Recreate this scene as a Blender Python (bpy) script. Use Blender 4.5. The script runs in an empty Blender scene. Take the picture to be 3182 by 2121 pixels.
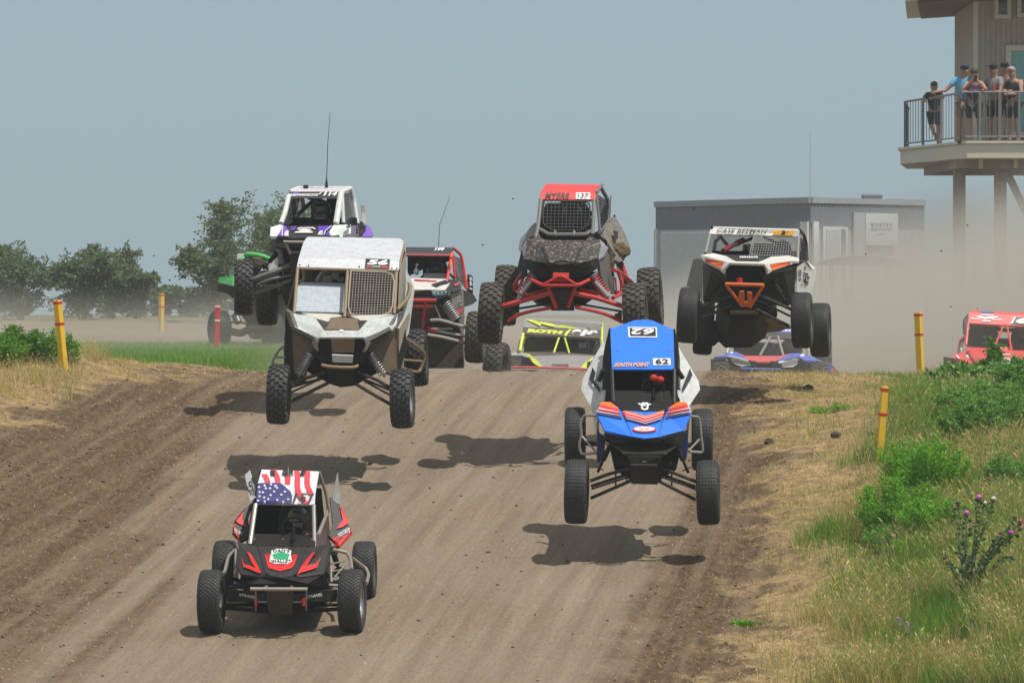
import bpy, bmesh, math, random
import numpy as np
from mathutils import Vector, Matrix, noise as mnoise
rad = math.radians
C = bpy.context.scene
COL = C.collection
# ---------------------------------------------------------------- camera, world, sun, exposure
CAMZ = 4.0; FS = 15775.0
cd = bpy.data.cameras.new('camera'); cam = bpy.data.objects.new('camera', cd); COL.objects.link(cam)
cam.location = (0, 0, CAMZ)
cam.rotation_euler = (rad(90) - math.atan(242 / FS), 0, 0)
cd.sensor_width = 36; cd.lens = 36 * FS / 3182; cd.clip_start = 1; cd.clip_end = 9000
C.camera = cam
C.render.resolution_x = 1024; C.render.resolution_y = 682
SUN = Vector((0.36, -0.26, 1.0)).normalized()
el = math.asin(SUN.z); az = math.atan2(SUN.x, SUN.y)
w = bpy.data.worlds.new('World'); C.world = w; w.use_nodes = True
nt = w.node_tree; bg = nt.nodes['Background']
sky = nt.nodes.new('ShaderNodeTexSky'); sky.sky_type = 'NISHITA'; sky.sun_disc = False
sky.sun_elevation = el; sky.sun_rotation = az
sky.altitude = 0; sky.air_density = 1.0; sky.dust_density = 0.6; sky.ozone_density = 3.0
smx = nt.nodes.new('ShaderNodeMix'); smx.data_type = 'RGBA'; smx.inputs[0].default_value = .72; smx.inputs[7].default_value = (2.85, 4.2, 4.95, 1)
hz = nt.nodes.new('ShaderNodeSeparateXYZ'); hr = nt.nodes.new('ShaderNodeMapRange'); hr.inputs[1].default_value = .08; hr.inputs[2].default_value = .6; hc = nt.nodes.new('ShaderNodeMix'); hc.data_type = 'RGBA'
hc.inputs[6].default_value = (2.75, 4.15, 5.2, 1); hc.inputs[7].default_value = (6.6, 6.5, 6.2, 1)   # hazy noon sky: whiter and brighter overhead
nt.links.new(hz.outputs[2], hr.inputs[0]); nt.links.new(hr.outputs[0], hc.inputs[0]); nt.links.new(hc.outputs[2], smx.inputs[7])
tcw = nt.nodes.new('ShaderNodeTexCoord'); mxv = nt.nodes.new('ShaderNodeVectorMath'); mxv.operation = 'MAXIMUM'; mxv.inputs[1].default_value = (-1, -1, .012)  # the land falls away: hazy air down to below eye level
nt.links.new(tcw.outputs['Generated'], hz.inputs[0]); nt.links.new(tcw.outputs['Generated'], mxv.inputs[0]); nt.links.new(mxv.outputs[0], sky.inputs[0])
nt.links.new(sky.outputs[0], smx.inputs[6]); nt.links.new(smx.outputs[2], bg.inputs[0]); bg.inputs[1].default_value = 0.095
ld = bpy.data.lights.new('sun', 'SUN'); ld.energy = 4.3; ld.angle = rad(0.6); ld.color = (1.0, 0.955, 0.88)
sun = bpy.data.objects.new('sun', ld); COL.objects.link(sun); sun.location = (20, -10, 60)
sun.rotation_euler = SUN.to_track_quat('Z', 'Y').to_euler()
C.view_settings.view_transform = 'Standard'; C.view_settings.look = 'None'
C.view_settings.exposure = 0.0; C.view_settings.gamma = 1; C.view_settings.use_curve_mapping = False
C.cycles.volume_step_rate = 4.0; C.cycles.volume_max_steps = 96; C.cycles.volume_bounces = 1
C.cycles.max_bounces = 6; C.cycles.transparent_max_bounces = 12
rnd = random.Random(7); RG = np.random.default_rng(11)

def W(u, v, d):
    return Vector(((u - 1591) / FS * d, d, CAMZ - (v - 818.5) / FS * d))

# ---------------------------------------------------------------- tags
def tag(o, label=None, cat=None, group=None, kind=None):
    if label: o['label'] = label
    if cat: o['category'] = cat
    if group: o['group'] = group
    if kind: o['kind'] = kind
    return o
def empty(name, loc, label, cat, group=None):
    o = bpy.data.objects.new(name, None); COL.objects.link(o); o.location = loc; o.empty_display_size = .2
    return tag(o, label, cat, group)
def link(name, me, mat=None, parent=None, loc=None):
    o = bpy.data.objects.new(name, me); COL.objects.link(o)
    if mat is not None:
        for m in (mat if isinstance(mat, (list, tuple)) else [mat]): me.materials.append(m)
    if parent is not None: o.parent = parent
    if loc is not None: o.location = loc
    return o

# ---------------------------------------------------------------- materials
MATS = {}
def lin(c):
    return tuple(((x / 255) / 12.92 if x / 255 <= .04045 else ((x / 255 + .055) / 1.055) ** 2.4) for x in c)
def mat(key, col=(.5, .5, .5), rough=.5, metal=0, dust=0.0, dcol=(.30, .235, .165), scale=9, bump=0.0, var=.12, coat=0, spec=.5, dlo=.5, dmin=.12, dwid=.14, emis=None):
    if key in MATS: return MATS[key]
    m = bpy.data.materials.new(key); m.use_nodes = True; MATS[key] = m
    n = m.node_tree.nodes; l = m.node_tree.links; b = n['Principled BSDF']
    tc = n.new('ShaderNodeTexCoord')
    ns = n.new('ShaderNodeTexNoise'); ns.inputs['Scale'].default_value = scale; ns.inputs['Detail'].default_value = 8; ns.inputs['Roughness'].default_value = .65
    l.new(tc.outputs['Object'], ns.inputs['Vector'])
    mx = n.new('ShaderNodeMix'); mx.data_type = 'RGBA'; mx.blend_type = 'MULTIPLY'; mx.inputs[0].default_value = 1
    r = n.new('ShaderNodeMapRange'); r.inputs[1].default_value = .3; r.inputs[2].default_value = .7; r.inputs[3].default_value = 1 - var; r.inputs[4].default_value = 1 + var
    l.new(ns.outputs[0], r.inputs[0])
    mx.inputs[6].default_value = (*col, 1); l.new(r.outputs[0], mx.inputs[7])
    out = mx.outputs[2]
    b.inputs['Roughness'].default_value = rough; b.inputs['Metallic'].default_value = metal
    b.inputs['Specular IOR Level'].default_value = spec
    if coat: b.inputs['Coat Weight'].default_value = coat; b.inputs['Coat Roughness'].default_value = .12
    if dust > 0:
        n2 = n.new('ShaderNodeTexNoise'); n2.inputs['Scale'].default_value = scale * 2.3; n2.inputs['Detail'].default_value = 10; n2.inputs['Roughness'].default_value = .7
        l.new(tc.outputs['Object'], n2.inputs['Vector'])
        r2 = n.new('ShaderNodeMapRange'); r2.inputs[1].default_value = dlo - dwid; r2.inputs[2].default_value = dlo + dwid; r2.inputs[3].default_value = dust * dmin; r2.inputs[4].default_value = dust
        l.new(n2.outputs[0], r2.inputs[0])
        m2 = n.new('ShaderNodeMix'); m2.data_type = 'RGBA'; l.new(r2.outputs[0], m2.inputs[0]); l.new(out, m2.inputs[6]); m2.inputs[7].default_value = (*dcol, 1)
        out = m2.outputs[2]
        r3 = n.new('ShaderNodeMapRange'); r3.inputs[3].default_value = rough; r3.inputs[4].default_value = .9; l.new(r2.outputs[0], r3.inputs[0]); l.new(r3.outputs[0], b.inputs['Roughness'])
    l.new(out, b.inputs['Base Color'])
    if bump:
        bp = n.new('ShaderNodeBump'); bp.inputs['Strength'].default_value = bump; bp.inputs['Distance'].default_value = .01
        l.new(ns.outputs[0], bp.inputs['Height']); l.new(bp.outputs[0], b.inputs['Normal'])
    if emis: b.inputs['Emission Color'].default_value = (*emis, 1); b.inputs['Emission Strength'].default_value = 1
    return m
def vcol_mat(key, rough=.8, transl=0.0, spec=.25):
    if key in MATS: return MATS[key]
    m = bpy.data.materials.new(key); m.use_nodes = True; MATS[key] = m
    n = m.node_tree.nodes; l = m.node_tree.links; b = n['Principled BSDF']
    a = n.new('ShaderNodeAttribute'); a.attribute_name = 'Col'
    l.new(a.outputs['Color'], b.inputs['Base Color']); b.inputs['Roughness'].default_value = rough; b.inputs['Specular IOR Level'].default_value = spec
    if transl:
        t = n.new('ShaderNodeBsdfTranslucent'); l.new(a.outputs['Color'], t.inputs[0])
        x = n.new('ShaderNodeMixShader'); x.inputs[0].default_value = transl
        l.new(b.outputs[0], x.inputs[1]); l.new(t.outputs[0], x.inputs[2]); l.new(x.outputs[0], n['Material Output'].inputs[0])
    return m

# ---------------------------------------------------------------- numpy noise
def _h(ix, iy, s):
    a = (ix.astype(np.int64) * 374761393 + iy.astype(np.int64) * 668265263 + s * 974634777) & 0x7fffffff
    a = ((a ^ (a >> 13)) * 1274126177) & 0x7fffffff
    a = a ^ (a >> 16)
    return (a & 0xffff) / 65535.0
def vnoise(x, y, s=0):
    ix = np.floor(x); iy = np.floor(y); fx = x - ix; fy = y - iy
    fx = fx * fx * (3 - 2 * fx); fy = fy * fy * (3 - 2 * fy)
    a = _h(ix, iy, s); b = _h(ix + 1, iy, s); c = _h(ix, iy + 1, s); d = _h(ix + 1, iy + 1, s)
    return (a * (1 - fx) + b * fx) * (1 - fy) + (c * (1 - fx) + d * fx) * fy
def fbm(x, y, o=4, s=0):
    t = 0; a = .5; n = 0
    for i in range(o):
        t = t + a * vnoise(x * 2 ** i, y * 2 ** i, s + i); n += a; a *= .55
    return t / n
def sm(a, b, t):
    t = np.clip((t - a) / (b - a), 0, 1); return t * t * (3 - 2 * t)

# ---------------------------------------------------------------- terrain
def G0(x, y):
    x = np.asarray(x, float); y = np.asarray(y, float)
    r = .1077 * (y - 55); r = np.maximum(r, -2.6)
    cap = 2.385
    k = .14; z = -k * np.log(np.exp(-np.clip(r, -5, 9) / k) + np.exp(-cap / k))
    z = z - .13 * sm(79, 100, y) - .055 * np.maximum(0, y - 172)
    tr = sm(-4.7, -3.5, x) * sm(78.3, 83.5, y) * (1 - sm(95, 112, y)) * (1 - sm(22, 30, x))
    z = z - 1.25 * tr
    near = 1 - sm(68, 76, y)
    z = z + .40 * sm(-4.3, -7.4, x) * (1 - sm(76, 82, y))
    z = z + .22 * sm(2.6, 3.8, x) * near + .55 * sm(3.6, 6.2, x) * (1 - sm(66, 76.5, y))
    z = z - .06 * sm(1.5, 5, x) * sm(72, 76, y)
    return z
def GN(x, y):
    x = np.asarray(x, float); y = np.asarray(y, float)
    z = G0(x, y)
    edge = np.clip(sm(-4.0, -5.4, x) + sm(1.6, 2.8, x), 0, 1)
    u = x - .12 * (y - 60)
    z = z + (fbm(u * 4, y * .10, 3, 3) - .5) * .075 * (1 - edge * .4) + (fbm(u * 14, y * .22, 2, 4) - .5) * .022
    z = z + (fbm(x * 2.2, y * 2.2, 4, 9) - .5) * (.02 + .10 * edge)
    z = z + (fbm(x * 9, y * 9, 3, 19) - .5) * (.012 + .035 * edge)
    return z
def gz(x, y): return float(GN(np.array([x]), np.array([y]))[0])
def steps(segs):
    out = []
    for a, b, s in segs: out.append(np.arange(a, b, s))
    return np.unique(np.round(np.concatenate(out), 4))
# ---------------------------------------------------------------- ground
def zones(x, y):
    """returns margin(dark moist dirt), straw, green, gravel masks at ground points"""
    n1 = fbm(x * .9, y * .9, 4, 41) - .5; n2 = fbm(x * 3.1, y * 3.1, 4, 57) - .5
    le = -4.85 + .05 * (y - 66) - np.clip(y - 72, 0, 9) * -.10
    lst = np.interp(y, [35, 60, 67, 72, 75, 80], [-9.6, -8.7, -7.8, -6.7, -5.8, -4.6])
    re = np.interp(y, [35, 52, 59.3, 68, 76, 80], [0.6, 1.25, 1.95, 2.75, 2.95, 3.1])
    rst = np.interp(y, [35, 48, 52, 59, 70, 76, 80], [1.3, 1.9, 2.3, 3.25, 3.6, 3.9, 4.0])
    q = n1 * 1.3 + n2 * 1.3
    us = x - .12 * (y - 60); nS = fbm(us * 2.2, y * .07, 4, 71) - .5
    mar = np.clip(sm(le + 1.5, le - .3, x + q * .4 + nS * 3.2) + sm(re - .7, re + .35, x + q * .5 - nS * 1.2), 0, 1)
    st = np.clip(sm(lst + .8, lst - .6, x + q * 2.2) + sm(rst - .45, rst + .4, x + q * 1.3), 0, 1)
    grx = np.interp(y, [35, 50, 58, 66, 74, 80], [4.3, 4.4, 4.2, 4.6, 5.3, 6.2])
    gr = sm(grx - .5, grx + 1.2, x + q * 2.2)
    near = y < 79.3
    far = ~near
    lf = far & (x < -3.4 + .3 * n1 * 4)
    gstrip = sm(79.0, 80.0, y) * (1 - sm(104.5, 107.5, y + n1 * 5)) * sm(-3.0, -3.9, x + n1) * sm(-16.5, -9.6, x + n1 * 2)
    ffld = sm(150, 165, y + n1 * 12)
    mar = np.where(near, mar, .35 + 0 * x); st = np.where(near, st, 0 * x)
    gr = np.where(near, gr, np.clip(gstrip + ffld * .6, 0, 1))
    return mar, st, gr
def ground_mat():
    m = bpy.data.materials.new('ground dirt'); m.use_nodes = True
    n = m.node_tree.nodes; l = m.node_tree.links; b = n['Principled BSDF']; b.inputs['Roughness'].default_value = .93; b.inputs['Specular IOR Level'].default_value = .15
    tc = n.new('ShaderNodeTexCoord'); at = n.new('ShaderNodeAttribute'); at.attribute_name = 'Zone'
    sp = n.new('ShaderNodeSeparateColor'); l.new(at.outputs['Color'], sp.inputs[0])
    def nz(scale, det=8, vec=None, rough=.6):
        t = n.new('ShaderNodeTexNoise'); t.inputs['Scale'].default_value = scale; t.inputs['Detail'].default_value = det; t.inputs['Roughness'].default_value = rough
        l.new(vec if vec else tc.outputs['Object'], t.inputs['Vector']); return t.outputs[0]
    def mr(x, a, c, lo=0, hi=1):
        t = n.new('ShaderNodeMapRange'); t.inputs[1].default_value = a; t.inputs[2].default_value = c; t.inputs[3].default_value = lo; t.inputs[4].default_value = hi; l.new(x, t.inputs[0]); return t.outputs[0]
    def mix(f, a, c, bt='MIX'):
        t = n.new('ShaderNodeMix'); t.data_type = 'RGBA'; t.blend_type = bt
        if isinstance(f, float): t.inputs[0].default_value = f
        else: l.new(f, t.inputs[0])
        for s, v in ((6, a), (7, c)):
            if isinstance(v, tuple): t.inputs[s].default_value = (*v, 1)
            else: l.new(v, t.inputs[s])
        return t.outputs[2]
    m0 = n.new('ShaderNodeMapping'); m0.inputs['Rotation'].default_value = (0, 0, rad(6.8)); l.new(tc.outputs['Object'], m0.inputs[0]); mp = n.new('ShaderNodeMapping'); mp.inputs['Scale'].default_value = (1, .030, 0)
    l.new(m0.outputs[0], mp.inputs[0])
    streak = nz(4.2, 7, mp.outputs[0], .55); streak2 = nz(22, 4, mp.outputs[0], .6)
    big = nz(.35, 3); fine = nz(38, 8, None, .7); med = nz(6, 8, None, .7)
    trk = mix(mr(streak, .34, .66), (.192, .142, .094), (.300, .236, .168))
    trk = mix(mr(streak2, .44, .72, 0, .4), trk, (.135, .094, .058))
    trk = mix(mr(med, .55, .75, 0, .32), trk, (.120, .078, .045))
    trk = mix(mr(big, .4, .65, 0, .4), trk, (.27, .228, .175)); mpg = n.new('ShaderNodeMapping'); mpg.inputs['Scale'].default_value = (1, .22, 0); l.new(m0.outputs[0], mpg.inputs[0]); gr2 = nz(26, 6, mpg.outputs[0], .8); trk = mix(mr(gr2, .52, .70, 0, .65), trk, (.105, .072, .046)); trk = mix(mr(gr2, .46, .30, 0, .5), trk, (.36, .29, .21)); grain = nz(75, 5, None, .75); trk = mix(mr(grain, .50, .66, 0, .5), trk, (.35, .285, .205)); trk = mix(mr(nz(48, 6, None, .8), .54, .66, 0, .55), trk, (.09, .06, .038))
    mpd = n.new('ShaderNodeMapping'); mpd.inputs['Scale'].default_value = (1, .3, 0); l.new(tc.outputs['Object'], mpd.inputs[0]); gd = nz(13, 7, mpd.outputs[0], .75)
    dark = mix(mr(gd, .35, .65), (.050, .030, .016), (.160, .102, .056)); dark = mix(mr(streak, .46, .66, 0, .75), dark, (.205, .148, .096)); dark = mix(mr(streak2, .5, .7, 0, .4), dark, (.06, .038, .022))
    c = mix(mr(sp.outputs[0], 0, 1, 0, .95), trk, dark)
    straw = mix(mr(med, .38, .68), (.46, .33, .165), (.17, .115, .065))
    c = mix(sp.outputs[1], c, straw)
    c = mix(sp.outputs[2], c, mix(mr(med, .4, .6), (.055, .10, .02), (.15, .14, .055)))
    c = mix(mr(fine, .58, .72, 0, .6), c, mix(.5, c, (.05, .035, .025)))
    vo = n.new('ShaderNodeTexVoronoi'); vo.inputs['Scale'].default_value = 6; l.new(tc.outputs['Object'], vo.inputs['Vector'])
    c = mix(mr(vo.outputs['Distance'], .05, .10, .6, 0), c, (.46, .40, .31))
    l.new(c, b.inputs['Base Color'])
    bp = n.new('ShaderNodeBump'); bp.inputs['Strength'].default_value = .8; bp.inputs['Distance'].default_value = .03
    ad = n.new('ShaderNodeMath'); ad.operation = 'ADD'; l.new(fine, ad.inputs[0]); l.new(med, ad.inputs[1]); l.new(ad.outputs[0], bp.inputs['Height']); l.new(bp.outputs[0], b.inputs['Normal'])
    return m
xs = steps([(-3500, -500, 500), (-500, -60, 55), (-60, -16, 3), (-16, -9, .5), (-9, 9, .06), (9, 30, .5), (30, 75, 4), (75, 500, 60), (500, 3600, 500)])
ys = steps([(-200, 30, 20), (30, 44, .8), (44, 50, .15), (50, 84, .055), (84, 115, .4), (115, 210, 3), (210, 600, 40), (600, 6100, 500)])
X, Y = np.meshgrid(xs, ys)
Z = GN(X, Y)
ny, nx = X.shape
me = bpy.data.meshes.new('ground')
me.vertices.add(nx * ny); me.vertices.foreach_set('co', np.stack([X, Y, Z], -1).astype(np.float32).ravel())
i = np.arange(ny - 1)[:, None] * nx + np.arange(nx - 1)[None, :]
q = np.stack([i, i + 1, i + nx + 1, i + nx], -1).reshape(-1, 4)
def set_faces(me, q):
    k = q.shape[1]; me.loops.add(q.size); me.loops.foreach_set('vertex_index', q.astype(np.int32).ravel())
    me.polygons.add(len(q)); me.polygons.foreach_set('loop_start', np.arange(0, q.size, k, dtype=np.int32)); me.polygons.foreach_set('loop_total', np.full(len(q), k, np.int32))
set_faces(me, q); me.update(calc_edges=True)
me.polygons.foreach_set('use_smooth', np.ones(len(q), bool))
mar, st, gr = zones(X, Y)
ca = me.color_attributes.new('Zone', 'FLOAT_COLOR', 'POINT')
ca.data.foreach_set('color', np.stack([mar, st, gr, np.ones_like(mar)], -1).astype(np.float32).ravel())
tag(link('ground', me, ground_mat()), kind='structure')

# ---------------------------------------------------------------- grass and straw blades
def inframe(x, y, z, mx=.012):
    u = x / y; v = (z - CAMZ) / y
    return (np.abs(u) < .1009 + mx) & (v > -.0845)
def blades(name, x, y, h, wd, lean, cols, label, cat='grass', flat=0.0, zoff=0.0, m=None, heads=False, kind='stuff', parent=None):
    n = len(x); z = GN(x, y) + zoff
    a = RG.uniform(0, 2 * np.pi, n); la = RG.uniform(0, 2 * np.pi, n)
    if flat: # lying strips
        L = h; dx = np.cos(a) * L / 2; dy = np.sin(a) * L / 2; nxx = -np.sin(a) * wd / 2; nyy = np.cos(a) * wd / 2
        tz = RG.uniform(-.35, .5, n) * L * flat
        zz = z + .006 + np.abs(tz) * .5
        P = np.stack([np.stack([x - dx - nxx, y - dy - nyy, zz - tz], -1), np.stack([x + dx - nxx, y + dy - nyy, zz + tz], -1),
                      np.stack([x + dx + nxx, y + dy + nyy, zz + tz], -1), np.stack([x - dx + nxx, y - dy + nyy, zz - tz], -1)], 1)
        F = np.arange(n)[:, None] * 4 + np.array([[0, 1, 2, 3]]); nv = 4
    else:
        ex = np.cos(a) * wd / 2; ey = np.sin(a) * wd / 2
        ln = lean * RG.uniform(.2, 1, n) * h
        lx = np.cos(la) * ln; ly = np.sin(la) * ln
        b = np.stack([x, y, z - .01], -1); e = np.stack([ex, ey, 0 * ex], -1)
        mid = b + np.stack([lx * .3, ly * .3, h * .55], -1); tip = b + np.stack([lx, ly, h], -1)
        P = np.stack([b - e, b + e, mid + e * .75, mid - e * .75, tip + e * .25, tip - e * .25], 1); nv = 6
        F = np.concatenate([np.arange(n)[:, None] * 6 + np.array([[0, 1, 2, 3]]), np.arange(n)[:, None] * 6 + np.array([[3, 2, 4, 5]])])
        if heads:
            k = np.arange(0, n, 2); hw = wd[k] * 2.4 if hasattr(wd, '__len__') else wd * 2.4
            e2 = np.stack([np.cos(a[k]) * hw, np.sin(a[k]) * hw, 0 * a[k]], -1) * .5
            t = tip[k]; lo = t * .72 + mid[k] * .28
            Pn = np.stack([lo, (t + lo) / 2 + e2, t + (t - lo) * .15, (t + lo) / 2 - e2], 1)
    me = bpy.data.meshes.new(name); V = P.reshape(-1, 3)
    ci = RG.integers(0, len(cols), n); cc = np.array(cols)[ci] * RG.uniform(.72, 1.25, (n, 1)); CV = np.repeat(cc, nv, 0)
    if not flat and heads:
        F = np.concatenate([F, len(V) + np.arange(len(k))[:, None] * 4 + np.array([[0, 1, 2, 3]])]); V = np.concatenate([V, Pn.reshape(-1, 3)]); CV = np.concatenate([CV, np.repeat(cc[k] * 1.15, 4, 0)])
    me.vertices.add(len(V)); me.vertices.foreach_set('co', V.astype(np.float32).ravel()); set_faces(me, F); me.update(calc_edges=True)
    ca = me.color_attributes.new('Col', 'FLOAT_COLOR', 'POINT'); ca.data.foreach_set('color', np.concatenate([CV, np.ones((len(CV), 1))], 1).astype(np.float32).ravel())
    o = link(name, me, m or vcol_mat('grass blade', transl=.45), parent)
    if label: tag(o, label, cat, kind=kind)
    return o
def scatter(n, prob, yr=(47, 79.3), xr=(-9, 9), wy=1.0):
    x = RG.uniform(*xr, n); y = RG.uniform(*yr, n)
    z = G0(x, y); k = inframe(x, y, z) & (RG.uniform(0, 1, n) < prob(x, y))
    return x[k], y[k]
STRAW = [(.58, .44, .23), (.66, .53, .31), (.46, .31, .15), (.52, .35, .17), (.38, .26, .13), (.62, .5, .33)]
DRY = [(.60, .46, .18), (.52, .36, .13), (.68, .56, .28), (.40, .38, .11), (.28, .36, .09)]
GREEN = [(.14, .30, .03), (.19, .38, .04), (.11, .24, .04), (.26, .38, .07)]
x, y = scatter(520000, lambda x, y: np.clip(zones(x, y)[1] * .75 + zones(x, y)[0] * .22 + .02, 0, 1) * (1 - .5 * zones(x, y)[2]))
blades('straw_litter', x, y, RG.uniform(.015, .075, len(x)), RG.uniform(.003, .0065, len(x)), 0, STRAW, 'cut straw lying over the bare verge on both sides of the track', 'straw', flat=.6)
x, y = scatter(420000, lambda x, y: sm(.45, .95, zones(x, y)[1]) * sm(.35, .6, fbm(x * 1.3, y * 1.3, 3, 77)) * .8)
blades('dry_grass', x, y, RG.uniform(.03, .11, len(x)), RG.uniform(.004, .007, len(x)), .9, DRY, 'short dry golden grass standing on the verges of the track')
def tallp(x, y): # tall oats near the lower right
    return sm(-.3, 1.0, x - np.interp(y, [45, 52, 60, 68, 76], [2.3, 2.8, 3.9, 5.1, 6.3]) + (fbm(x, y, 3, 5) - .5) * 2) * sm(.30, .55, fbm(x * 1.1, y * .8, 3, 15)) * (1 - sm(62, 66, y) * .75)
x, y = scatter(330000, tallp, xr=(2.5, 9))
blades('tall_dry_grass', x, y, RG.uniform(.14, .40, len(x)) * (1 - .5 * sm(68, 75, y)), RG.uniform(.004, .008, len(x)), .8, DRY + [(.58, .48, .24), (.22, .32, .08), (.17, .30, .05)], 'tall wild oats and dry seed grass at the lower right of the slope', heads=True)
def greenp(x, y):
    return sm(-.4, .9, x - np.interp(y, [45, 52, 60, 68, 76], [3.7, 3.9, 3.9, 4.9, 6.0]) + (fbm(x * .8, y * .8, 3, 25) - .5) * 2.6) * sm(.36, .54, fbm(x * .9 + 4, y * .7, 3, 35))
x, y = scatter(260000, greenp, xr=(2.6, 9))
blades('green_grass', x, y, RG.uniform(.10, .34, len(x)) * (1 - .6 * sm(69, 75, y)), RG.uniform(.005, .009, len(x)), .65, GREEN, 'fresh green grass and weeds covering the right bank')
x, y = scatter(90000, lambda x, y: sm(.5, .9, zones(x, y)[1]) * sm(.60, .74, fbm(x * 1.9, y * 1.9, 3, 135)))
blades('sparse_green_grass', x, y, RG.uniform(.03, .10, len(x)), RG.uniform(.005, .009, len(x)), .9, [(.16, .26, .05), (.22, .30, .09), (.12, .2, .04)], 'thin green shoots coming up through the straw')
# grass strip beyond the crest at the left
x = RG.uniform(-14, -3.3, 150000); y = RG.uniform(79.4, 107, 150000); k = (zones(x, y)[2] > RG.uniform(.2, .8, len(x))); x = x[k]; y = y[k]
blades('grass_strip', x, y, RG.uniform(.05, .16, len(x)), RG.uniform(.008, .014, len(x)), .5, [(.16, .36, .04), (.20, .42, .06), (.13, .30, .035), (.32, .42, .12)], 'bright green mown grass strip behind the crest at the left')
x = RG.uniform(-9.5, -6.2, 9000); y = RG.uniform(71, 79, 9000); k = fbm(x * 1.5, y * 1.5, 3, 66) > .45; x = x[k]; y = y[k]
blades('oat_grass', x, y, RG.uniform(.10, .30, len(x)), RG.uniform(.004, .008, len(x)), .8, DRY + [(.55, .46, .3)], 'pale dry oat grass beside the bush at the left edge', heads=True)

def GH(u, v):
    d = np.arange(47, 82, .05); x = (u - 1591) / FS * d; vv = 818.5 + (CAMZ - GN(x, d)) * FS / d; k = np.nonzero(vv <= v)[0]; return float(d[k[0]])
# ---------------------------------------------------------------- dirt clods
def rock_mesh(name, r, seed, sub=2, sq=.7):
    bm = bmesh.new(); bmesh.ops.create_icosphere(bm, subdivisions=sub, radius=r)
    for v in bm.verts:
        nn = mnoise.fractal(v.co * (2.2 / r) + Vector((seed * 3.1, 0, 0)), 1, 2, 3); v.co *= 1 + .35 * nn; v.co.z *= sq
    me = bpy.data.meshes.new(name); bm.to_mesh(me); bm.free(); return me
mclod = mat('clod earth', (.065, .043, .028), .95, bump=.8, scale=30, var=.3)
for u, v, d, r, lab in [(2598, 1352, 68.5, .07, 'dark earth clod in the straw, midway between crest and front yellow post'),
                   (2512, 1204, 75, .075, 'dark earth clod in the straw just below the crest under the orange bumper buggy'),
                   (2706, 1345, 68.8, .05, 'small dark clod just left of the front yellow post'),
                   (2390, 1370, 67.8, .07, 'flat dark clod lying at the edge of the straw on the right'),
                   (2030, 1140, 79, .03, 'tiny clod on the crest line below the blue racing buggy rear')]:
    d = GH(u, v + 8) if d < 78 else d; x = (u - 1591) / FS * d; o = link('dirt_clod', rock_mesh('dirt_clod', r, u), mclod, loc=(x, d, gz(x, d) + r * .4)); tag(o, lab, 'dirt clod')
# mound of loose earth at the foot of the post on the right crest
x = (2890 - 1591) / FS * 80.4
for k, (dx, r) in enumerate(((0, .22), (.22, .15))):
    o = link('dirt_mound', rock_mesh('dirt_mound', r, 5 + k, 3, .8), mclod, loc=(x + dx - .1, 80.3, gz(x, 80.3) + .06)); tag(o, ['larger dark earth mound at the foot of the yellow post on the right crest', 'smaller dark earth mound right of the post on the right crest'][k], 'dirt mound')
# small clods strewn over the track
n = 6000; x = RG.uniform(-9, 5, n); y = RG.uniform(48, 79, n); mz = zones(x, y)[0]; k = RG.uniform(0, 1, n) < (.10 + .9 * mz) * (1 - .6 * zones(x, y)[1]); x = x[k]; y = y[k]; z = GN(x, y)
bm = bmesh.new()
for a, b_, c_ in zip(x, y, z):
    s = .006 + .018 * rnd.random() ** 3
    r_ = bmesh.ops.create_icosphere(bm, subdivisions=1, radius=s, matrix=Matrix.Translation((a, b_, c_ + s * .3)) @ Matrix.Rotation(rnd.random() * 6, 4, 'Z') @ Matrix.Diagonal((1 + rnd.random() * .6, 1, .6 + .3 * rnd.random(), 1)))
me = bpy.data.meshes.new('loose_dirt'); bm.to_mesh(me); bm.free()
tag(link('loose_dirt', me, mat('loose dirt', (.12, .085, .055), .95, var=.5, scale=3)), 'loose crumbs of earth scattered over the track', 'dirt', kind='stuff')
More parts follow.
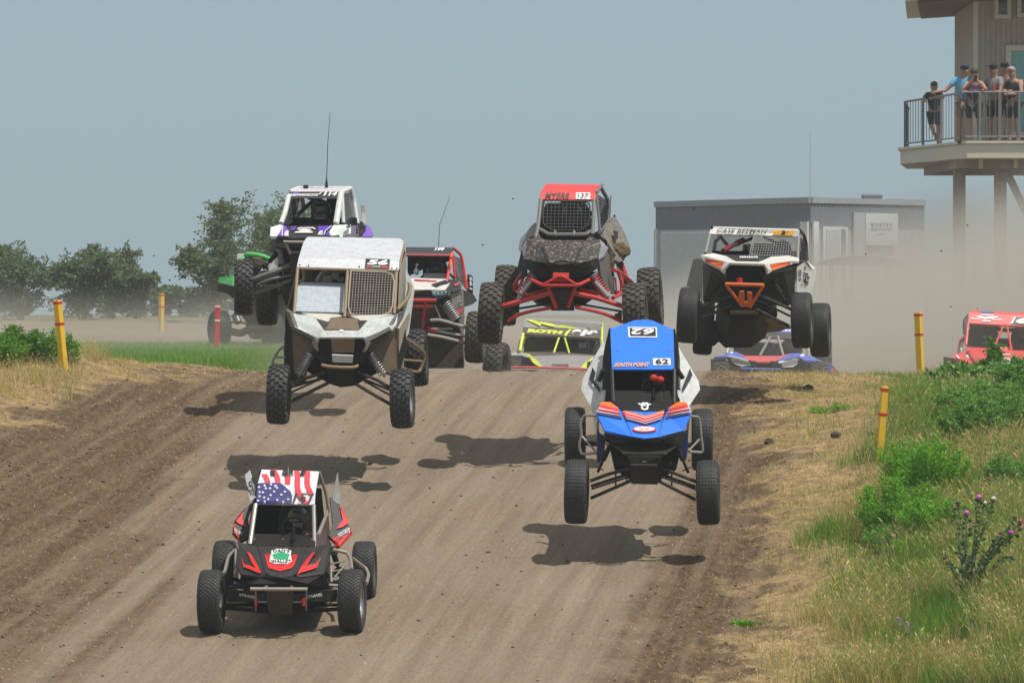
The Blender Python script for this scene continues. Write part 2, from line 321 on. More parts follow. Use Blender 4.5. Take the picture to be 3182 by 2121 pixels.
# ---------------------------------------------------------------- generic mesh builder
class MB:
    def __init__(s): s.v = []; s.f = []; s.m = []
    def add(s, vs, fs, mi=0):
        o = len(s.v); s.v += [tuple(v) for v in vs]; s.f += [tuple(i + o for i in f) for f in fs]; s.m += [mi] * len(fs)
    def box(s, c, sz, rz=0, mi=0, M=None):
        M = M or (Matrix.Translation(c) @ Matrix.Rotation(rz, 4, 'Z')); h = [a / 2 for a in sz]
        vs = [M @ Vector((x * h[0], y * h[1], z * h[2])) for z in (-1, 1) for y in (-1, 1) for x in (-1, 1)]
        s.add(vs, [(0, 2, 3, 1), (4, 5, 7, 6), (0, 1, 5, 4), (2, 6, 7, 3), (0, 4, 6, 2), (1, 3, 7, 5)], mi)
    def tube(s, pts, r, n=8, mi=0, cap=True, closed=False):
        pts = [Vector(p) for p in pts]; R = r if isinstance(r, (list, tuple)) else [r] * len(pts)
        rings = []; prev = None; L = len(pts)
        for i, p in enumerate(pts):
            a = pts[i - 1] if i > 0 else (pts[-1] if closed else None); b = pts[i + 1] if i < L - 1 else (pts[0] if closed else None)
            t = ((b - p).normalized() if b is not None else Vector()) + ((p - a).normalized() if a is not None else Vector())
            if t.length < 1e-6: t = Vector((0, 0, 1))
            t.normalize()
            if prev is None:
                up = Vector((0, 0, 1)) if abs(t.z) < .9 else Vector((1, 0, 0)); e = t.cross(up).normalized()
            else: e = (prev - t * prev.dot(t)).normalized()
            prev = e; f = t.cross(e)
            rings.append([p + (e * math.cos(k * 2 * math.pi / n) + f * math.sin(k * 2 * math.pi / n)) * R[i] for k in range(n)])
        vs = [q for r_ in rings for q in r_]; fs = []
        for i in range(L - (0 if closed else 1)):
            j = (i + 1) % L
            for k in range(n): fs.append((i * n + k, i * n + (k + 1) % n, j * n + (k + 1) % n, j * n + k))
        if cap and not closed: fs.append(tuple(range(n))[::-1]); fs.append(tuple((L - 1) * n + k for k in range(n)))
        s.add(vs, fs, mi)
    def prism(s, pts, vec, mi=0):
        n = len(pts); vs = [Vector(p) for p in pts] + [Vector(p) + Vector(vec) for p in pts]
        s.add(vs, [tuple(range(n)), tuple(range(2 * n - 1, n - 1, -1))] + [(i, i + n, (i + 1) % n + n, (i + 1) % n) for i in range(n)], mi)
    def sphere(s, c, r, n=12, mi=0):
        c = Vector(c); rr = (r, r, r) if not isinstance(r, (tuple, list)) else r; m_ = n // 2
        vs = [c + Vector((0, 0, rr[2]))]
        for i in range(1, m_):
            t = math.pi * i / m_
            vs += [c + Vector((rr[0] * math.sin(t) * math.cos(2 * math.pi * k / n), rr[1] * math.sin(t) * math.sin(2 * math.pi * k / n), rr[2] * math.cos(t))) for k in range(n)]
        vs.append(c - Vector((0, 0, rr[2]))); e = len(vs) - 1
        fs = [(0, 1 + k, 1 + (k + 1) % n) for k in range(n)] + [(1 + (i - 1) * n + k, 1 + i * n + k, 1 + i * n + (k + 1) % n, 1 + (i - 1) * n + (k + 1) % n) for i in range(1, m_ - 1) for k in range(n)] + [(e, 1 + (m_ - 2) * n + (k + 1) % n, 1 + (m_ - 2) * n + k) for k in range(n)]
        s.add(vs, fs, mi)
    def build(s, name, mt, parent=None, smooth=0, origin=None, bevel=0, cols=None):
        me = bpy.data.meshes.new(name); o3 = Vector(origin) if origin is not None else (Vector() if parent is None else world_loc(parent))
        me.from_pydata([tuple(Vector(v) - o3) for v in s.v], [], s.f)
        ob = link(name, me, mt, parent)
        if parent is None: ob.location = o3
        if any(s.m): me.polygons.foreach_set('material_index', s.m)
        bm = bmesh.new(); bm.from_mesh(me); bmesh.ops.recalc_face_normals(bm, faces=bm.faces); bm.to_mesh(me); bm.free()
        if smooth:
            me.polygons.foreach_set('use_smooth', [True] * len(me.polygons))
            if smooth < 3: me.set_sharp_from_angle(angle=smooth)
        if bevel:
            b = ob.modifiers.new('bevel', 'BEVEL'); b.width = bevel; b.segments = 2; b.limit_method = 'ANGLE'; b.angle_limit = rad(35)
        return ob
def world_loc(o):
    l = Vector(o.location)
    while o.parent is not None: o = o.parent; l += Vector(o.location)
    return l

def text_mesh(s, quad, bold=0.0, shear=0.0, lift=.004, res=3):
    """text s mapped into the 4-corner quad (top-left, top-right, bottom-right, bottom-left); returns MB data"""
    cu = bpy.data.curves.new('txt', 'FONT'); cu.body = s; cu.resolution_u = res; cu.offset = bold; cu.shear = shear; cu.space_character = 1.05
    ob = bpy.data.objects.new('txt', cu); COL.objects.link(ob)
    dg = bpy.context.evaluated_depsgraph_get(); me = bpy.data.meshes.new_from_object(ob.evaluated_get(dg))
    bpy.data.objects.remove(ob); bpy.data.curves.remove(cu)
    v = np.array([p.co[:2] for p in me.vertices]); fs = [tuple(p.vertices) for p in me.polygons]
    bpy.data.meshes.remove(me)
    lo = v.min(0); hi = v.max(0); t = (v - lo) / (hi - lo)
    tl, tr, br, bl = [Vector(q) for q in quad]
    nrm = (tr - tl).cross(bl - tl).normalized()
    if nrm.dot(Vector((0, -1, 0.35))) < 0: nrm = -nrm
    out = [bl.lerp(br, a).lerp(tl.lerp(tr, a), b) + nrm * lift for a, b in t]
    return out, fs

def ghit(u, v, lo=47.0, hi=82.0):
    d = np.arange(lo, hi, .05); x = (u - 1591) / FS * d; vv = 818.5 + (CAMZ - GN(x, d)) * FS / d; k = np.nonzero(vv <= v)[0]
    return float(d[k[0]]) if len(k) else hi
# ---------------------------------------------------------------- marker posts
myel = mat('yellow post paint', (.80, .50, .015), .45, var=.05, dust=.12, scale=5); mredp = mat('red post paint', (.62, .018, .03), .45, var=.05)
mwt = mat('white tape', (.75, .72, .7), .5); mrt = mat('red tape', (.55, .02, .015), .5)
def post(ub, vb, ut, vt, d, wd, label, red=False, rz=35):
    b = W(ub, vb, d); t = W(ut, vt, d); ax = (t - b); L = ax.length; ax.normalize()
    R = ax.to_track_quat('Z', 'Y').to_matrix().to_4x4() @ Matrix.Rotation(rad(rz), 4, 'Z')
    M0 = Matrix.Translation(b) @ R
    root = empty('marker_post', b, label, 'marker post', 'square marker posts along the track')
    m = MB(); m.box(None, (wd, wd, L + .25), M=M0 @ Matrix.Translation((0, 0, L / 2 - .125)))
    m.build('post', mredp if red else myel, root, bevel=.006)
    for f, nm in ((.955, 'tape_band'), (.63 if not red else .66, 'tape_band')):
        m = MB(); m.box(None, (wd + .008, wd + .008, .035), M=M0 @ Matrix.Translation((0, 0, L * f))); m.build(nm, mwt if red else mrt, root)
post(2733, 1435, 2750, 1200, ghit(2733, 1435), .085, 'yellow square post nearest the camera on the straw right of the track', rz=8)
post(2861, 1157, 2853, 970, 80.6, .10, 'yellow post standing in the earth mound on the right crest', rz=58)
post(197, 1133, 178, 932, 74.6, .095, 'leaning yellow post beside the green bush at the far left', rz=55)
post(501, 1025, 502, 911, 130, .11, 'distant dusty yellow post in front of the hazy trees', rz=40)
post(674, 1093, 676, 945, 99.8, .09, 'red post with white bands in the green grass strip', red=True, rz=10)
post(3026, 938, 3026, 812, 122, .10, 'faint yellow post seen through the dust under the tower', rz=30)

# ---------------------------------------------------------------- trees
mbark = mat('bark', (.11, .085, .065), .9, bump=.6, scale=20)
def leaf_cloud(pts, dirs, size, cols, name, parent, origin):
    n = len(pts); P = np.array(pts); 
    a = RG.normal(size=(n, 3)); a += np.array(dirs) * 1.2; a /= np.linalg.norm(a, axis=1)[:, None]
    b = RG.normal(size=(n, 3)); b -= (b * a).sum(1)[:, None] * a; b /= np.linalg.norm(b, axis=1)[:, None]
    L = size * RG.uniform(.6, 1.5, n)[:, None]; B = b * L * .30
    V = np.stack([P, P + a * L * .5 + B, P + a * L, P + a * L * .5 - B], 1).reshape(-1, 3) - np.array(origin)
    F = np.arange(n * 4).reshape(n, 4); me = bpy.data.meshes.new(name)
    me.vertices.add(len(V)); me.vertices.foreach_set('co', V.astype(np.float32).ravel()); set_faces(me, F); me.update(calc_edges=True)
    cc = np.array(cols)[RG.integers(0, len(cols), n)] * RG.uniform(.65, 1.3, (n, 1)); cc = np.repeat(cc, 4, 0)
    ca = me.color_attributes.new('Col', 'FLOAT_COLOR', 'POINT'); ca.data.foreach_set('color', np.concatenate([cc, np.ones((len(cc), 1))], 1).astype(np.float32).ravel())
    return link(name, me, vcol_mat('grass blade', transl=.35), parent)
def tree(u, d, h, wd, label, seed, nl=9000, ls=.10, lean=0, cols=((.13, .19, .09), (.17, .24, .11), (.11, .16, .08), (.22, .28, .14)), sprays=110):
    r = random.Random(seed); x = (u - 1591) / FS * d; z = float(G0(x, d)); b = Vector((x, d, z))
    root = empty('tree', b, label, 'tree', 'scrubby trees behind the track')
    tr = MB(); tips = []
    for k in range(7):
        a = 2 * math.pi * k / 7 + r.random(); rr = wd * .5 * r.uniform(.35, .95); hh = h * r.uniform(.55, .95)
        p0 = b + Vector((r.uniform(-.1, .1), r.uniform(-.1, .1), 0)); p3 = b + Vector((math.cos(a) * rr + lean * hh * .2, math.sin(a) * rr, hh))
        p1 = p0.lerp(p3, .35) + Vector((0, 0, hh * .10)); p2 = p0.lerp(p3, .7) + Vector((r.uniform(-.2, .2), r.uniform(-.2, .2), hh * .08))
        pts = [p0, p1, p2, p3]; tr.tube(pts, [.055 * h / 2.5, .035 * h / 2.5, .02 * h / 2.5, .006], 6); tips += [p0.lerp(p1, .5), p1, p2, p3, p2.lerp(p3, .5), p3]
    P = []; D = []
    for s in range(sprays):
        t = r.choice(tips); up = r.uniform(-.1, 1.3) if r.random() < .6 else r.uniform(-.6, .3)
        a = r.uniform(0, 2 * math.pi); dr = Vector((math.cos(a), math.sin(a), up)).normalized(); L = r.uniform(.14, .42) * min(h, wd) * .9
        rel = t - b
        e = t + dr * L
        # keep the crown inside a lumpy ellipsoid
        q = Vector(((e.x - b.x) / (wd * .55), (e.y - b.y) / (wd * .55), (e.z - b.z - h * .48) / (h * .56)))
        if q.length > 1.1 + .25 * math.sin(s * 1.7): L *= .4; e = t + dr * L
        tr.tube([t, t.lerp(e, .5) + Vector((0, 0, .05)), e], [.012, .008, .003], 4, cap=False)
        for k in range(nl // sprays):
            f = r.random() ** .8; c = t.lerp(e, f); sp = .03 + .10 * h / 3 * (1 - .8 * f)
            P.append(c + Vector((r.gauss(0, sp), r.gauss(0, sp), r.gauss(0, sp * .6)))); D.append(tuple(dr))
    tr.build('trunk', mbark, root, smooth=3)
    leaf_cloud(P, D, ls, cols, 'crown', root, b)
TR = [(60, 158, 2.25, 3.4, 'leftmost scrubby tree cut off by the left edge of the picture', 0), (-40, 166, 2.6, 3.2, 'dark tree at the left picture edge behind the leftmost scrub', 0),
      (255, 156, 2.35, 2.7, 'middle tree of the left clump with spiky twigs on top', 0), (345, 162, 2.3, 2.2, 'tree in the left clump just right of its middle', 0), (425, 160, 1.45, 1.4, 'low rounded tree at the right end of the left clump', 0),
      (505, 168, .95, 1.5, 'low distant shrub between the tree clumps behind the far yellow post', 1), (590, 166, 1.0, 1.6, 'low hazy shrub at the left foot of the big tree', 1),
      (800, 150, 3.5, 4.0, 'big hazy tree behind the purple and white buggy', 1), (670, 154, 2.3, 2.4, 'lower left shoulder tree beside the big hazy tree', 1), (900, 157, 3.6, 3.4, 'tree right of the big hazy tree, mostly hidden by the buggies', 1)]
for k, (u, d, h, wd, lab, dk) in enumerate(TR):
    tree(u, d, h, wd, lab, 30 + k, nl=int(5200 + 2100 * h), ls=.095, sprays=int(90 + 60 * h))
for k, (u, d, h, wd, lab) in enumerate([(2900, 200, 2.5, 4.5, 'hazy scrub tree behind the tower legs, left of them'), (3060, 205, 2.4, 4.5, 'hazy scrub tree behind the tower legs'), (3190, 196, 2.5, 4.5, 'hazy scrub tree at the right picture edge')]):
    tree(u, d, h, wd, lab, 60 + k, nl=6000, ls=.14, sprays=100)

# ---------------------------------------------------------------- weeds and bushes near the track
def bush(u, v, d, h, wd, label, seed, n=4200, ls=.05, cols=GREEN, name='green_weed', cat='plant', stems=26, fine=.35, group='leafy weeds on the banks', sink=.05):
    r = random.Random(seed); p = W(u, v, d); p.z = gz(p.x, p.y) - .02 if v is None else p.z
    root = empty(name, p, label, cat, group)
    st = MB(); P = []; D = []
    for s in range(stems):
        a = r.uniform(0, 2 * math.pi); q = math.sqrt(r.random()); b0 = p + Vector((math.cos(a) * q * wd * .28, math.sin(a) * q * wd * .28, -sink))
        hh = h * r.uniform(.6, 1.03) * (1 - .35 * q * q); tip = b0 + Vector((math.cos(a) * q * wd * .27 + r.gauss(0, .03), math.sin(a) * q * wd * .27, hh))
        mid = b0.lerp(tip, .5) + Vector((0, 0, hh * .07)); st.tube([b0, mid, tip], [.006, .004, .0015], 4, cap=False)
        for k in range(n // stems):
            f = r.uniform(.12, 1.03); c = b0.lerp(mid, f * 2) if f < .5 else mid.lerp(tip, f * 2 - 1)
            sp = .05 * (1.35 - f) * (h / .6) ** .5 + .01; ang = r.uniform(0, 6.28)
            o = Vector((math.cos(ang), math.sin(ang), .5)); P.append(c + o * abs(r.gauss(0, sp))); D.append(tuple(o + Vector((0, 0, .5))))
    st.build('stem', mat('weed stem', (.09, .15, .03), .7), root, smooth=3)
    o = leaf_cloud(P, D, ls, cols, 'foliage', root, p)
    return root
BR = [(.16, .40, .03), (.22, .50, .04), (.12, .31, .03), (.28, .54, .07)]
DG = [(.15, .33, .06), (.20, .40, .08), (.11, .25, .05), (.26, .44, .11)]
def onground(u, d):
    x = (u - 1591) / FS * d; z = gz(x, d); return 818.5 + (CAMZ - z) * FS / d
LG = [(.16, .32, .07), (.22, .40, .10), (.30, .46, .16), (.12, .24, .06)]
BU = [(2868, 1585, .74, .95, 'bright feathery bush right of the front yellow post, upper half', BR, 12000, .04), (2795, 1675, .58, .85, 'bright feathery bush in front of the post, lower left lobe', BR, 9000, .04),
      (2925, 1680, .42, .9, 'bright feathery bush behind the thistle, lower right lobe', BR, 7000, .045), (2755, 1715, .36, .5, 'grey green leafy weed at the lower left of the feathery bush', DG, 3000, .04),
      (2835, 1740, .28, .5, 'small green weed in front of the feathery bush', BR, 2600, .04),
      (3030, 1385, .62, .85, 'tall dark green weed on the upper right bank, left of centre', DG, 8000, .05), (3125, 1360, .6, .9, 'dark green weed at the right edge of the upper bank', DG, 7000, .05),
      (2975, 1300, .4, .6, 'slim green weed left of the tall dark weeds', DG, 3600, .045), (3080, 1300, .5, .8, 'mid green weed between the crest weeds and the dark bank weeds', DG, 5000, .05),
      (3000, 1205, .46, .85, 'broad leafy weed on the crest in front of the red buggy', LG, 2600, .10), (3105, 1215, .50, .9, 'tall leafy weed on the crest at the right picture edge', LG, 2600, .09), (2950, 1240, .3, .7, 'low leafy weed below the crest at its left end', LG, 2200, .08), (3060, 1250, .36, .9, 'low pale green weed under the crest weeds', LG, 2600, .08),
      (2925, 1195, .28, .35, 'small pointed weed at the left end of the crest weeds', LG, 900, .07), (3172, 1245, .6, .7, 'leafy weed on the bank at the far right edge', DG, 3600, .07), (3081, 1195, .66, .22, 'spire shaped leafy weed rising before the red buggy', [(.12, .26, .05), (.18, .36, .07)], 1100, .08),
      (62, 1126, .52, .78, 'bright green bush left of the leaning yellow post', [(.14, .30, .04), (.19, .40, .05), (.10, .22, .03)], 8000, .06), (12, 1138, .48, .7, 'green bush cut off by the left picture edge', [(.14, .30, .04), (.19, .40, .05)], 4000, .06), (150, 1126, .5, .3, 'thin willowy weed touching the leaning yellow post', DG, 1800, .06), (214, 1128, .42, .3, 'small weed just right of the leaning yellow post', DG, 900, .06),
      (3150, 1530, .45, .6, 'grey green shrub at the right picture edge above the thistle', DG, 4500, .045), (3085, 1730, .25, .6, 'low green plant among the oats right of the thistle', BR, 2400, .045), (2600, 1640, .10, .3, 'small green tuft on the straw left of the bushes', BR, 700, .035), (2545, 1285, .12, .3, 'small green tuft in the straw on the upper slope', BR, 700, .035), (2612, 1275, .13, .3, 'second green tuft higher in the straw near the crest', BR, 700, .035), (3130, 1440, .3, .6, 'low green weed below the dark weeds at the right edge', DG, 2400, .05), (3060, 1960, .22, .4, 'pale green weed low at the bottom right', LG, 900, .05), (2320, 1945, .10, .25, 'small green weed at the dark track edge near the bottom', BR, 500, .04)]
for k, (u, v, h, wd, lab, cs, n, ls) in enumerate(BU):
    d = ghit(u, v); d = min(d, 76.5); x_ = (u - 1591) / FS * d
    bush(u, onground(u, d), d, h * (1.4 if cs is BR and h > .3 else .85 if cs is LG else 1.1), wd * 1.1, lab, 100 + k, n=int(n * (1.9 if cs is not LG else 1.2)), ls=ls * (.62 if cs is not LG else .9), cols=cs, stems=max(14, int(60 * wd)))
# thistle with purple heads
mth = mat('thistle head', (.62, .12, .52), .8, var=.3, scale=60); mthg = mat('thistle bulb', (.10, .14, .05), .8); mths = mat('thistle stem', (.10, .17, .08), .7); mthw = mat('seed fluff', (.6, .56, .5), .9)
def flower(p, r, m1, m2, label, par):
    m = MB(); m.sphere(p - Vector((0, 0, r * .5)), (r * .75, r * .75, r * .8), 10); root = m.build('flower_head', m2, par, smooth=3); root['label'] = label
    P = []; D = []
    m = MB()
    m.sphere(p + Vector((0, 0, r * .15)), (r * .85, r * .85, r * .7), 12)
    for k in range(150):
        a = rnd.uniform(0, 6.28); t = rnd.uniform(0, 1.5); dr = Vector((math.sin(t) * math.cos(a), math.sin(t) * math.sin(a), math.cos(t))); e = dr.orthogonal().normalized() * r * .09
        m.add([p - e, p + e, p + dr * r * rnd.uniform(.85, 1.1)], [(0, 1, 2)])
    m.build('petals', m1, root)

TD = ghit(3010, 1885); TB = W(3010, 1885, TD); TB.z = gz(TB.x, TB.y)
troot = empty('thistle_plant', TB, 'tall thistle with branching stems and purple heads at the right edge', 'thistle')
heads = [(3043, 1545, 1.0, 0), (3004, 1594, 1.0, 0), (3143, 1655, 1.1, 0), (2966, 1577, .6, 1), (2978, 1562, .8, 2), (3061, 1563, .8, 3), (3088, 1550, .9, 3), (3155, 1607, .8, 2), (3172, 1620, .9, 1), (3100, 1665, .5, 1), (2935, 1731, .5, 1), (3144, 1728, .6, 1), (3172, 1640, .7, 1)]
st = MB(); P = []; D = []
for k, (u, v, s, tp) in enumerate(heads):
    e = W(u, v, TD); b0 = TB + Vector((rnd.uniform(-.05, .05), rnd.uniform(-.05, .05), -.03)); m1 = b0.lerp(e, .45) + Vector(((b0.x - e.x) * .15, 0, .04))
    st.tube([b0, m1, e.lerp(m1, .2), e], [.011, .008, .004, .003], 5, mi=0)
    for q in range(70):
        f = rnd.random() ** .8; c = b0.lerp(m1, f * 2) if f < .5 else m1.lerp(e, f * 2 - 1); a = rnd.uniform(0, 6.28); o = Vector((math.cos(a), math.sin(a), .5)); P.append(c + o * rnd.uniform(0, .02)); D.append(tuple(o))
st.build('stem', mths, troot, smooth=3)
leaf_cloud(P, D, .05, [(.11, .20, .08), (.16, .27, .11), (.08, .15, .06)], 'foliage', troot, TB)
HL = ['bright purple thistle head, highest on the thistle', 'purple thistle head on the left main stem', 'large purple thistle head on the right stem', 'tiny pink bud left of the left purple thistle head', 'brown withered thistle head above the pink bud', 'white fluffy seed head below the highest purple head', 'white fluffy seed head right of the highest purple head', 'brown withered thistle head near the right picture edge', 'pink thistle head touching the right picture edge', 'small pink bud left of the large right head', 'small reddish bud low on the left of the thistle', 'small reddish bud below the large right thistle head', 'lower pink thistle head at the right picture edge']
for k, (u, v, s, tp) in enumerate(heads):
    e = W(u, v, TD); flower(e, .029 * s + .007, [mth, mat('pink bud', (.45, .08, .16), .8), mat('withered', (.13, .085, .05), .9), mthw][tp], mthg, HL[k], troot)
mor = mat('orange petal', (.75, .24, .02), .7); mrf = mat('scarlet petal', (.75, .06, .01), .7); mli = mat('lilac petal', (.42, .3, .42), .8)
FL = [(3084, 1434, 64.5, 0, 'scarlet wildflower high on the right bank'), (3126, 1406, 65.5, 0, 'scarlet wildflower highest on the right bank'), (3033, 1470, 63, 1, 'orange wildflower right of the feathery bush'), (3003, 1467, 63, 1, 'orange wildflower touching the feathery bush'), (3050, 1698, 57.6, 1, 'orange wildflower on the left beside the thistle stems'), (3070, 1702, 57.6, 1, 'orange wildflower on the right beside the thistle stems'), (2794, 1936, 53.2, 2, 'taller lilac flower spike low in the oats'), (2820, 1952, 53, 2, 'shorter lilac flower spike low in the oats')]
for u, v, d, t, lab in FL:
    d = ghit(u, v + (50 if t == 2 else 25)); p = W(u, v, d); root = empty('wildflower', p, lab, 'flower', 'wildflowers on the right bank'); m = MB()
    if t < 2:
        for k in range(7):
            a = k * .9; e = Vector((math.cos(a), math.sin(a), .4)) * .022; f = Vector((-math.sin(a), math.cos(a), 0)) * .008; m.add([p, p + e + f, p + e * 1.25, p + e - f], [(0, 1, 2, 3)])
    else:
        for k in range(26): m.sphere(p + Vector((rnd.gauss(0, .012), rnd.gauss(0, .012), k * .0042 - .04)), .009, 6)
    m.build('petals', [mrf, mor, mli][t], root); m = MB(); g = gz(p.x, p.y); m.tube([Vector((p.x, p.y, min(g, p.z - .1))), p], .002, 4); m.build('stem', mths, root)
from mathutils.bvhtree import BVHTree
BV = {}
# ---------------------------------------------------------------- buggy toolkit
def pp(s):
    out = []
    for t in s.split():
        a = [float(q) for q in t.split(',')]; out.append(tuple(a + [0.0] * (3 - len(a))))
    return out
mblk = mat('black plastic', (.010, .010, .011), .42, dust=.30, dcol=(.12, .10, .075), scale=12, var=.2, dlo=.56, spec=.35)
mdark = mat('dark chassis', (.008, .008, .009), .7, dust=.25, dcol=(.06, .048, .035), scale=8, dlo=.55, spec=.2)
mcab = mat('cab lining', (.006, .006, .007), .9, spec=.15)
mtyre = mat('tyre rubber', (.018, .020, .023), .6, dust=.36, dcol=(.095, .085, .07), scale=12, dlo=.53, var=.2)
mtyrem = mat('muddy tyre rubber', (.022, .022, .022), .68, dust=.6, dcol=(.125, .098, .068), scale=6, var=.25)
mrim = mat('black rim', (.02, .02, .022), .4, dust=.2, scale=8); mrims = mat('silver rim', (.45, .45, .47), .35, metal=.8, dust=.25, scale=8); mrimb = mat('blue grey rim', (.10, .13, .22), .5, dust=.3, scale=8)
msteel = mat('bare steel', (.42, .38, .34), .38, metal=.7, dust=.35, scale=9)
mwire = mat('net wire', (.30, .27, .22), .6); mwired = mat('dark net wire', (.05, .05, .052), .6)
mcoil = mat('coil spring steel', (.5, .5, .52), .3, metal=.8)
mwhite = mat('white vinyl', (.78, .78, .78), .4); mblack = mat('black vinyl', (.012, .012, .012), .45)
mseat = mat('seat fabric', (.015, .015, .017), .9)
TY = {}
def lathe(m, prof, n, mi=0):
    k = len(prof); vs = []
    for i in range(n):
        a = 2 * math.pi * i / n; vs += [(x, r * math.cos(a), r * math.sin(a)) for x, r in prof]
    m.add(vs, [(i * k + j, i * k + j + 1, ((i + 1) % n) * k + j + 1, ((i + 1) % n) * k + j) for i in range(n) for j in range(k - 1)], mi)
def tyre_mesh(R, w, style):
    key = (round(R, 3), round(w, 3), style)
    if key in TY: return TY[key]
    m = MB(); h = w / 2; rc = R - (.020 if style == 'knob' else .009); ri = R * .56
    prof = [(-h * .72, ri), (-h * .93, ri + .02), (-h, R * .78), (-h * .97, R * .88), (-h * .86, rc - .016), (-h * .62, rc - .004), (0, rc), (h * .62, rc - .004), (h * .86, rc - .016), (h * .97, R * .88), (h, R * .78), (h * .93, ri + .02), (h * .72, ri)]
    lathe(m, prof, 48)
    def rad_at(x): t = abs(x) / h; return R - (R * .028) * max(0, (t - .35) / .65) ** 2 * 2.2
    def block(x0, x1, a0, a1, sk, base):
        vs = []
        for r_ in (0, 1):
            for x, a in ((x0, a0), (x1, a0 + sk), (x1, a1 + sk), (x0, a1)):
                rr = rad_at(x) if r_ else base - .03 * max(0, abs(x) / h - .6); s = .9 if r_ else 1.0; xm = (x0 + x1) / 2; am = (a0 + a1 + sk) / 2
                x_ = xm + (x - xm) * s; a_ = am + (a - am) * s; vs.append((x_, rr * math.cos(a_), rr * math.sin(a_)))
        m.add(vs, [(4, 5, 6, 7), (0, 1, 5, 4), (1, 2, 6, 5), (2, 3, 7, 6), (3, 0, 4, 7)])
    if style == 'knob':
        N = 24; st = 2 * math.pi / N
        for i in range(N):
            a = i * st
            for j, (x0, x1, off, ln, sk) in enumerate(((-1.0, -.64, 0, .62, .12), (-.58, -.24, .5, .68, .25), (-.18, .18, 0, .7, 0), (.24, .58, .5, .68, -.25), (.64, 1.0, 0, .62, -.12))):
                block(x0 * h, x1 * h, a + off * st, a + (off + ln) * st, sk * st, rc - .012)
    elif style == 'fine':
        N = 46; st = 2 * math.pi / N
        for i in range(N):
            for j in range(9):
                x0 = -.9 + j * .2; off = .5 * (j % 2); block((x0 + .02) * h, (x0 + .18) * h, (i + off) * st, (i + off + .8) * st, .3 * st * (1 if j < 4 else -1 if j > 4 else 0), rc - .006)
    else:
        N = 54; st = 2 * math.pi / N
        for i in range(N):
            for j in range(7):
                x0 = -.9 + j * .257; z = .03 * (1 if i % 2 else -1); block((x0 + .02 + z) * h, (x0 + .225 + z) * h, i * st, (i + .93) * st, .2 * st, rc - .005)
    me = bpy.data.meshes.new('tyre'); me.from_pydata(m.v, [], m.f)
    bm = bmesh.new(); bm.from_mesh(me); bmesh.ops.recalc_face_normals(bm, faces=bm.faces); bm.to_mesh(me); bm.free()
    TY[key] = me; return me
def rim_mesh(R, w, mt):
    key = ('rim', round(R, 3), round(w, 3), mt.name)
    if key in TY: return TY[key]
    m = MB(); h = w / 2; ri = R * .57; m_ = [(-h * .74, ri), (-h * .78, ri - .012), (-h * .6, ri - .03), (h * .25, ri - .045), (h * .6, ri - .03), (h * .78, ri - .012), (h * .74, ri)]
    lathe(m, m_, 32)
    lathe(m, [(h * .30, 0.001), (h * .30, .05), (h * .18, .06), (h * .10, ri * .5), (h * .05, ri - .04)], 24)
    for k in range(8):
        a = k * math.pi / 4; c = Vector((h * .34, math.cos(a) * ri * .55, math.sin(a) * ri * .55)); M = Matrix.Translation(c) @ Matrix.Rotation(a, 4, 'X'); m.box(None, (.03, ri * .72, .045), M=M)
        m.box(None, (.02, .018, .018), M=Matrix.Translation((h * .36, math.cos(a + .4) * .04, math.sin(a + .4) * .04)))
    lathe(m, [(h * .80, ri - .022), (h * .84, ri - .012), (h * .80, ri + .006)], 32)
    me = bpy.data.meshes.new('wheel'); me.from_pydata([tuple(v) for v in m.v], [], m.f)
    bm = bmesh.new(); bm.from_mesh(me); bmesh.ops.recalc_face_normals(bm, faces=bm.faces); bm.to_mesh(me); bm.free(); me.materials.append(mt)
    TY[key] = me; return me
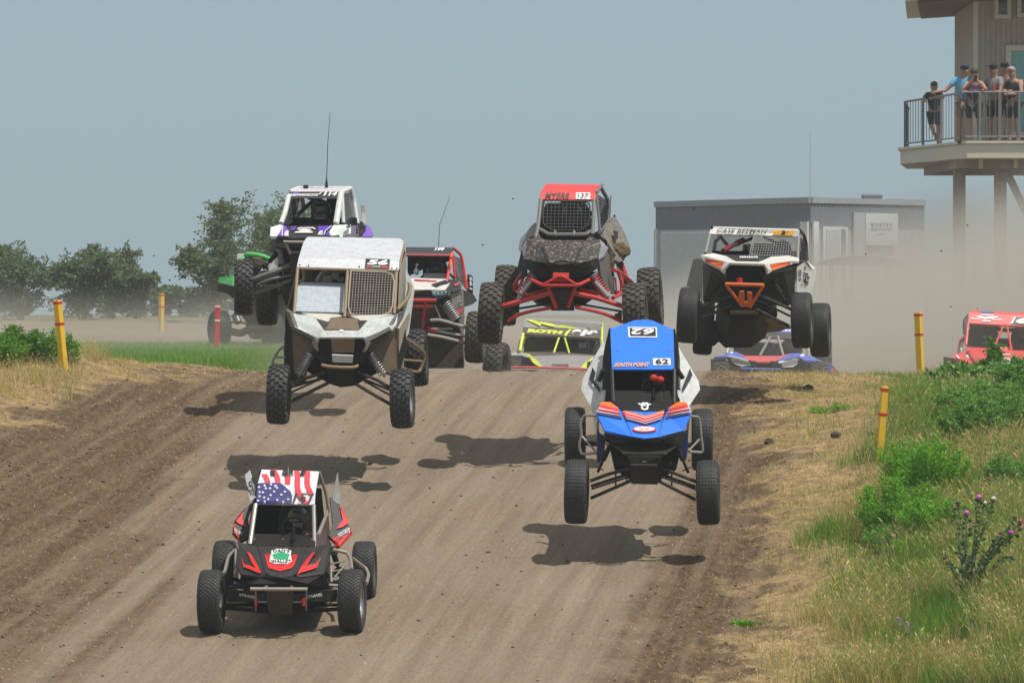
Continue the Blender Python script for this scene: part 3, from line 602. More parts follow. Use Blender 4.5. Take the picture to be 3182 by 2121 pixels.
class Car:
    def __init__(s, label, reg, d0, base, cat='race buggy', name='race_buggy'):
        s.d0 = d0; s.reg = reg; b = s.P(*base); s.root = empty(name, b, label, cat, 'off road race buggies'); s.o = b
    def P(s, u, v, dy=0.0):
        x0, y0, k = s.reg; return W(x0 + u / k, y0 + v / k, s.d0 + dy)
    def pts(s, t): return [s.P(*q) for q in (pp(t) if isinstance(t, str) else t)]
    def sheet(s, name, verts, faces, mt, th=.02, par=None, bevel=.004, label=None):
        V = s.pts(verts)
        if name in ('roof', 'rear_pod', 'side_panel', 'tin_firewall', 'number_plate', 'hood') and len(faces[0]) > 3: # make the main face planar
            f = faces[0]; A_ = np.array([[V[i].x, V[i].z, 1] for i in f]); y_ = np.array([V[i].y for i in f]); a_, b_, c_ = np.linalg.lstsq(A_, y_, rcond=None)[0]
            for i in f:
                o_ = Vector((0, 0, CAMZ)); d_ = V[i] - o_; den = d_.y - a_ * d_.x - b_ * d_.z; t_ = (c_ + b_ * CAMZ) / den
                if .992 < t_ < 1.008: V[i] = o_ + d_ * t_
        n = len(V); N = [Vector() for _ in V]
        for f in faces:
            nn = Vector()
            for i in range(len(f)):
                a, b = V[f[i]], V[f[(i + 1) % len(f)]]; nn += a.cross(b)
            nn.normalize()
            if nn.dot(Vector((0, -1, .35))) < 0: nn = -nn
            for i in f: N[i] += nn
        V2 = [v - (q.normalized() if q.length else Vector((0, -1, 0))) * th for v, q in zip(V, N)]
        fs = [tuple(f) for f in faces] + [tuple(i + n for i in reversed(f)) for f in faces]
        cnt = {}
        for f in faces:
            for i in range(len(f)):
                e = (f[i], f[(i + 1) % len(f)]); cnt[tuple(sorted(e))] = cnt.get(tuple(sorted(e)), []) + [e]
        for k, e in cnt.items():
            if len(e) == 1: a, b = e[0]; fs.append((b, a, a + n, b + n))
        m = MB(); m.add(V + V2, fs); o = m.build(name, mt, par or s.root, bevel=bevel)
        if label: o['label'] = label
        return o
    def poly(s, name, t, mt, th=.02, par=None, bevel=.004, label=None):
        q = pp(t) if isinstance(t, str) else t; return s.sheet(name, q, [tuple(range(len(q)))], mt, th, par, bevel, label)
    def mass(s, name, t, dep, mt, par=None, dz=0.0, bevel=.01, dx=0.0):
        m = MB(); P = s.pts(t); m.prism(P, (dx, dep, dz)); return m.build(name, mt, par or s.root, bevel=bevel)
    def tubes(s, name, lst, mt, r=.02, n=8, par=None, closed=False, split=True):
        m = MB()
        for t in lst:
            rr = r
            if isinstance(t, tuple): t, rr = t
            P = s.pts(t)
            if len(P) > 2 and not closed and not isinstance(rr, list): # round the corners
                Q = [P[0]]
                for i in range(1, len(P) - 1):
                    a, b, c = P[i - 1], P[i], P[i + 1]; f = .22
                    p1 = b.lerp(a, f); p2 = b.lerp(c, f); Q += [p1, (p1 + p2 + b * 2) / 4, p2]
                P = Q + [P[-1]]
            m.tube(P, rr, n, closed=closed)
            if split: o = m.build(name, mt, par or s.root, smooth=rad(40)); m = MB()
        return o if split else m.build(name, mt, par or s.root, smooth=rad(40))
    def onpl(s, u, v, pl, lift=.005):
        A, B, C_ = [s.P(*q) for q in pl]; nn = (B - A).cross(C_ - A).normalized()
        o = Vector((0, 0, CAMZ)); d = s.P(u, v, 0) - o; t = (A - o).dot(nn) / d.dot(nn); p = o + d * t
        if nn.dot(o - A) < 0: nn = -nn
        return p + nn * lift
    def surf(s, u, v, pl, par, lift):
        """point where the sight line meets the parent panel, lifted off it (stickers follow the panel)"""
        if par is not None and par.type == 'MESH':
            if par.name not in BV:
                o3 = world_loc(par); BV[par.name] = BVHTree.FromPolygons([tuple(q.co + o3) for q in par.data.vertices], [tuple(f.vertices) for f in par.data.polygons])
            o = Vector((0, 0, CAMZ)); d = (s.P(u, v, 0) - o).normalized(); h = BV[par.name].ray_cast(o, d)
            if h[0] is not None:
                n = h[1] if h[1].dot(d) < 0 else -h[1]
                return h[0] + n * lift - d * lift * .4
        return s.onpl(u, v, pl, lift)
    def decs(s, name, ts, pl, mt, par=None, lift=.008, L=20):
        bm = bmesh.new()
        for t in ts:
            q = pp(t) if isinstance(t, str) else t; bm.faces.new([bm.verts.new((a[0], a[1], 0)) for a in q])
        bmesh.ops.triangulate(bm, faces=bm.faces)
        for k in range(4):
            e = [e for e in bm.edges if e.calc_length() > L]
            if not e: break
            bmesh.ops.subdivide_edges(bm, edges=e, cuts=1); bmesh.ops.triangulate(bm, faces=bm.faces)
        bm.verts.index_update(); m = MB(); m.add([s.surf(v.co.x, v.co.y, pl, par, lift) for v in bm.verts], [[v.index for v in f.verts] for f in bm.faces]); bm.free()
        return m.build(name, mt, par or s.root)
    def dec(s, name, t, pl, mt, par=None, lift=.005): return s.decs(name, [t], pl, mt, par, lift)
    def text(s, name, tx, quad, pl, mt, par=None, lift=.014, bold=.0, shear=0.0):
        v, f = text_mesh(tx, [Vector(q) for q in pp(quad)], bold, shear, 0.0)
        m = MB(); m.add([s.surf(q.x, q.y, pl, par, lift) for q in v], f); return m.build(name, mt, par or s.root)
    def marks(s, name, u0, v0, u1, v1, pl, mt, par=None, n=9, sl=0.0, lift=.014):
        """a row of worn, illegible letter-like marks"""
        q = []; w_ = (u1 - u0) / n; h_ = v1 - v0
        for k in range(n):
            a = u0 + k * w_; vv = v0 + sl * (a - u0); j = rnd.uniform(.0, .25) * h_; q += [[(a, vv + j), (a + w_ * .35, vv + j), (a + w_ * .3, vv + h_), (a - w_ * .05, vv + h_ - j)], [(a + w_ * .35, vv + h_ * .35), (a + w_ * .8, vv + h_ * .3), (a + w_ * .8, vv + h_ * .6), (a + w_ * .3, vv + h_ * .65)], [(a + w_ * .3, vv + h_ * .78), (a + w_ * .82, vv + h_ * .75), (a + w_ * .78, vv + h_), (a + w_ * .3, vv + h_)]]
        return s.decs(name, q, pl, mt, par, lift, L=60)
    def wheel(s, u, v, dy, R, w, yaw=0, camber=0, side=1, style='knob', rim=None, mt=None, pitch=0):
        c = s.P(u, v, dy); E = Matrix.Rotation(rad(yaw), 4, 'Z') @ Matrix.Rotation(rad(camber), 4, 'Y') @ Matrix.Rotation(rad(rnd.uniform(0, 40) if not pitch else pitch), 4, 'X')
        if side < 0: E = E @ Matrix.Rotation(math.pi, 4, 'Z')
        o = bpy.data.objects.new('wheel', rim_mesh(R, w, rim or mrim)); COL.objects.link(o); o.parent = s.root; o.location = c - world_loc(s.root); o.rotation_euler = E.to_euler()
        me = tyre_mesh(R, w, style); mm = mt or mtyre
        t = bpy.data.objects.new('tyre', me); COL.objects.link(t); t.parent = o
        if not me.materials: me.materials.append(mm)
        if me.materials[0] is not mm:
            t.material_slots[0].link = 'OBJECT'; t.material_slots[0].material = mm
        return o
    def shock(s, a, b, r=.045, coil=None, body=None, turns=9, wire=.008):
        A = s.P(*pp(a)[0]); B = s.P(*pp(b)[0]); m = MB(); m.tube([A, A.lerp(B, .55)], r * .55, 10); m.tube([A.lerp(B, .5), B], r * .3, 8)
        m.tube([A.lerp(B, .02), A.lerp(B, .06)], r * 1.05, 12); m.tube([A.lerp(B, .84), A.lerp(B, .87)], r * 1.05, 12)
        sh = m.build('shock_absorber', body or mdark, s.root, smooth=rad(40))
        if coil:
            ax = (B - A).normalized(); e = ax.orthogonal().normalized(); f = ax.cross(e); n = turns * 10
            P = [A.lerp(B, .06 + .78 * i / n) + (e * math.cos(i * 2 * math.pi / 10) + f * math.sin(i * 2 * math.pi / 10)) * r for i in range(n + 1)]
            m = MB(); m.tube(P, wire, 5); m.build('coil_spring', coil, sh, smooth=3)
        return sh
    def net(s, name, quad, nx, ny, r=.0035, mt=None, par=None, clip=None):
        """wire net inside a quad tl,tr,br,bl"""
        q = s.pts(quad); m = MB(); tl, tr, br, bl = q
        for i in range(nx + 1):
            t = i / nx; a = tl.lerp(tr, t); b = bl.lerp(br, t)
            if clip: b = a.lerp(b, clip(t))
            m.tube([a, b], r, 4, cap=False)
        for j in range(ny + 1):
            t = j / ny; a = tl.lerp(bl, t); b = tr.lerp(br, t)
            if clip and t > .8: a, b = a.lerp(b, (t - .8) * .9), b.lerp(a, (t - .8) * .9)
            m.tube([a, b], r, 4, cap=False)
        return m.build(name, mt or mwire, par or s.root)
    def bolts(s, lst, pl, r=.009, mt=None, par=None):
        for u, v in lst: m = MB(); m.sphere(s.surf(u, v, pl, par, .003), r, 6); m.build('bolt', mt or mrims, par or s.root)
HELM = {}
def driver(car, u, v, dy, label, helm, visor=None, suit=None, sc=1.0, group='buggy drivers'):
    """seated driver: one continuous skinned body, helmet as child"""
    h = car.P(u, v, dy); z = Vector((0, 0, 1))
    root_loc = h + Vector((0, .1, -.75 * sc))
    J = {'pel': (0, .02, 0), 'bel': (0, .06, .2), 'che': (0, .06, .42), 'nk': (0, .04, .58), 'hd': (0, 0, .74),
         'sl': (-.19, .05, .50), 'sr': (.19, .05, .50), 'el': (-.30, -.10, .30), 'er': (.30, -.10, .30), 'wl': (-.17, -.36, .34), 'wr': (.17, -.36, .34), 'hl': (-.13, -.44, .37), 'hr': (.13, -.44, .37),
         'kl': (-.17, -.42, .12), 'kr': (.17, -.42, .12), 'fl': (-.15, -.70, -.18), 'fr': (.15, -.70, -.18), 'tl': (-.15, -.86, -.10), 'tr': (.15, -.86, -.10)}
    Rr = {'pel': .15, 'bel': .13, 'che': .15, 'nk': .06, 'hd': .095, 'sl': .075, 'sr': .075, 'el': .045, 'er': .045, 'wl': .032, 'wr': .032, 'hl': .04, 'hr': .04, 'kl': .065, 'kr': .065, 'fl': .045, 'fr': .045, 'tl': .04, 'tr': .04}
    E = [('pel', 'bel'), ('bel', 'che'), ('che', 'nk'), ('nk', 'hd'), ('che', 'sl'), ('che', 'sr'), ('sl', 'el'), ('sr', 'er'), ('el', 'wl'), ('er', 'wr'), ('wl', 'hl'), ('wr', 'hr'), ('pel', 'kl'), ('pel', 'kr'), ('kl', 'fl'), ('kr', 'fr'), ('fl', 'tl'), ('fr', 'tr')]
    o = skin_body('person', J, Rr, E, suit or mseat, root_loc, sc)
    tag(o, label, 'person', group)
    m = MB(); c = h; m.sphere(c + Vector((0, .01, 0)), (.128 * sc, .15 * sc, .135 * sc), 20); m.prism([c + Vector((-.075, -.13, -.055)) * sc, c + Vector((.075, -.13, -.055)) * sc, c + Vector((.06, -.15, -.115)) * sc, c + Vector((-.06, -.15, -.115)) * sc], (0, .1, 0))
    m.prism([c + Vector((-.09, -.12, .075)) * sc, c + Vector((.09, -.12, .075)) * sc, c + Vector((.07, -.21, .085)) * sc, c + Vector((-.07, -.21, .085)) * sc], (0, 0, .012))
    he = m.build('helmet', helm, o, smooth=rad(50))
    for sg in (-1, 1):
        m = MB(); pq = [h + Vector((sg * .10, -.03, -.20)) * sc, h + Vector((sg * .09, -.13, -.30)) * sc, h + Vector((sg * .05, -.12, -.50)) * sc]; m.add([q + Vector((dx, 0, 0)) for q in pq for dx in (-.022, .022)], [(0, 1, 3, 2), (2, 3, 5, 4)]); m.build('harness_strap', mat('red harness', (.30, .02, .02), .8), o)
    m = MB(); n = 9; ring = []
    for zz in (-.045, .045): ring += [c + Vector((math.sin(t) * .131, .01 - math.cos(t) * .155, zz)) * 1.0 for t in [(-1.05 + 2.1 * i / (n - 1)) for i in range(n)]]
    m.add(ring, [(i, i + 1, n + i + 1, n + i) for i in range(n - 1)]); m.build('visor', visor or mat('smoked visor', (.03, .03, .035), .12, spec=.8), he, smooth=3)
    return o
def skin_body(name, J, Rr, E, mt, loc, sc=1.0, parent=None, sub=1):
    ks = list(J); me = bpy.data.meshes.new(name); me.from_pydata([tuple(Vector(J[k]) * sc) for k in ks], [(ks.index(a), ks.index(b)) for a, b in E], [])
    o = bpy.data.objects.new(name, me); COL.objects.link(o); 
    m = o.modifiers.new('skin', 'SKIN'); m.use_smooth_shade = True
    for i, k in enumerate(ks): me.skin_vertices[0].data[i].radius = (Rr[k] * sc,) * 2 if not isinstance(Rr[k], tuple) else tuple(q * sc for q in Rr[k])
    me.skin_vertices[0].data[0].use_root = True
    s2 = o.modifiers.new('sub', 'SUBSURF'); s2.levels = sub; s2.render_levels = sub
    dg = bpy.context.evaluated_depsgraph_get(); me2 = bpy.data.meshes.new_from_object(o.evaluated_get(dg)); bpy.data.objects.remove(o); bpy.data.meshes.remove(me)
    me2.name = name; me2.materials.clear(); me2.polygons.foreach_set('use_smooth', [True] * len(me2.polygons))
    return link(name, me2, mt, parent, loc)
def seat(car, u, v, dy, w=.42, h=.62, mt=None):
    c = car.P(u, v, dy); m = MB()
    m.prism([c + Vector(q) for q in ((-w * .5, 0, -h * .5), (w * .5, 0, -h * .5), (w * .52, 0, h * .1), (w * .42, 0, h * .28), (w * .27, 0, h * .5), (-w * .27, 0, h * .5), (-w * .42, 0, h * .28), (-w * .52, 0, h * .1))], (0, .1, 0))
    m.box(c + Vector((0, -.22, -h * .5)), (w, .5, .12))
    return m.build('seat', mt or mseat, car.root, bevel=.03)
def steer(car, u, v, dy, r=.135):
    c = car.P(u, v, dy); m = MB(); P = [c + Vector((math.cos(a) * r, math.sin(a) * r * .4, math.sin(a) * r * .9)) for a in [k * math.pi / 10 for k in range(20)]]
    m.tube(P, .011, 6, closed=True); m.tube([c + Vector((-r, 0, 0)), c + Vector((r, 0, 0))], .012, 6); m.tube([c, c + Vector((0, -.4, -.12))], .018, 8)
    return m.build('steering_wheel', mcab, car.root, smooth=rad(50))
# ================================================================ buggy 151
mred = mat('red graphic', (.62, .012, .014), .55); mflagr = mat('flag red', (.68, .03, .04), .35, coat=.2); mflagw = mat('flag white', (.72, .68, .74), .4, coat=.2); mflagb = mat('flag blue', (.025, .028, .16), .4, coat=.2)
mgrn = mat('badge green', (.01, .32, .13), .5); mtan = mat('muddy tube', (.33, .25, .17), .55, dust=.5, scale=12); mgrey = mat('grey tube', (.32, .31, .30), .42, metal=.4, dust=.3, scale=12)
mskid = mat('muddy skid plate', (.035, .027, .02), .8, dust=.35, dcol=(.09, .065, .045), scale=8)
c = Car('black and red buggy with stars and stripes roof, nearest, wheels on the dirt', (580, 1420, 2.703), 55.0, (800, 1470, 1.1))
c.wheel(205, 1208, 0, .342, .25, -4, 0, -1, 'fine', mrims); c.wheel(1388, 1205, 0, .342, .25, -6, 0, 1, 'fine', mrims)
c.wheel(322, 948, 2.3, .337, .25, -3, 0, -1, 'fine', mrims); c.wheel(1492, 955, 2.3, .337, .25, -3, 0, 1, 'fine', mrims)
c.mass('chassis', '470,1050,.1 1180,1070,.1 1170,1210,.1 1010,1300,.0 600,1300,.0 480,1200,.1', 2.3, mdark)
c.mass('tub', '540,720,.95 1095,720,.95 1150,1000,.9 480,1000,.9', 1.35, mcab)
rf = c.sheet('roof', '628,102,1.95 1112,118,1.95 1082,290,1.25 592,232,1.25 1074,398,1.12 582,385,1.12', [(0, 1, 2, 3), (3, 2, 4, 5)], mflagw, .03, label='roof painted with stars and stripes')
T = pp('628,102,1.95 1112,118,1.95 592,232,1.25'); F = pp('592,232,1.25 1082,290,1.25 582,385,1.12')
def wavy(i, v0, v1, w, m_=14):
    out = []; f = lambda t: 600 + i * 92 + 95 * t + 22 * math.sin(t * 5.2 + i * .5)
    for k in range(m_):
        t, t2 = k / m_, (k + 1) / m_; va, vb = v0 + (v1 - v0) * t, v0 + (v1 - v0) * t2
        ok = lambda u, v: u > 634 - (v - 102) * .3 and u < 1108 - (v - 118) * .15 and v > 104 + (u - 628) * .033 and v < 386 + (u - 582) * .02 and not (232 + (u - 592) * .118 - 4 < v < 232 + (u - 592) * .118 + 3 and False)
        q = [(f(t), va), (f(t) + w, va), (f(t2) + w, vb), (f(t2), vb)]
        if all(ok(*p) for p in q): out.append(q)
    return out
for i in range(-1, 6):
    q = [p for p in wavy(i, 108, 392, 46, 30) if not (p[2][1] > 236 and min(a[0] for a in p) < 886)]
    if q: c.decs('red_stripe', q, T, mflagr, rf, L=60)
c.dec('flag_canton', '596,226 700,222 792,226 830,258 590,233', T, mflagb, rf, lift=.013); c.dec('flag_canton', '592,234 830,258 870,290 885,330 884,392 582,386', F, mflagb, rf, lift=.013)
def star(u, v, r, sq=.85):
    return [(u + math.sin(k * math.pi / 5) * r * (1 if k % 2 == 0 else .45), v - math.cos(k * math.pi / 5) * r * sq * (1 if k % 2 == 0 else .45)) for k in range(10)]
for a, b in ((608, 258), (655, 246), (706, 238), (612, 300), (640, 302), (664, 268), (700, 268), (735, 295), (705, 325), (760, 265), (795, 322), (825, 296), (612, 335), (650, 345), (685, 358), (760, 366), (852, 360), (600, 372), (655, 378), (810, 382), (745, 252)): c.decs('star', [star(a, b, 14)], F, mflagw, rf, lift=.018)
c.text('race_number', '151', '888,310 1068,312 1058,385 890,383', F, mblack, rf, bold=.03, shear=.25, lift=.018)
c.text('race_number', '151', '1000,125 700,120 705,162 985,165', T, mblack, rf, bold=.03, lift=.018)
c.tubes('roof_antenna', ['852,165,1.6 853,85,1.6'], mtan, .008, par=rf)
c.tubes('roof_pillar', ['578,395,1.12 530,735,.75'], mgrey, .026); c.tubes('roof_pillar', ['1066,400,1.12 1072,770,.75'], mgrey, .022)
c.tubes('roof_pillar', ['1112,125,1.95 1170,300,2.05 1190,440,2.05 1090,690,1.0'], mgrey, .018); c.tubes('roof_pillar', ['628,110,1.95 560,420,2.05 520,690,2.0'], mdark, .02)
c.mass('rear_wall', '600,250,2.0 1130,260,2.0 1180,760,2.0 540,760,2.0', .05, mcab)  # black wall added behind the seats to make the cab interior dark
c.poly('side_panel', '1090,690,1.0 1190,450,2.05 1205,700,2.2 1200,1010,1.6 1150,900,.6', mat('black red door', (.03, .012, .012), .4, dust=.2), .03)
c.poly('side_panel', '540,690,1.0 560,420,2.05 500,700,2.2 470,1000,1.6 500,900,.6', mblk, .03)
cw = c.sheet('cowl', '550,640,1.0 1080,650,1.0 1080,750,.6 560,740,.6', [(0, 1, 2, 3)], mdark, .02)
c.bolts([(570, 690), (808, 692), (1050, 692)], pp('550,640,1.0 1080,650,1.0 560,740,.6'), .010, par=cw)
hd = c.sheet('hood', '560,738,.6 640,745,.6 1010,752,.6 1080,750,.6 975,760,.55 910,990,-.3 790,1008,-.36 672,985,-.3 600,748,.58', [(1, 2, 4, 5, 6, 7, 8)], mblk, .02)
HP = pp('640,745,.6 1010,752,.6 790,1008,-.36')
c.tubes('hood_crease', ['605,750,.57 672,988,-.31', '985,760,.57 910,992,-.31'], mblk, .018, par=hd)
c.decs('red_chevron', ['655,818 690,892 782,922 872,896 932,822 905,905 880,938 780,962 684,934 668,880'], HP, mred, hd)
c.decs('badge', ['712,790 745,778 845,778 878,795 872,830 885,880 850,905 730,903 692,880 722,840'], HP, mwhite, hd, lift=.013)
c.decs('badge_patch', ['720,825 790,808 866,825 850,865 790,870 730,862'], HP, mgrn, hd, lift=.017)
c.text('badge_lettering', "DAD'S", '722,784 866,786 862,812 728,812', HP, mblack, hd, bold=.02, lift=.02); c.text('badge_lettering', 'WALLET', '700,872 880,872 868,900 718,900', HP, mblack, hd, bold=.02, lift=.02)
fl = c.sheet('fender', '425,705,.5 515,735,.6 605,750,.57 672,988,-.31 620,1005,-.3 455,980,-.15 410,900,.05 440,740,.35', [(7, 0, 1, 2, 3, 4, 5, 6)], mblk, .03)
fr = c.sheet('fender', '1215,715,.5 1110,745,.6 985,760,.57 910,992,-.31 960,1005,-.3 1150,975,-.15 1205,860,.05 1200,740,.35', [(7, 0, 1, 2, 3, 4, 5, 6)], mblk, .03)
c.poly('fender_edge', '405,770,.4 435,750,.5 425,960,.0 405,900,.1', mgrey, .01, par=fl)
LP = pp('515,735,.6 672,988,-.31 410,900,.05'); RP = pp('1110,745,.6 910,992,-.31 1205,860,.05')
c.decs('red_flash', ['455,845 480,915 528,922 575,945 625,985 600,985 545,960 475,935', '505,805 530,815 600,930 625,985 590,965 545,900'], LP, mred, fl, lift=.02); c.decs('red_flash', ['1085,805 1055,815 960,930 928,1000 962,980 1000,940', '1132,848 1090,905 1010,925 955,985 1040,960 1095,940'], RP, mred, fr, lift=.02)
c.poly('grille', '455,982,-.12 620,1008,-.28 672,990,-.3 790,1010,-.36 910,994,-.3 960,1008,-.28 1150,978,-.12 1205,1095,.05 1050,1120,-.2 1010,1065,-.34 560,1065,-.34 520,1110,-.2 330,1090,.05 440,1045,.0', mdark, .05)
c.tubes('bumper', [('532,1106,-.45 1014,1108,-.45', .02), ('640,1106,-.45 680,1080,-.3', .014), ('900,1106,-.45 870,1080,-.3', .014), ('578,1110,-.43 580,1290,-.2', .008), ('1005,1110,-.43 1003,1290,-.2', .008)], msteel)
sk = c.poly('skid_plate', '660,1130,-.43 895,1130,-.43 885,1325,-.2 690,1330,-.2', mskid, .015)
c.bolts([(690, 1160), (860, 1155), (715, 1275), (840, 1280)], pp('660,1130,-.43 895,1130,-.43 885,1325,-.2'), .009, mskid, sk)
for t in ('330,1110,0 520,1120,-.1 655,1150,-.2 655,1210,-.2 340,1215,.0', '1265,1110,0 1080,1120,-.1 900,1150,-.2 900,1210,-.2 1260,1215,.0'): c.poly('suspension_arm', t, mblk, .05)
c.tubes('suspension_arm', [('320,1265,.05 690,1295,-.1', .022), ('320,1240,.25 690,1240,.3', .018)], mdark); c.tubes('suspension_arm', [('1270,1275,.05 890,1300,-.1', .022), ('1270,1240,.25 890,1240,.3', .018)], mdark)
c.tubes('tie_rod', ['590,1215,-.25 680,1215,-.25', '890,1215,-.25 990,1215,-.25'], mgrey, .010)
c.text('lettering', 'XTRAVEL', '440,1142 580,1164 578,1186 440,1164', pp('330,1110,-.02 655,1150,-.22 340,1215,-.02'), mwhite, bold=.02, shear=.2); c.text('lettering', 'XTRAVEL', '985,1164 1135,1138 1135,1162 985,1190', pp('1265,1110,-.02 900,1150,-.22 1260,1215,-.02'), mwhite, bold=.02, shear=.2)
c.tubes('red_reservoir', [('580,1188,-.28 580,1250,-.27', .016), ('980,1185,-.28 980,1248,-.27', .018)], mred)
for t, m2, nm in (('1200,330,2.0 1285,400,1.9 1388,630,1.7 1275,752,1.6 1190,655,1.6 1225,560,1.8', mblk, 'rear_pod'), ('568,362,2.0 492,425,1.9 392,545,1.7 384,630,1.7 455,702,1.6 530,668,1.6 515,500,1.9', mblk, 'rear_pod')):
    pd = c.poly(nm, t, m2, .05)
    if t[0] == '1':
        PL = pp('1200,330,2.0 1388,630,1.7 1190,655,1.6')
        c.decs('red_edge', ['1280,395 1310,530 1300,545 1255,605 1310,590 1365,555', '1388,600 1388,632 1275,752 1235,715 1220,680 1272,725 1372,635'], PL, mred, pd, lift=.012)
        c.decs('sponsor_box', ['1268,648 1365,592 1368,640 1272,692'], PL, mwhite, pd, lift=.010); c.decs('sponsor_box_inner', ['1272,652 1361,600 1363,637 1276,687'], PL, mblack, pd, lift=.013)
        c.text('lettering', 'NO LIMIT', '1280,655 1358,610 1358,632 1282,676', PL, mwhite, pd, lift=.016, bold=.01)
    else:
        PL = pp('568,362,2.0 392,545,1.7 455,702,1.6')
        c.decs('red_edge', ['488,425 470,480 465,530 500,590 440,565 400,535', '384,600 395,560 400,640 450,700 430,680'], PL, mred, pd, lift=.012); c.text('lettering', 'NO LIMIT', '398,600 470,640 465,668 402,632', PL, mwhite, pd, lift=.016)
c.poly('rear_fin', '1272,125,2.2 1285,300,2.15 1290,400,2.1 1235,370,2.0 1225,330,2.05', mat('scuffed aluminium', (.34, .36, .37), .45, metal=.3, dust=.4), .015)
npl = c.poly('number_plate', '486,150,2.05 530,108,2.05 586,292,2.0 576,342,2.0 530,380,2.0', mwhite, .012); c.text('race_number', '151', '500,255 548,165 580,245 535,312', pp('486,150,2.05 530,108,2.05 586,292,2.0'), mblack, npl, lift=.012, bold=.02)
c.tubes('nerf_bar', ['415,775,1.6 350,830,1.4 320,960,.8 300,980,.6'], msteel, .02); c.tubes('nerf_bar', ['1225,775,1.0 1345,800,1.1 1378,860,.9 1386,945,.5', '1390,845,1.8 1500,930,1.9 1528,985,1.8 1510,1060,1.3', '1195,1075,.6 1270,1080,.6'], msteel, .02)
c.tubes('side_frame', [('1085,690,1.0 1190,445,2.05', .02), ('1205,830,1.2 1215,1050,.8', .012), ('1200,900,1.4 1330,870,1.8', .01), ('1210,960,1.2 1340,940,1.9', .01), ('1215,1040,1.0 1350,880,1.9', .01)], mgrey)
c.shock('1225,780,1.5', '1290,990,1.9', .06, None); c.tubes('suspension_arm', ['1200,1060,1.9 1480,1000,2.3', '500,1060,1.9 330,1000,2.3'], mdark, .025)
seat(c, 930, 560, 1.55)
driver(c, 935, 500, 1.45, 'driver in a dark suit inside the black and red flag roof buggy', mat('dark helmet', (.02, .02, .025), .3, coat=.5), sc=.9)
steer(c, 900, 600, 1.0)

# ================================================================ buggy 62
mblue = mat('blue paint', (.006, .175, .86), .36, coat=.2, dust=.45, dcol=(.22, .2, .18), scale=16, var=.05, dlo=.66, dmin=.06, dwid=.05); mnavy = mat('navy stripe', (.025, .03, .13), .4); mor2 = mat('orange stripe', (.85, .16, .015), .4); mrd2 = mat('red stripe', (.68, .03, .035), .4); mdr2 = mat('dark red stripe', (.28, .012, .03), .4)
mwdirt = mat('dirty white body', (.60, .62, .62), .45, dust=.35, dcol=(.22, .19, .14), scale=6, dlo=.55, coat=.2)
c = Car('blue roofed buggy in mid air, nose down with orange chevron stripes, right of centre', (1700, 960, 2.2397), 59.6, (665, 1500, 1.1))
c.wheel(206, 1269, 0, .381, .265, -4, 1.5, -1, 'rib'); c.wheel(1122, 1276, 0, .381, .265, -4, -1.5, 1, 'rib', mrims)
c.wheel(196, 897, 2.1, .378, .25, -2, 0, -1, 'rib'); c.wheel(1080, 908, 2.1, .378, .26, -2, 0, 1, 'rib')
rf = c.sheet('roof', '440,137,2.0 610,76,2.1 680,71,2.12 735,78,2.1 880,142,2.0 886,400,1.15 450,398,1.15 886,418,1.12 450,418,1.12 660,100,2.05', [(0, 1, 2, 3, 4, 5, 6), (6, 5, 7, 8)], mblue, .03)
T = pp('440,137,2.0 880,142,2.0 450,398,1.15')
c.decs('number_panel', ['562,128 763,130 766,201 568,199'], T, mwhite, rf); c.decs('number_panel_inner', ['574,136 755,138 758,193 578,191'], T, mblack, rf, lift=.012)
c.text('race_number', '62', '742,186 586,184 586,142 745,144', T, mwhite, rf, lift=.017, bold=.03, shear=.2)
c.decs('number_panel', ['737,346 859,346 860,393 740,394'], T, mwhite, rf); c.text('race_number', '62', '752,351 846,351 846,389 754,389', T, mblack, rf, lift=.012, bold=.04)
c.text('lettering', 'SOUTH POINT', '468,380 716,378 712,404 468,406', T, mat('amber lettering', (.8, .32, .02), .5), rf, bold=.05, shear=.25)
c.bolts([(660, 87), (480, 173), (841, 174), (485, 291), (845, 290), (673, 215)], T, .013, par=rf)
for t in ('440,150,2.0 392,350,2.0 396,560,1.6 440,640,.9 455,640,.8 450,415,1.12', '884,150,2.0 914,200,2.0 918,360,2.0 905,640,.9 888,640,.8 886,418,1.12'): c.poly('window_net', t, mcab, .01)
c.tubes('roof_pillar', ['452,418,1.12 462,650,.75'], mblack, .022); c.tubes('roof_pillar', ['886,418,1.12 884,655,.75'], mblack, .022)
c.tubes('roof_pillar', ['442,135,2.0 398,330,2.05 395,560,1.7'], mblk, .02); c.tubes('roof_pillar', ['880,140,2.0 914,330,2.05 918,560,1.7'], mblk, .02)
c.mass('rear_wall', '420,300,2.0 905,300,2.0 900,640,1.7 430,640,1.7', .05, mcab)  # black sheet closes the cab so its inside reads dark
cw = c.poly('cowl', '470,565,1.0 868,568,1.0 888,655,.72 965,648,.6 835,705,.5 680,712,.48 520,700,.5 400,645,.6 462,650,.75', mdark, .02)
CP = pp('470,565,1.0 868,568,1.0 680,712,.48'); c.bolts([(718, 588 + 16 * k) for k in range(4)] + [(797, 588 + 16 * k) for k in range(4)], CP, .007, par=cw)
c.decs('emblem', ['632,658 660,660 662,653 700,653 704,660 735,662 728,670 708,671 704,700 680,708 655,698 654,671 638,668'], CP, mwhite, cw, lift=.008); c.decs('emblem_centre', ['666,662 695,662 694,690 680,697 667,690'], CP, mblack, cw, lift=.012); c.text('emblem_lettering', 'SD', '668,664 693,664 692,684 669,684', CP, mwhite, cw, bold=.05, lift=.018)
hd = c.poly('hood', '525,700,.52 680,715,.48 818,706,.52 772,888,-.3 677,898,-.34 594,885,-.3', mblue, .02)
HP = pp('525,700,.52 818,706,.52 677,898,-.34')
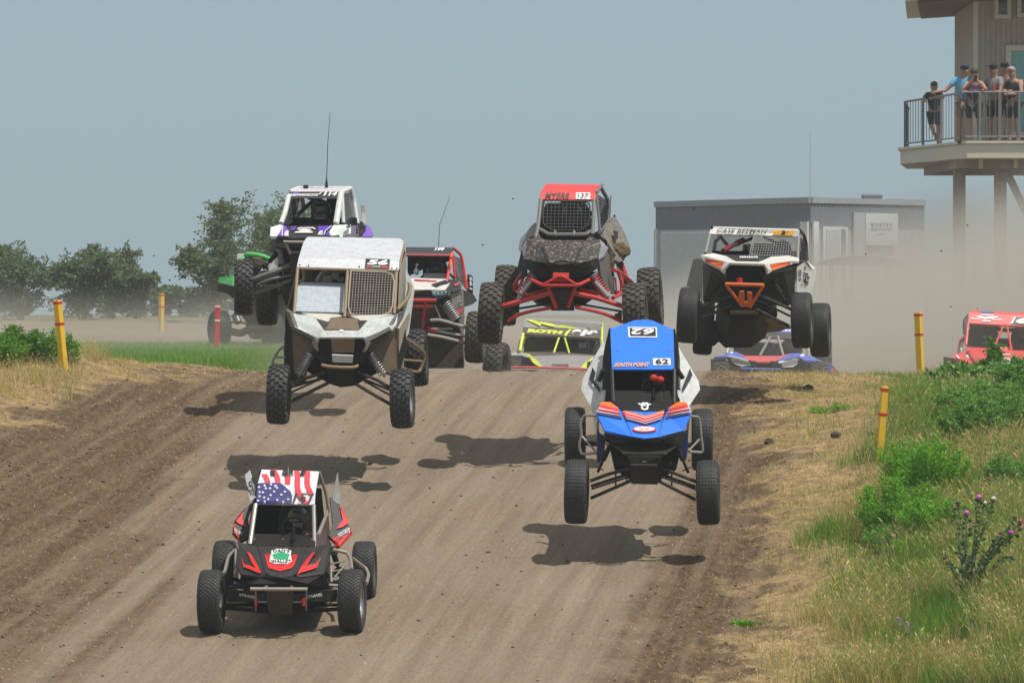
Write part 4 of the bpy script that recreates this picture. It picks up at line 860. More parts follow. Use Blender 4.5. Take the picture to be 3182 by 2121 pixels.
def chev(o, h, p=34):
    top = [(527 + o * .35, 712 + o), (560, 716 + o), (620, 716 + p * .45 + o), (682, 716 + p + o), (742, 718 + p * .45 + o), (790, 716 + o), (816 - o * .35, 712 + o)]
    return [[p, q, (q[0], q[1] + h), (p[0], p[1] + h)] for p, q in zip(top[:-1], top[1:])]
c.decs('orange_chevron', chev(0, 14), HP, mor2, hd, lift=.014); c.decs('white_chevron', chev(14, 3) + chev(34, 3) + chev(50, 3), HP, mwhite, hd, lift=.015); c.decs('red_chevron', chev(17, 17), HP, mrd2, hd, lift=.014); c.decs('dark_chevron', chev(37, 13), HP, mdr2, hd, lift=.014); c.decs('navy_chevron', chev(53, 10), HP, mnavy, hd, lift=.014)
c.decs('badge', [[(677 + 84 * math.cos(a), 842 + 22 * math.sin(a)) for a in [k * math.pi / 12 for k in range(24)]]], HP, mrd2, hd, lift=.014); c.decs('badge_inner', [[(677 + 72 * math.cos(a), 842 + 15 * math.sin(a)) for a in [k * math.pi / 12 for k in range(24)]]], HP, mwhite, hd, lift=.018)
c.text('badge_lettering', 'Clean Inclan', '640,832 712,832 710,852 642,852', HP, mrd2, hd, lift=.022)
c.bolts([(678, 881), (797, 862), (810, 822), (824, 778)], HP, .010, par=hd)
c.bolts([(566, 738), (782, 740)], HP, .016, mblack, hd)
for sg, t, pl in ((-1, '382,645,.5 436,652,.55 492,680,.55 530,720,.5 592,886,-.3 402,845,-.1 345,720,.2', '382,645,.5 530,720,.5 402,845,-.1'), (1, '965,645,.5 905,650,.55 848,682,.55 822,722,.5 772,888,-.3 950,842,-.1 1000,715,.2', '965,645,.5 822,722,.5 950,842,-.1')):
    f = c.poly('fender', t, mblue, .03); PL = pp(pl)
    X_ = (lambda u: u) if sg < 0 else (lambda u: 1345 - u)
    def band(v0, v1, u0=352, u1=495, sl=38): return [(X_(u0), v0), (X_(u1), v0 + sl), (X_(u1 + 8), v1 + sl), (X_(u0 - 6), v1)]
    c.decs('orange_stripe', [[(X_(376), 652), (X_(440), 652), (X_(490), 690), (X_(494), 700), (X_(364), 668)]], PL, mor2, f, lift=.012); c.decs('red_stripe', [band(671, 693, 366, 494, 30)], PL, mrd2, f, lift=.012)
    c.decs('white_stripe', [band(693, 697, 360, 498, 30), band(716, 719, 352, 508, 30)], PL, mwhite, f, lift=.013); c.decs('dark_stripe', [band(697, 716, 356, 506, 30)], PL, mdr2, f, lift=.012); c.decs('navy_stripe', [band(719, 736, 356, 516, 34)], PL, mnavy, f, lift=.012)
c.poly('intake_trim', '500,685,.58 522,700,.55 602,892,-.3 574,900,-.3 520,760,.35', mblk, .03); c.poly('intake_trim', '846,690,.58 822,705,.55 765,892,-.3 790,900,-.3 838,760,.35', mblk, .03)
c.poly('front_fascia', '402,848,-.1 590,890,-.3 680,905,-.35 780,892,-.3 952,844,-.1 975,890,.0 905,955,-.15 840,1000,-.3 530,1000,-.3 450,950,-.15 395,905,.0', mblk, .08)
c.poly('headlight_pocket', '455,880,-.2 555,905,-.29 560,925,-.29 500,935,-.25', mcab, .02); c.poly('headlight_pocket', '910,880,-.2 810,905,-.29 805,925,-.29 865,935,-.25', mcab, .02)
c.mass('chassis', '430,940,.2 940,940,.2 900,1120,.2 770,1200,.0 590,1200,.0 470,1120,.2', 2.0, mdark, dz=.55); c.mass('tub', '420,650,.9 925,650,.9 960,900,.4 400,900,.4', 1.3, mcab, dz=.35)
for t in ('350,850,.3 405,900,.3 400,1040,.3 350,1075,.3', '985,850,.3 915,900,.3 965,1060,.3 978,1000,.3'): c.poly('inner_fender', t, mat('dark blue panel', (.01, .015, .12), .4), .6)
c.poly('side_panel', '345,720,.25 385,640,.9 395,560,1.6 310,700,1.7 345,900,1.0', mwdirt, .03); c.poly('side_panel', '1000,715,.25 935,640,.9 920,560,1.6 1000,690,1.7 985,860,1.0', mwdirt, .03)
c.tubes('bumper', [('525,1005,-.42 835,1008,-.42', .016), ('560,1008,-.42 590,1090,-.3', .014), ('800,1008,-.42 772,1090,-.3', .014)], mblk)
c.poly('skid_plate', '560,1022,-.3 802,1022,-.3 790,1110,-.28 770,1222,-.12 586,1216,-.12 575,1110,-.28', mblk, .1); c.marks('emblem', 662, 1050, 696, 1066, pp('560,1022,-.31 802,1022,-.31 790,1110,-.29'), mgrey, None, 3)
c.tubes('tow_bar', ['585,1085,-.33 775,1088,-.33'], mblk, .02)
c.shock('440,945,.15', '352,1135,.15', .055); c.shock('900,945,.15', '985,1140,.15', .055)
for L in ((('600,1100,-.1 420,1150,0 300,1195,0', .020), ('575,1165,-.1 310,1250,.05', .012), ('580,1195,-.1 305,1315,0', .020), ('560,1150,.4 310,1230,.1', .018), ('478,1140,0 478,1240,0', .010), ('555,1110,-.05 555,1195,-.1', .010)),
          (('780,1100,-.1 960,1170,0 1040,1200,0', .020), ('790,1165,-.1 1035,1252,.05', .012), ('770,1192,-.1 1032,1325,0', .020), ('800,1150,.4 1030,1235,.1', .018), ('868,1140,0 868,1240,0', .010), ('795,1110,-.05 790,1195,-.1', .010))): c.tubes('suspension_arm', list(L), mblk)
c.tubes('steering_rack', [('480,1075,-.1 600,1072,-.1', .03), ('760,1072,-.1 868,1075,-.1', .03)], mdark)
for t, h in (('392,222,2.2 362,272,2.2 250,480,2.0 235,560,1.9 312,695,1.7 385,645,1.5 395,540,1.9', '322,412,2.06 345,452,2.0 332,502,1.95 380,562,1.8 372,588,1.75 302,498,1.95'), ('916,262,2.2 1056,500,2.0 1066,560,1.9 990,675,1.7 930,615,1.6 925,380,2.0', '985,420,2.06 1004,468,2.0 950,562,1.85 935,575,1.8 935,545,1.85 962,480,1.95')):
    pd = c.poly('rear_pod', t, mwdirt, .05); PL = [pp(t)[0], pp(t)[3 if t[0] == '3' else 2], pp(t)[5 if t[0] == '3' else 4]]
    c.decs('intake_opening', [[q[:2] for q in pp(h)]], PL, mblack, pd, lift=.03)
c.tubes('nerf_bar', [('345,740,.9 255,738,1.0 232,800,1.0 242,870,1.0 222,950,1.0 240,1010,1.0 345,1000,.9', .017), ('242,885,1.0 335,985,.9', .014)], mgrey); c.tubes('nerf_bar', [('1000,745,.9 1060,752,1.0 1070,860,1.0 1085,985,1.0 1075,998,1.0 990,992,.9', .017), ('1062,905,1.0 985,985,.9', .014)], mgrey)
c.tubes('suspension_arm', ['380,940,1.6 230,930,2.1', '960,950,1.6 1050,940,2.1'], mdark, .03); c.tubes('mirror', [('392,420,1.3 360,500,1.35', .03)], mblack); c.tubes('mirror', [('905,420,1.3 945,480,1.35', .03)], mblack)
seat(c, 570, 540, 1.5, mt=mcab); seat(c, 770, 540, 1.5)
driver(c, 770, 470, 1.5, 'driver with bright red gloves on the wheel inside the blue roofed buggy', mat('dark red helmet', (.05, .008, .008), .4), sc=.85, visor=mat('red visor', (.35, .02, .02), .3))
steer(c, 740, 550, 1.0)
m_ = MB()
for a, b_ in ((742, 480), (788, 492)): m_ = MB(); m_.sphere(c.P(a, b_, .95), (.05, .04, .045), 10); m_.build('glove', mat('red glove', (.45, .02, .01), .7), c.root, smooth=3)
# ================================================================ buggy 56
mtin = mat('dusty tin panel', (.58, .62, .66), .42, metal=.15, dust=.55, dcol=(.36, .30, .22), scale=9, dlo=.57, dwid=.07); mmud = mat('dried mud panel', (.13, .092, .055), .85, dust=.5, dcol=(.20, .145, .09), scale=7, bump=.3)
mtan2 = mat('tan coated tube', (.27, .19, .11), .5, dust=.35, dcol=(.2, .13, .07), scale=20); mice = mat('dusty pale blue body', (.50, .56, .56), .45, dust=.6, dcol=(.33, .29, .22), scale=8, dlo=.54, dwid=.09)
c = Car('dusty silver buggy with a wire net window, airborne on the left of the track', (780, 700, 2.3759), 65.3, (670, 1500, 1.1))
c.wheel(205, 1245, 0, .39, .265, -3, 2, -1, 'knob'); c.wheel(1117, 1277, 0, .388, .265, -5, -1, 1, 'knob', mrims); c.wheel(1225, 976, 2.2, .385, .26, -3, -3, 1, 'knob'); c.wheel(330, 960, 2.2, .385, .26, -3, 0, -1, 'knob')
rf = c.sheet('roof', '402,100,2.1 420,84,2.15 1095,95,2.15 1122,112,2.1 1095,262,1.12 350,245,1.12 1090,330,1.0 338,305,1.0 1105,255,1.15 385,130,1.9 1126,135,1.95', [(9, 0, 1, 2, 3, 10, 4, 5), (5, 4, 6, 7)], mtin, .03)
T = pp('402,100,2.1 1122,112,2.1 350,245,1.12'); F = pp('350,245,1.12 1095,262,1.12 338,305,1.0')
c.decs('number_panel', ['848,248 1026,255 1022,323 842,318'], F, mblack, rf); c.text('race_number', '56', '862,256 1012,260 1008,298 856,294', F, mwhite, rf, bold=.05, shear=.15, lift=.012); c.text('lettering', 'CUTLER', '895,302 955,304 955,316 893,314', F, mwhite, rf, lift=.012)
c.decs('red_mark', ['855,304 885,304 884,316 852,315', '965,306 1012,308 1010,318 964,317'], F, mred, rf, lift=.010); c.bolts([(360, 292), (425, 298), (800, 305), (1040, 318), (1075, 320)], F, .012, mdark, rf)
c.tubes('roof_pillar', [('345,312,1.02 318,648,.55', .021), ('714,325,1.02 690,680,.5', .022), ('1075,335,1.02 1057,655,.55', .022), ('1090,330,1.05 1130,140,2.1', .02), ('350,310,1.05 300,500,1.6 275,600,1.7', .014), ('390,320,1.9 395,400,1.9 340,430,1.5', .02)], mtan2)
c.tubes('cross_tube', [('345,318,1.0 1085,336,1.0', .014)], mtan2)
pn = c.sheet('tin_firewall', '375,418,1.25 695,425,1.25 698,445,1.05 343,445,1.05 685,642,.75 330,632,.75', [(0, 1, 2, 3), (3, 2, 4, 5)], mat('tin firewall', (.40, .47, .54), .5, dust=.45, dcol=(.3, .27, .22), scale=12, dlo=.56, dwid=.06), .02)
c.tubes('intake_pipe', [('490,412,1.7 520,360,1.7 575,342,1.75', .03)], mgrey); 
for q, s_ in (((570, 395, 1.75), (.12, .1, .1)), ((625, 375, 1.75), (.10, .08, .09)), ((665, 400, 1.8), (.08, .1, .06))): m = MB(); m.box(c.P(*q), s_); m.build('engine_block', mgrey, c.root, bevel=.012)
c.tubes('brace', [('930,335,2.0 700,345,1.9 560,340,1.9', .018)], mtan2)
c.mass('rear_wall', '560,330,2.1 1130,330,2.1 1140,700,1.9 330,680,1.9 400,430,2.1 550,430,2.1', .05, mcab)  # black backing added to keep the inside dark behind the net
c.tubes('net_frame', [('737,335,.98 1062,347,.98 1040,660,.55 712,672,.55 737,335,.98', .012)], mat('pale net frame', (.36, .31, .24), .6, dust=.4)); c.net('window_net', '740,338,.97 1058,350,.97 1036,656,.56 715,668,.56', 15, 17, .0034, mat('pale net wire', (.34, .31, .26), .6))
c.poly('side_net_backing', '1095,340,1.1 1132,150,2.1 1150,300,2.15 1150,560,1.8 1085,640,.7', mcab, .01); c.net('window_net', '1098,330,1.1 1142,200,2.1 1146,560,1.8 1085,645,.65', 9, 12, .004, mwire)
c.tubes('side_tube', [('1120,410,1.9 1178,440,1.9 1165,530,1.4 1080,622,.6', .024)], mtan2)
c.poly('side_panel', '1140,120,2.2 1150,330,2.2 1203,450,2.1 1208,480,2.1 1165,800,1.4 1145,830,1.3 1130,560,1.4 1150,470,1.8', mice, .03); c.poly('side_panel', '1130,700,.6 1165,640,1.2 1178,660,1.4 1150,800,1.3 1125,1050,1.2 1090,1050,.6 1095,760,.4', mat('muddy white side', (.45, .40, .32), .6, dust=.6, scale=8), .03)
c.decs('yellow_mark', ['1132,665 1152,690 1155,730 1140,705'], pp('1130,700,.6 1165,640,1.2 1095,760,.4'), myel)
fl = c.poly('fender', '285,640,.5 345,655,.45 425,662,.42 482,690,.38 537,768,-.2 500,832,-.26 415,795,-.12 325,750,.0 300,690,.3', mice, .035)
nz = c.poly('nose', '537,764,-.2 800,770,-.2 832,826,-.28 505,826,-.28', mice, .035); c.decs('emblem', ['652,772 682,772 680,788 654,788'], pp('535,764,-.2 800,770,-.2 505,826,-.28'), mwhite, nz, lift=.01)
fr = c.poly('fender', '1085,655,.5 1020,668,.45 945,672,.42 862,700,.38 800,770,-.2 830,830,-.26 925,795,-.12 1020,748,.0 1040,770,.0 1075,730,.3', mice, .035)
c.poly('fender_vent', '325,752,.0 415,797,-.12 480,830,-.2 500,832,-.26 470,838,-.1 330,772,.1', mblk, .05); c.poly('fender_vent', '1020,750,.0 925,797,-.12 860,832,-.2 835,832,-.26 870,842,-.1 1015,772,.1', mblk, .05)
c.poly('nose_prong', '505,828,-.28 470,835,-.26 447,865,-.24 470,910,-.24 492,930,-.24 485,890,-.26 492,860,-.28', mat('dusty grey trim', (.20, .21, .21), .6, dust=.5), .04); c.poly('nose_prong', '832,828,-.28 862,840,-.26 885,868,-.24 850,930,-.24 828,935,-.24 850,880,-.26', mat('dusty grey trim', (.2, .21, .21), .6), .04)
c.poly('fender_corner', '250,622,.7 285,640,.5 325,752,.0 330,800,.2 285,740,.6', mat('dark grey fender corner', (.07, .075, .08), .6, dust=.4), .04); c.poly('fender_corner', '1085,655,.5 1130,632,.9 1120,690,.8 1070,765,.3 1020,850,.1 1022,760,.0', mat('dark grey fender corner', (.07, .075, .08), .6), .04)
c.poly('hood', '565,745,-.1 590,678,.4 785,685,.4 808,750,-.1 800,768,-.2 540,764,-.2', mmud, .02); c.poly('hood_recess', '485,690,.35 590,715,.3 560,764,-.18 537,764,-.2', mblk, .02); c.poly('hood_recess', '860,700,.35 780,700,.3 805,750,-.15 800,770,-.2', mblk, .02)
c.poly('floor_panel', '330,633,1.0 600,640,1.0 680,665,.6 640,672,.5 588,680,.42 570,712,.3 490,692,.36 425,662,.42', mat('pale dusty panel', (.55, .54, .48), .6, dust=.3, scale=9), .02); c.poly('floor_panel', '715,660,.6 1050,655,.55 960,672,.45 862,702,.36 830,718,.3 790,690,.4', mat('pale dusty panel', (.55, .54, .48), .6), .02)
m = MB(); m.box(c.P(885, 635, .9), (.17, .1, .12)); m.build('fluid_box', mskid, c.root, bevel=.01)
c.poly('grille', '500,826,-.22 835,826,-.22 880,960,-.1 800,1030,-.1 540,1030,-.1 450,950,-.1', mdark, .1); c.poly('radiator', '590,836,-.3 765,836,-.3 760,938,-.26 598,938,-.26', mmud, .06)
c.poly('licence_box', '597,955,-.3 755,962,-.3 748,1016,-.28 600,1010,-.28', mat('scuffed white box', (.5, .5, .5), .6, dust=.3, scale=20), .05)
c.poly('inner_fender', '300,760,.35 345,765,.3 480,850,.1 430,960,.1 330,1110,.35 315,1080,.4', mmud, .03); c.poly('inner_fender', '1075,770,.35 1020,765,.3 850,850,.1 880,960,.1 1000,1100,.3 1045,1112,.35 1080,1060,.4', mmud, .03)
c.mass('outer_side', '250,640,.7 300,760,.6 315,1090,.6 252,1010,.7', 1.4, mdark); c.mass('outer_side', '1075,760,.45 1140,700,1.0 1145,915,1.0 1095,1090,.5', .8, mdark)  # dark outer sides of the body next to the fenders
c.mass('chassis', '350,870,.4 1040,870,.4 1020,1040,.4 760,1185,.3 580,1170,.3 350,1040,.4', 1.9, mdark); c.mass('tub', '300,640,1.1 1090,655,1.1 1080,900,1.0 310,900,1.0', .9, mdark)
c.poly('skid_plate', '560,1060,-.1 765,1060,-.1 745,1188,.05 660,1195,.1 580,1170,.05', mdark, .1)
c.tubes('bumper', [('522,1030,-.42 560,1040,-.45 660,1048,-.46 760,1048,-.45 790,1036,-.42', .021)], mtan2); c.tubes('bumper_mount', [('560,1042,-.44 570,1080,-.2', .015), ('755,1046,-.44 745,1080,-.2', .015)], mdark)
c.shock('445,950,.1', '348,1118,.1', .055, mcoil, mrims, 7, .007); c.shock('880,945,.1', '990,1120,.1', .055, mcoil, mrims, 8, .007)
for L in ((('540,1085,0 400,1130,0 285,1165,0', .022), ('520,1130,0 295,1232,.05', .013), ('575,1160,0 420,1235,0 288,1302,0', .022), ('560,1120,.4 300,1190,.15', .018), ('500,1100,0 495,1150,0', .02)),
          (('780,1080,0 930,1140,0 1040,1205,0', .022), ('830,1145,0 1032,1255,.05', .013), ('765,1165,0 900,1245,0 1032,1322,0', .022), ('790,1120,.4 1030,1215,.15', .018), ('845,1120,0 850,1165,0', .02))): c.tubes('suspension_arm', list(L), mblk)
c.tubes('nerf_bar', [('255,880,1.3 200,925,1.5 152,1010,1.5 175,1030,1.5 305,1036,1.3', .018), ('185,972,1.5 300,975,1.3', .018)], mgrey); c.tubes('nerf_bar', [('1145,838,1.2 1260,915,1.5 1287,958,1.6 1250,1070,1.6 1220,1082,1.5 1095,1050,1.2', .021), ('1118,992,1.2 1262,1002,1.5', .014)], mtan2)
c.tubes('suspension_arm', ['1100,1100,1.6 1180,1020,2.1', '450,1080,1.6 340,1010,2.1'], mdark, .03); seat(c, 890, 520, 1.6, .5, .8); steer(c, 880, 580, 1.15, .15)
driver(c, 895, 455, 1.55, 'driver behind the wire net window of the silver buggy', mat('patterned maroon helmet', (.12, .02, .025), .4, var=.6, scale=30), suit=mat('maroon suit', (.06, .012, .015), .9, var=.5, scale=20))

# ================================================================ buggy 137
mredt = mat('red powder coat', (.55, .016, .018), .38, coat=.3, dust=.15, dcol=(.2, .08, .06)); mrroof = mat('red roof', (.75, .035, .035), .5, dust=.08, scale=5); mcake = mat('mud splashed black', (.012, .012, .013), .5, dust=.95, dcol=(.33, .27, .19), scale=11, dlo=.575, dmin=.04, dwid=.045, bump=.5)
mcaked = mat('caked earth', (.13, .085, .045), .95, bump=1.0, scale=26, var=.5, dust=.6, dcol=(.22, .16, .09)); mslate = mat('slate blue side', (.10, .12, .15), .4, dust=.35, scale=7)
c = Car('muddy black buggy with red roof and red suspension, highest in the middle', (1450, 540, 2.703), 67.0, (800, 1440, 1.2))
for a in ((206, 1170, 0, -4, 3, -1), (1418, 1174, 0, -5, -3, 1), (330, 1020, 2.3, -3, 3, -1), (1543, 1040, 2.3, -6, -4, 1)): c.wheel(a[0], a[1], a[2], .412 if a[2] < 1 else .418, .30, a[3], a[4], a[5], 'knob', mt=mtyrem)
rf = c.sheet('roof', '668,84,2.0 1140,92,2.0 1092,162,1.1 620,153,1.1 1083,219,1.02 615,214,1.02', [(0, 1, 2, 3), (3, 2, 4, 5)], mrroof, .035)
F = pp('620,153,1.1 1092,162,1.1 615,214,1.02'); c.text('lettering', 'MYERS', '662,163 866,164 862,211 660,209', F, mblack, rf, bold=.025, shear=.15)
c.decs('number_panel', ['918,160 1040,162 1036,217 916,214'], F, mwhite, rf); c.text('race_number', '137', '932,168 1026,170 1022,210 930,208', F, mblack, rf, bold=.02, shear=.15, lift=.012)
mrail = mat('dark grey rail', (.10, .11, .115), .45, dust=.35)
c.tubes('roof_pillar', [('624,214,1.03 598,460,.65 578,540,.5', .027), ('1070,218,1.03 1060,480,.6 1058,510,.55', .025)], mrail); c.tubes('roof_pillar', [('1125,110,2.0 1190,225,2.1 1196,300,2.1 1186,408,2.05 1100,500,1.0', .027), ('1090,165,1.1 1120,480,.9', .018), ('670,100,2.0 625,340,2.1', .02), ('1092,160,1.1 1136,96,2.0', .02)], mrail)
c.tubes('windscreen_frame', [('598,462,.66 640,480,.6 690,512,.55 1000,512,.55 1035,488,.6 1062,480,.62', .03)], mrail); c.tubes('net_frame', [('642,224,1.02 1038,228,1.02 1026,425,.7 960,478,.62 725,478,.62 640,425,.7 642,224,1.02', .010)], mblk)
c.net('window_net', '650,226,1.0 1032,230,1.0 1026,476,.62 640,474,.62', 12, 9, .0042, mwired, clip=lambda t: 1.0 if .2 < t < .8 else .8 + .2 * min(t, 1 - t) / .2)
c.tubes('roof_brace', [('850,222,1.7 760,345,1.9', .024), ('965,222,1.7 1048,345,1.9', .026)], mblk); c.tubes('net_clip', [('742,482,.6 744,522,.5', .02), ('903,482,.6 898,522,.5', .02)], mrail)
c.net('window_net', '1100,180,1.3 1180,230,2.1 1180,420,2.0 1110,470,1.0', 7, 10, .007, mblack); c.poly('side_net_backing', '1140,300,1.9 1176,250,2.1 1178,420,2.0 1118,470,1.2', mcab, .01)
seat(c, 740, 430, 1.6, .42, .6); seat(c, 890, 430, 1.65, .5, .75); steer(c, 890, 440, 1.1, .17)
driver(c, 885, 335, 1.45, 'driver with a black helmet inside the red roofed buggy', mat('black helmet', (.015, .015, .018), .35), sc=1.1)
c.mass('tub', '600,480,.9 1100,490,.9 1140,640,.9 500,640,.9', 1.3, mcab)
hd = c.poly('hood', '600,492,.62 640,545,.5 700,555,.45 1000,558,.45 1045,505,.58 1080,545,.45 960,620,.1 912,742,-.32 890,738,-.34 800,722,-.34 690,745,-.32 640,610,.1 560,545,.4', mcake, .03)
c.poly('fender', '560,545,.42 640,612,.1 692,748,-.32 600,735,-.2 490,712,.0 498,600,.3 505,540,.45', mcake, .04); c.poly('fender', '1080,545,.45 960,620,.1 910,748,-.32 1010,735,-.2 1108,705,.0 1130,600,.3 1120,555,.4', mcake, .04)
c.tubes('crease', [('640,612,.08 692,745,-.33', .018), ('960,620,.08 910,745,-.33', .018)], mblk)
c.poly('fender_corner', '505,545,.45 498,600,.3 492,715,.0 478,722,.1 460,620,.5', mat('grey fender', (.28, .31, .35), .4, dust=.3), .03); c.poly('fender_corner', '1122,552,.45 1192,622,.6 1150,700,.3 1108,722,.05 1130,600,.3', mat('grey fender', (.28, .31, .35), .4), .03)
c.poly('front_fascia', '472,722,.05 600,738,-.2 692,750,-.32 800,760,-.34 905,750,-.32 1010,738,-.2 1112,722,.05 1095,800,.0 1020,840,-.1 940,872,-.15 650,872,-.15 560,835,-.1 485,790,.0', mblk, .1)
c.poly('headlight_pocket', '545,740,-.12 660,755,-.27 640,790,-.25 570,780,-.18', mcab, .02); c.poly('headlight_pocket', '1050,738,-.12 940,755,-.27 960,790,-.25 1030,780,-.18', mcab, .02)
c.poly('rear_pod', '434,630,1.7 448,548,1.8 540,440,2.0 575,405,2.1 590,505,1.6 505,545,1.0 460,610,.9 478,690,.9', mslate, .05)
pd = c.poly('rear_pod', '1100,505,1.2 1215,385,2.0 1242,350,2.05 1290,425,1.95 1345,530,1.8 1372,610,1.7 1366,668,1.6 1290,742,1.5 1195,705,1.3 1180,560,1.2', mat('scuffed grey pod', (.10, .11, .12), .5, dust=.9, dcol=(.26, .2, .13), scale=10, dlo=.52, dwid=.06), .06)
rk = rock_mesh('mud_cake', .16, 3, 3, .8); o = link('mud_cake', rk, mcaked, c.root); o.location = c.P(1280, 655, 1.45) - c.o; o.scale = (.85, .3, .95)
c.decs('intake_opening', ['1205,490 1250,500 1248,560 1225,580'], pp('1100,505,1.2 1372,610,1.7 1195,705,1.3'), mblack, pd, lift=.05); c.bolts([(1240, 355)], pp('1100,505,1.2 1372,610,1.7 1195,705,1.3'), .018, mblack, pd)
c.poly('side_panel', '1112,715,.1 1178,640,.9 1240,760,1.5 1245,1010,1.4 1180,985,.6 1130,860,.2', mat('dark grey door', (.06, .065, .07), .5, dust=.5, scale=9), .04); c.poly('side_panel', '1175,560,1.0 1200,700,1.1 1235,860,1.2 1245,760,1.3 1290,740,1.5', mcake, .04)
c.poly('side_panel', '478,722,.3 460,640,.9 400,900,1.4 490,860,.4', mdark, .04)
c.mass('chassis', '520,820,.2 1090,820,.2 1180,960,.4 1000,1085,.2 905,1100,.1 700,1100,.1 600,1080,.2 480,960,.4', 2.0, mdark, dz=-.05)
c.tubes('bumper', [('545,890,-.3 635,935,-.42 940,935,-.42 1030,890,-.3', .026), ('655,925,-.42 790,850,-.45 915,925,-.42', .02), ('685,950,-.4 750,1125,-.2', .022), ('915,950,-.4 850,1120,-.2', .022)], mredt)
c.poly('bumper_plate', '725,828,-.4 862,830,-.4 858,872,-.42 790,846,-.44 722,870,-.42', mredt, .03); c.poly('bumper_gusset', '700,910,-.40 790,862,-.43 880,910,-.40', mredt, .015)
c.poly('skid_plate', '708,985,-.15 905,985,-.15 905,1150,-.02 710,1150,-.02', mblk, .08)
for L in ((('700,1000,-.05 560,1040,0 298,1112,0', .034), ('712,1125,0 560,1150,0 440,1180,0 340,1235,.05', .024), ('700,960,.2 560,1000,.15 430,1060,.1', .02)), (('895,1000,-.05 1090,1040,0 1312,1112,0', .034), ('912,1120,0 1060,1148,0 1180,1180,0 1308,1245,.05', .024), ('920,965,.2 1080,990,.15 1200,1050,.1', .02))): c.tubes('suspension_arm', list(L), mredt)
c.tubes('tie_rod', [('700,1090,.25 440,1130,.2', .016), ('930,1090,.25 1305,1155,.2', .016)], mblack); c.poly('mud_flap', '405,1075,1.4 445,1070,1.4 443,1168,1.4 400,1165,1.4', mblack, .03); c.poly('mud_flap', '1240,1180,.6 1305,1150,.6 1305,1245,.6 1250,1215,.6', mblack, .03)
c.shock('562,850,.1', '430,1035,.05', .06, mredt, mrims, 7, .009); c.shock('1052,850,.1', '1200,1045,.05', .065, mredt, mrims, 8, .010); c.tubes('reservoir', [('1080,905,.05 1190,1030,.0', .035), ('540,900,.05 455,1010,.0', .03)], mrims)
c.tubes('nerf_bar', [('500,795,.6 392,940,1.0 430,1000,1.0 520,1015,.7', .024), ('482,855,.7 438,960,.95', .02)], mredt); c.tubes('nerf_bar', [('1225,802,.8 1275,818,1.0 1305,920,1.0 1302,1005,1.0 1228,1042,.7', .028), ('1280,818,1.2 1388,912,2.0', .026), ('1250,870,1.2 1260,1000,1.2', .014)], mredt)
c.shock('1285,750,1.8', '1350,940,2.0', .05, mredt, mdark, 9, .009); c.tubes('suspension_arm', [('1180,980,1.6 1450,1040,2.3', .03), ('600,990,1.6 400,1020,2.3', .03)], mdark); c.tubes('flag_whip', [('1200,400,2.3 1212,180,2.3', .008)], mrims)

# ================================================================ buggy 114
mpur = mat('purple graphic', (.13, .045, .45), .4); mcream = mat('pale mint body', (.68, .76, .72), .4, dust=.2, scale=6, coat=.2); mwtube = mat('white taped tube', (.66, .68, .68), .5, dust=.3, scale=14); mfilm = mat('smoked window film', (.05, .055, .06), .25)
c = Car('purple and white buggy with a tall whip antenna, nose up above the silver buggy', (840, 560, 6.92), 72.0, (1100, 4000, 1.0))
R1 = (840, 560, 6.92); R2 = (600, 540, 2.703)
rf = c.sheet('roof', '600,172,2.0 1700,160,2.0 1492,250,1.25 412,250,1.25 1440,366,1.18 392,358,1.18', [(0, 1, 2, 3), (3, 2, 4, 5)], mat('lilac white roof', (.62, .58, .64), .5, dust=.35, scale=6), .03)
F = pp('412,250,1.25 1492,250,1.25 392,358,1.18'); c.decs('visor_strip', ['418,254 1486,254 1440,360 398,354'], F, mblack, rf, L=90); c.decs('purple_patch', ['515,254 615,254 600,300 505,300'], F, mpur, rf, lift=.009, L=90)
c.decs('white_line', ['635,235 650,235 630,306 615,306', '410,306 1050,300 1110,258 1125,262 1062,310 408,318'], F, mwhite, rf, lift=.011, L=90)
c.text('race_number', '114', '1160,258 1455,256 1425,345 1135,348', F, mwhite, rf, bold=.05, shear=.2, lift=.014); c.text('lettering', 'REYNOLDS', '425,325 1040,320 1020,352 418,354', F, mwhite, rf, bold=.06, lift=.014)
c.tubes('roof_pillar', [('398,330,1.2 330,650,1.0 232,930,.75', .038), ('1530,262,1.25 1478,520,1.05 1415,930,.8', .045), ('1530,258,1.25 1722,175,2.0', .035), ('1545,330,1.3 1572,920,1.1', .028), ('1735,180,2.0 1800,420,2.05 1872,940,1.9', .032), ('412,250,1.25 612,168,2.0', .032), ('612,168,2.0 640,400,2.1 700,900,1.9', .03), ('600,162,2.0 1700,158,2.0', .02)], mwtube)
c.tubes('tape_ring', [(f'{1478+(k*13)%40-30-k*14},{520+k*62},1.06 {1478+(k*13)%40+40-k*14-30},{524+k*62},1.06', .012) for k in range(6)], mblack)
c.poly('side_window', '1560,300,1.35 1715,262,1.95 1750,420,2.0 1850,945,1.9 1605,965,1.15 1590,700,1.2', mfilm, .012); c.poly('window_curtain', '425,375,1.2 640,375,1.6 600,560,1.5 520,860,1.3 400,960,1.0 330,950,.9', mfilm, .01)
c.tubes('roof_brace', [('960,400,1.6 520,810,1.2', .03), ('690,400,1.6 720,600,1.7', .03)], mblack)
m = MB(); m.tube(c.pts('690,385,1.5 690,430,1.5'), .025, 8); m.build('warning_light', mat('red lamp', (.7, .03, .02), .4), c.root, smooth=rad(50)); c.tubes('extinguisher', [('695,430,1.5 700,560,1.5', .022)], mrims)
m = MB(); m.box(c.P(960, 395, 1.3), (.21, .05, .04)); m.build('mirror', mblack, c.root, bevel=.01)
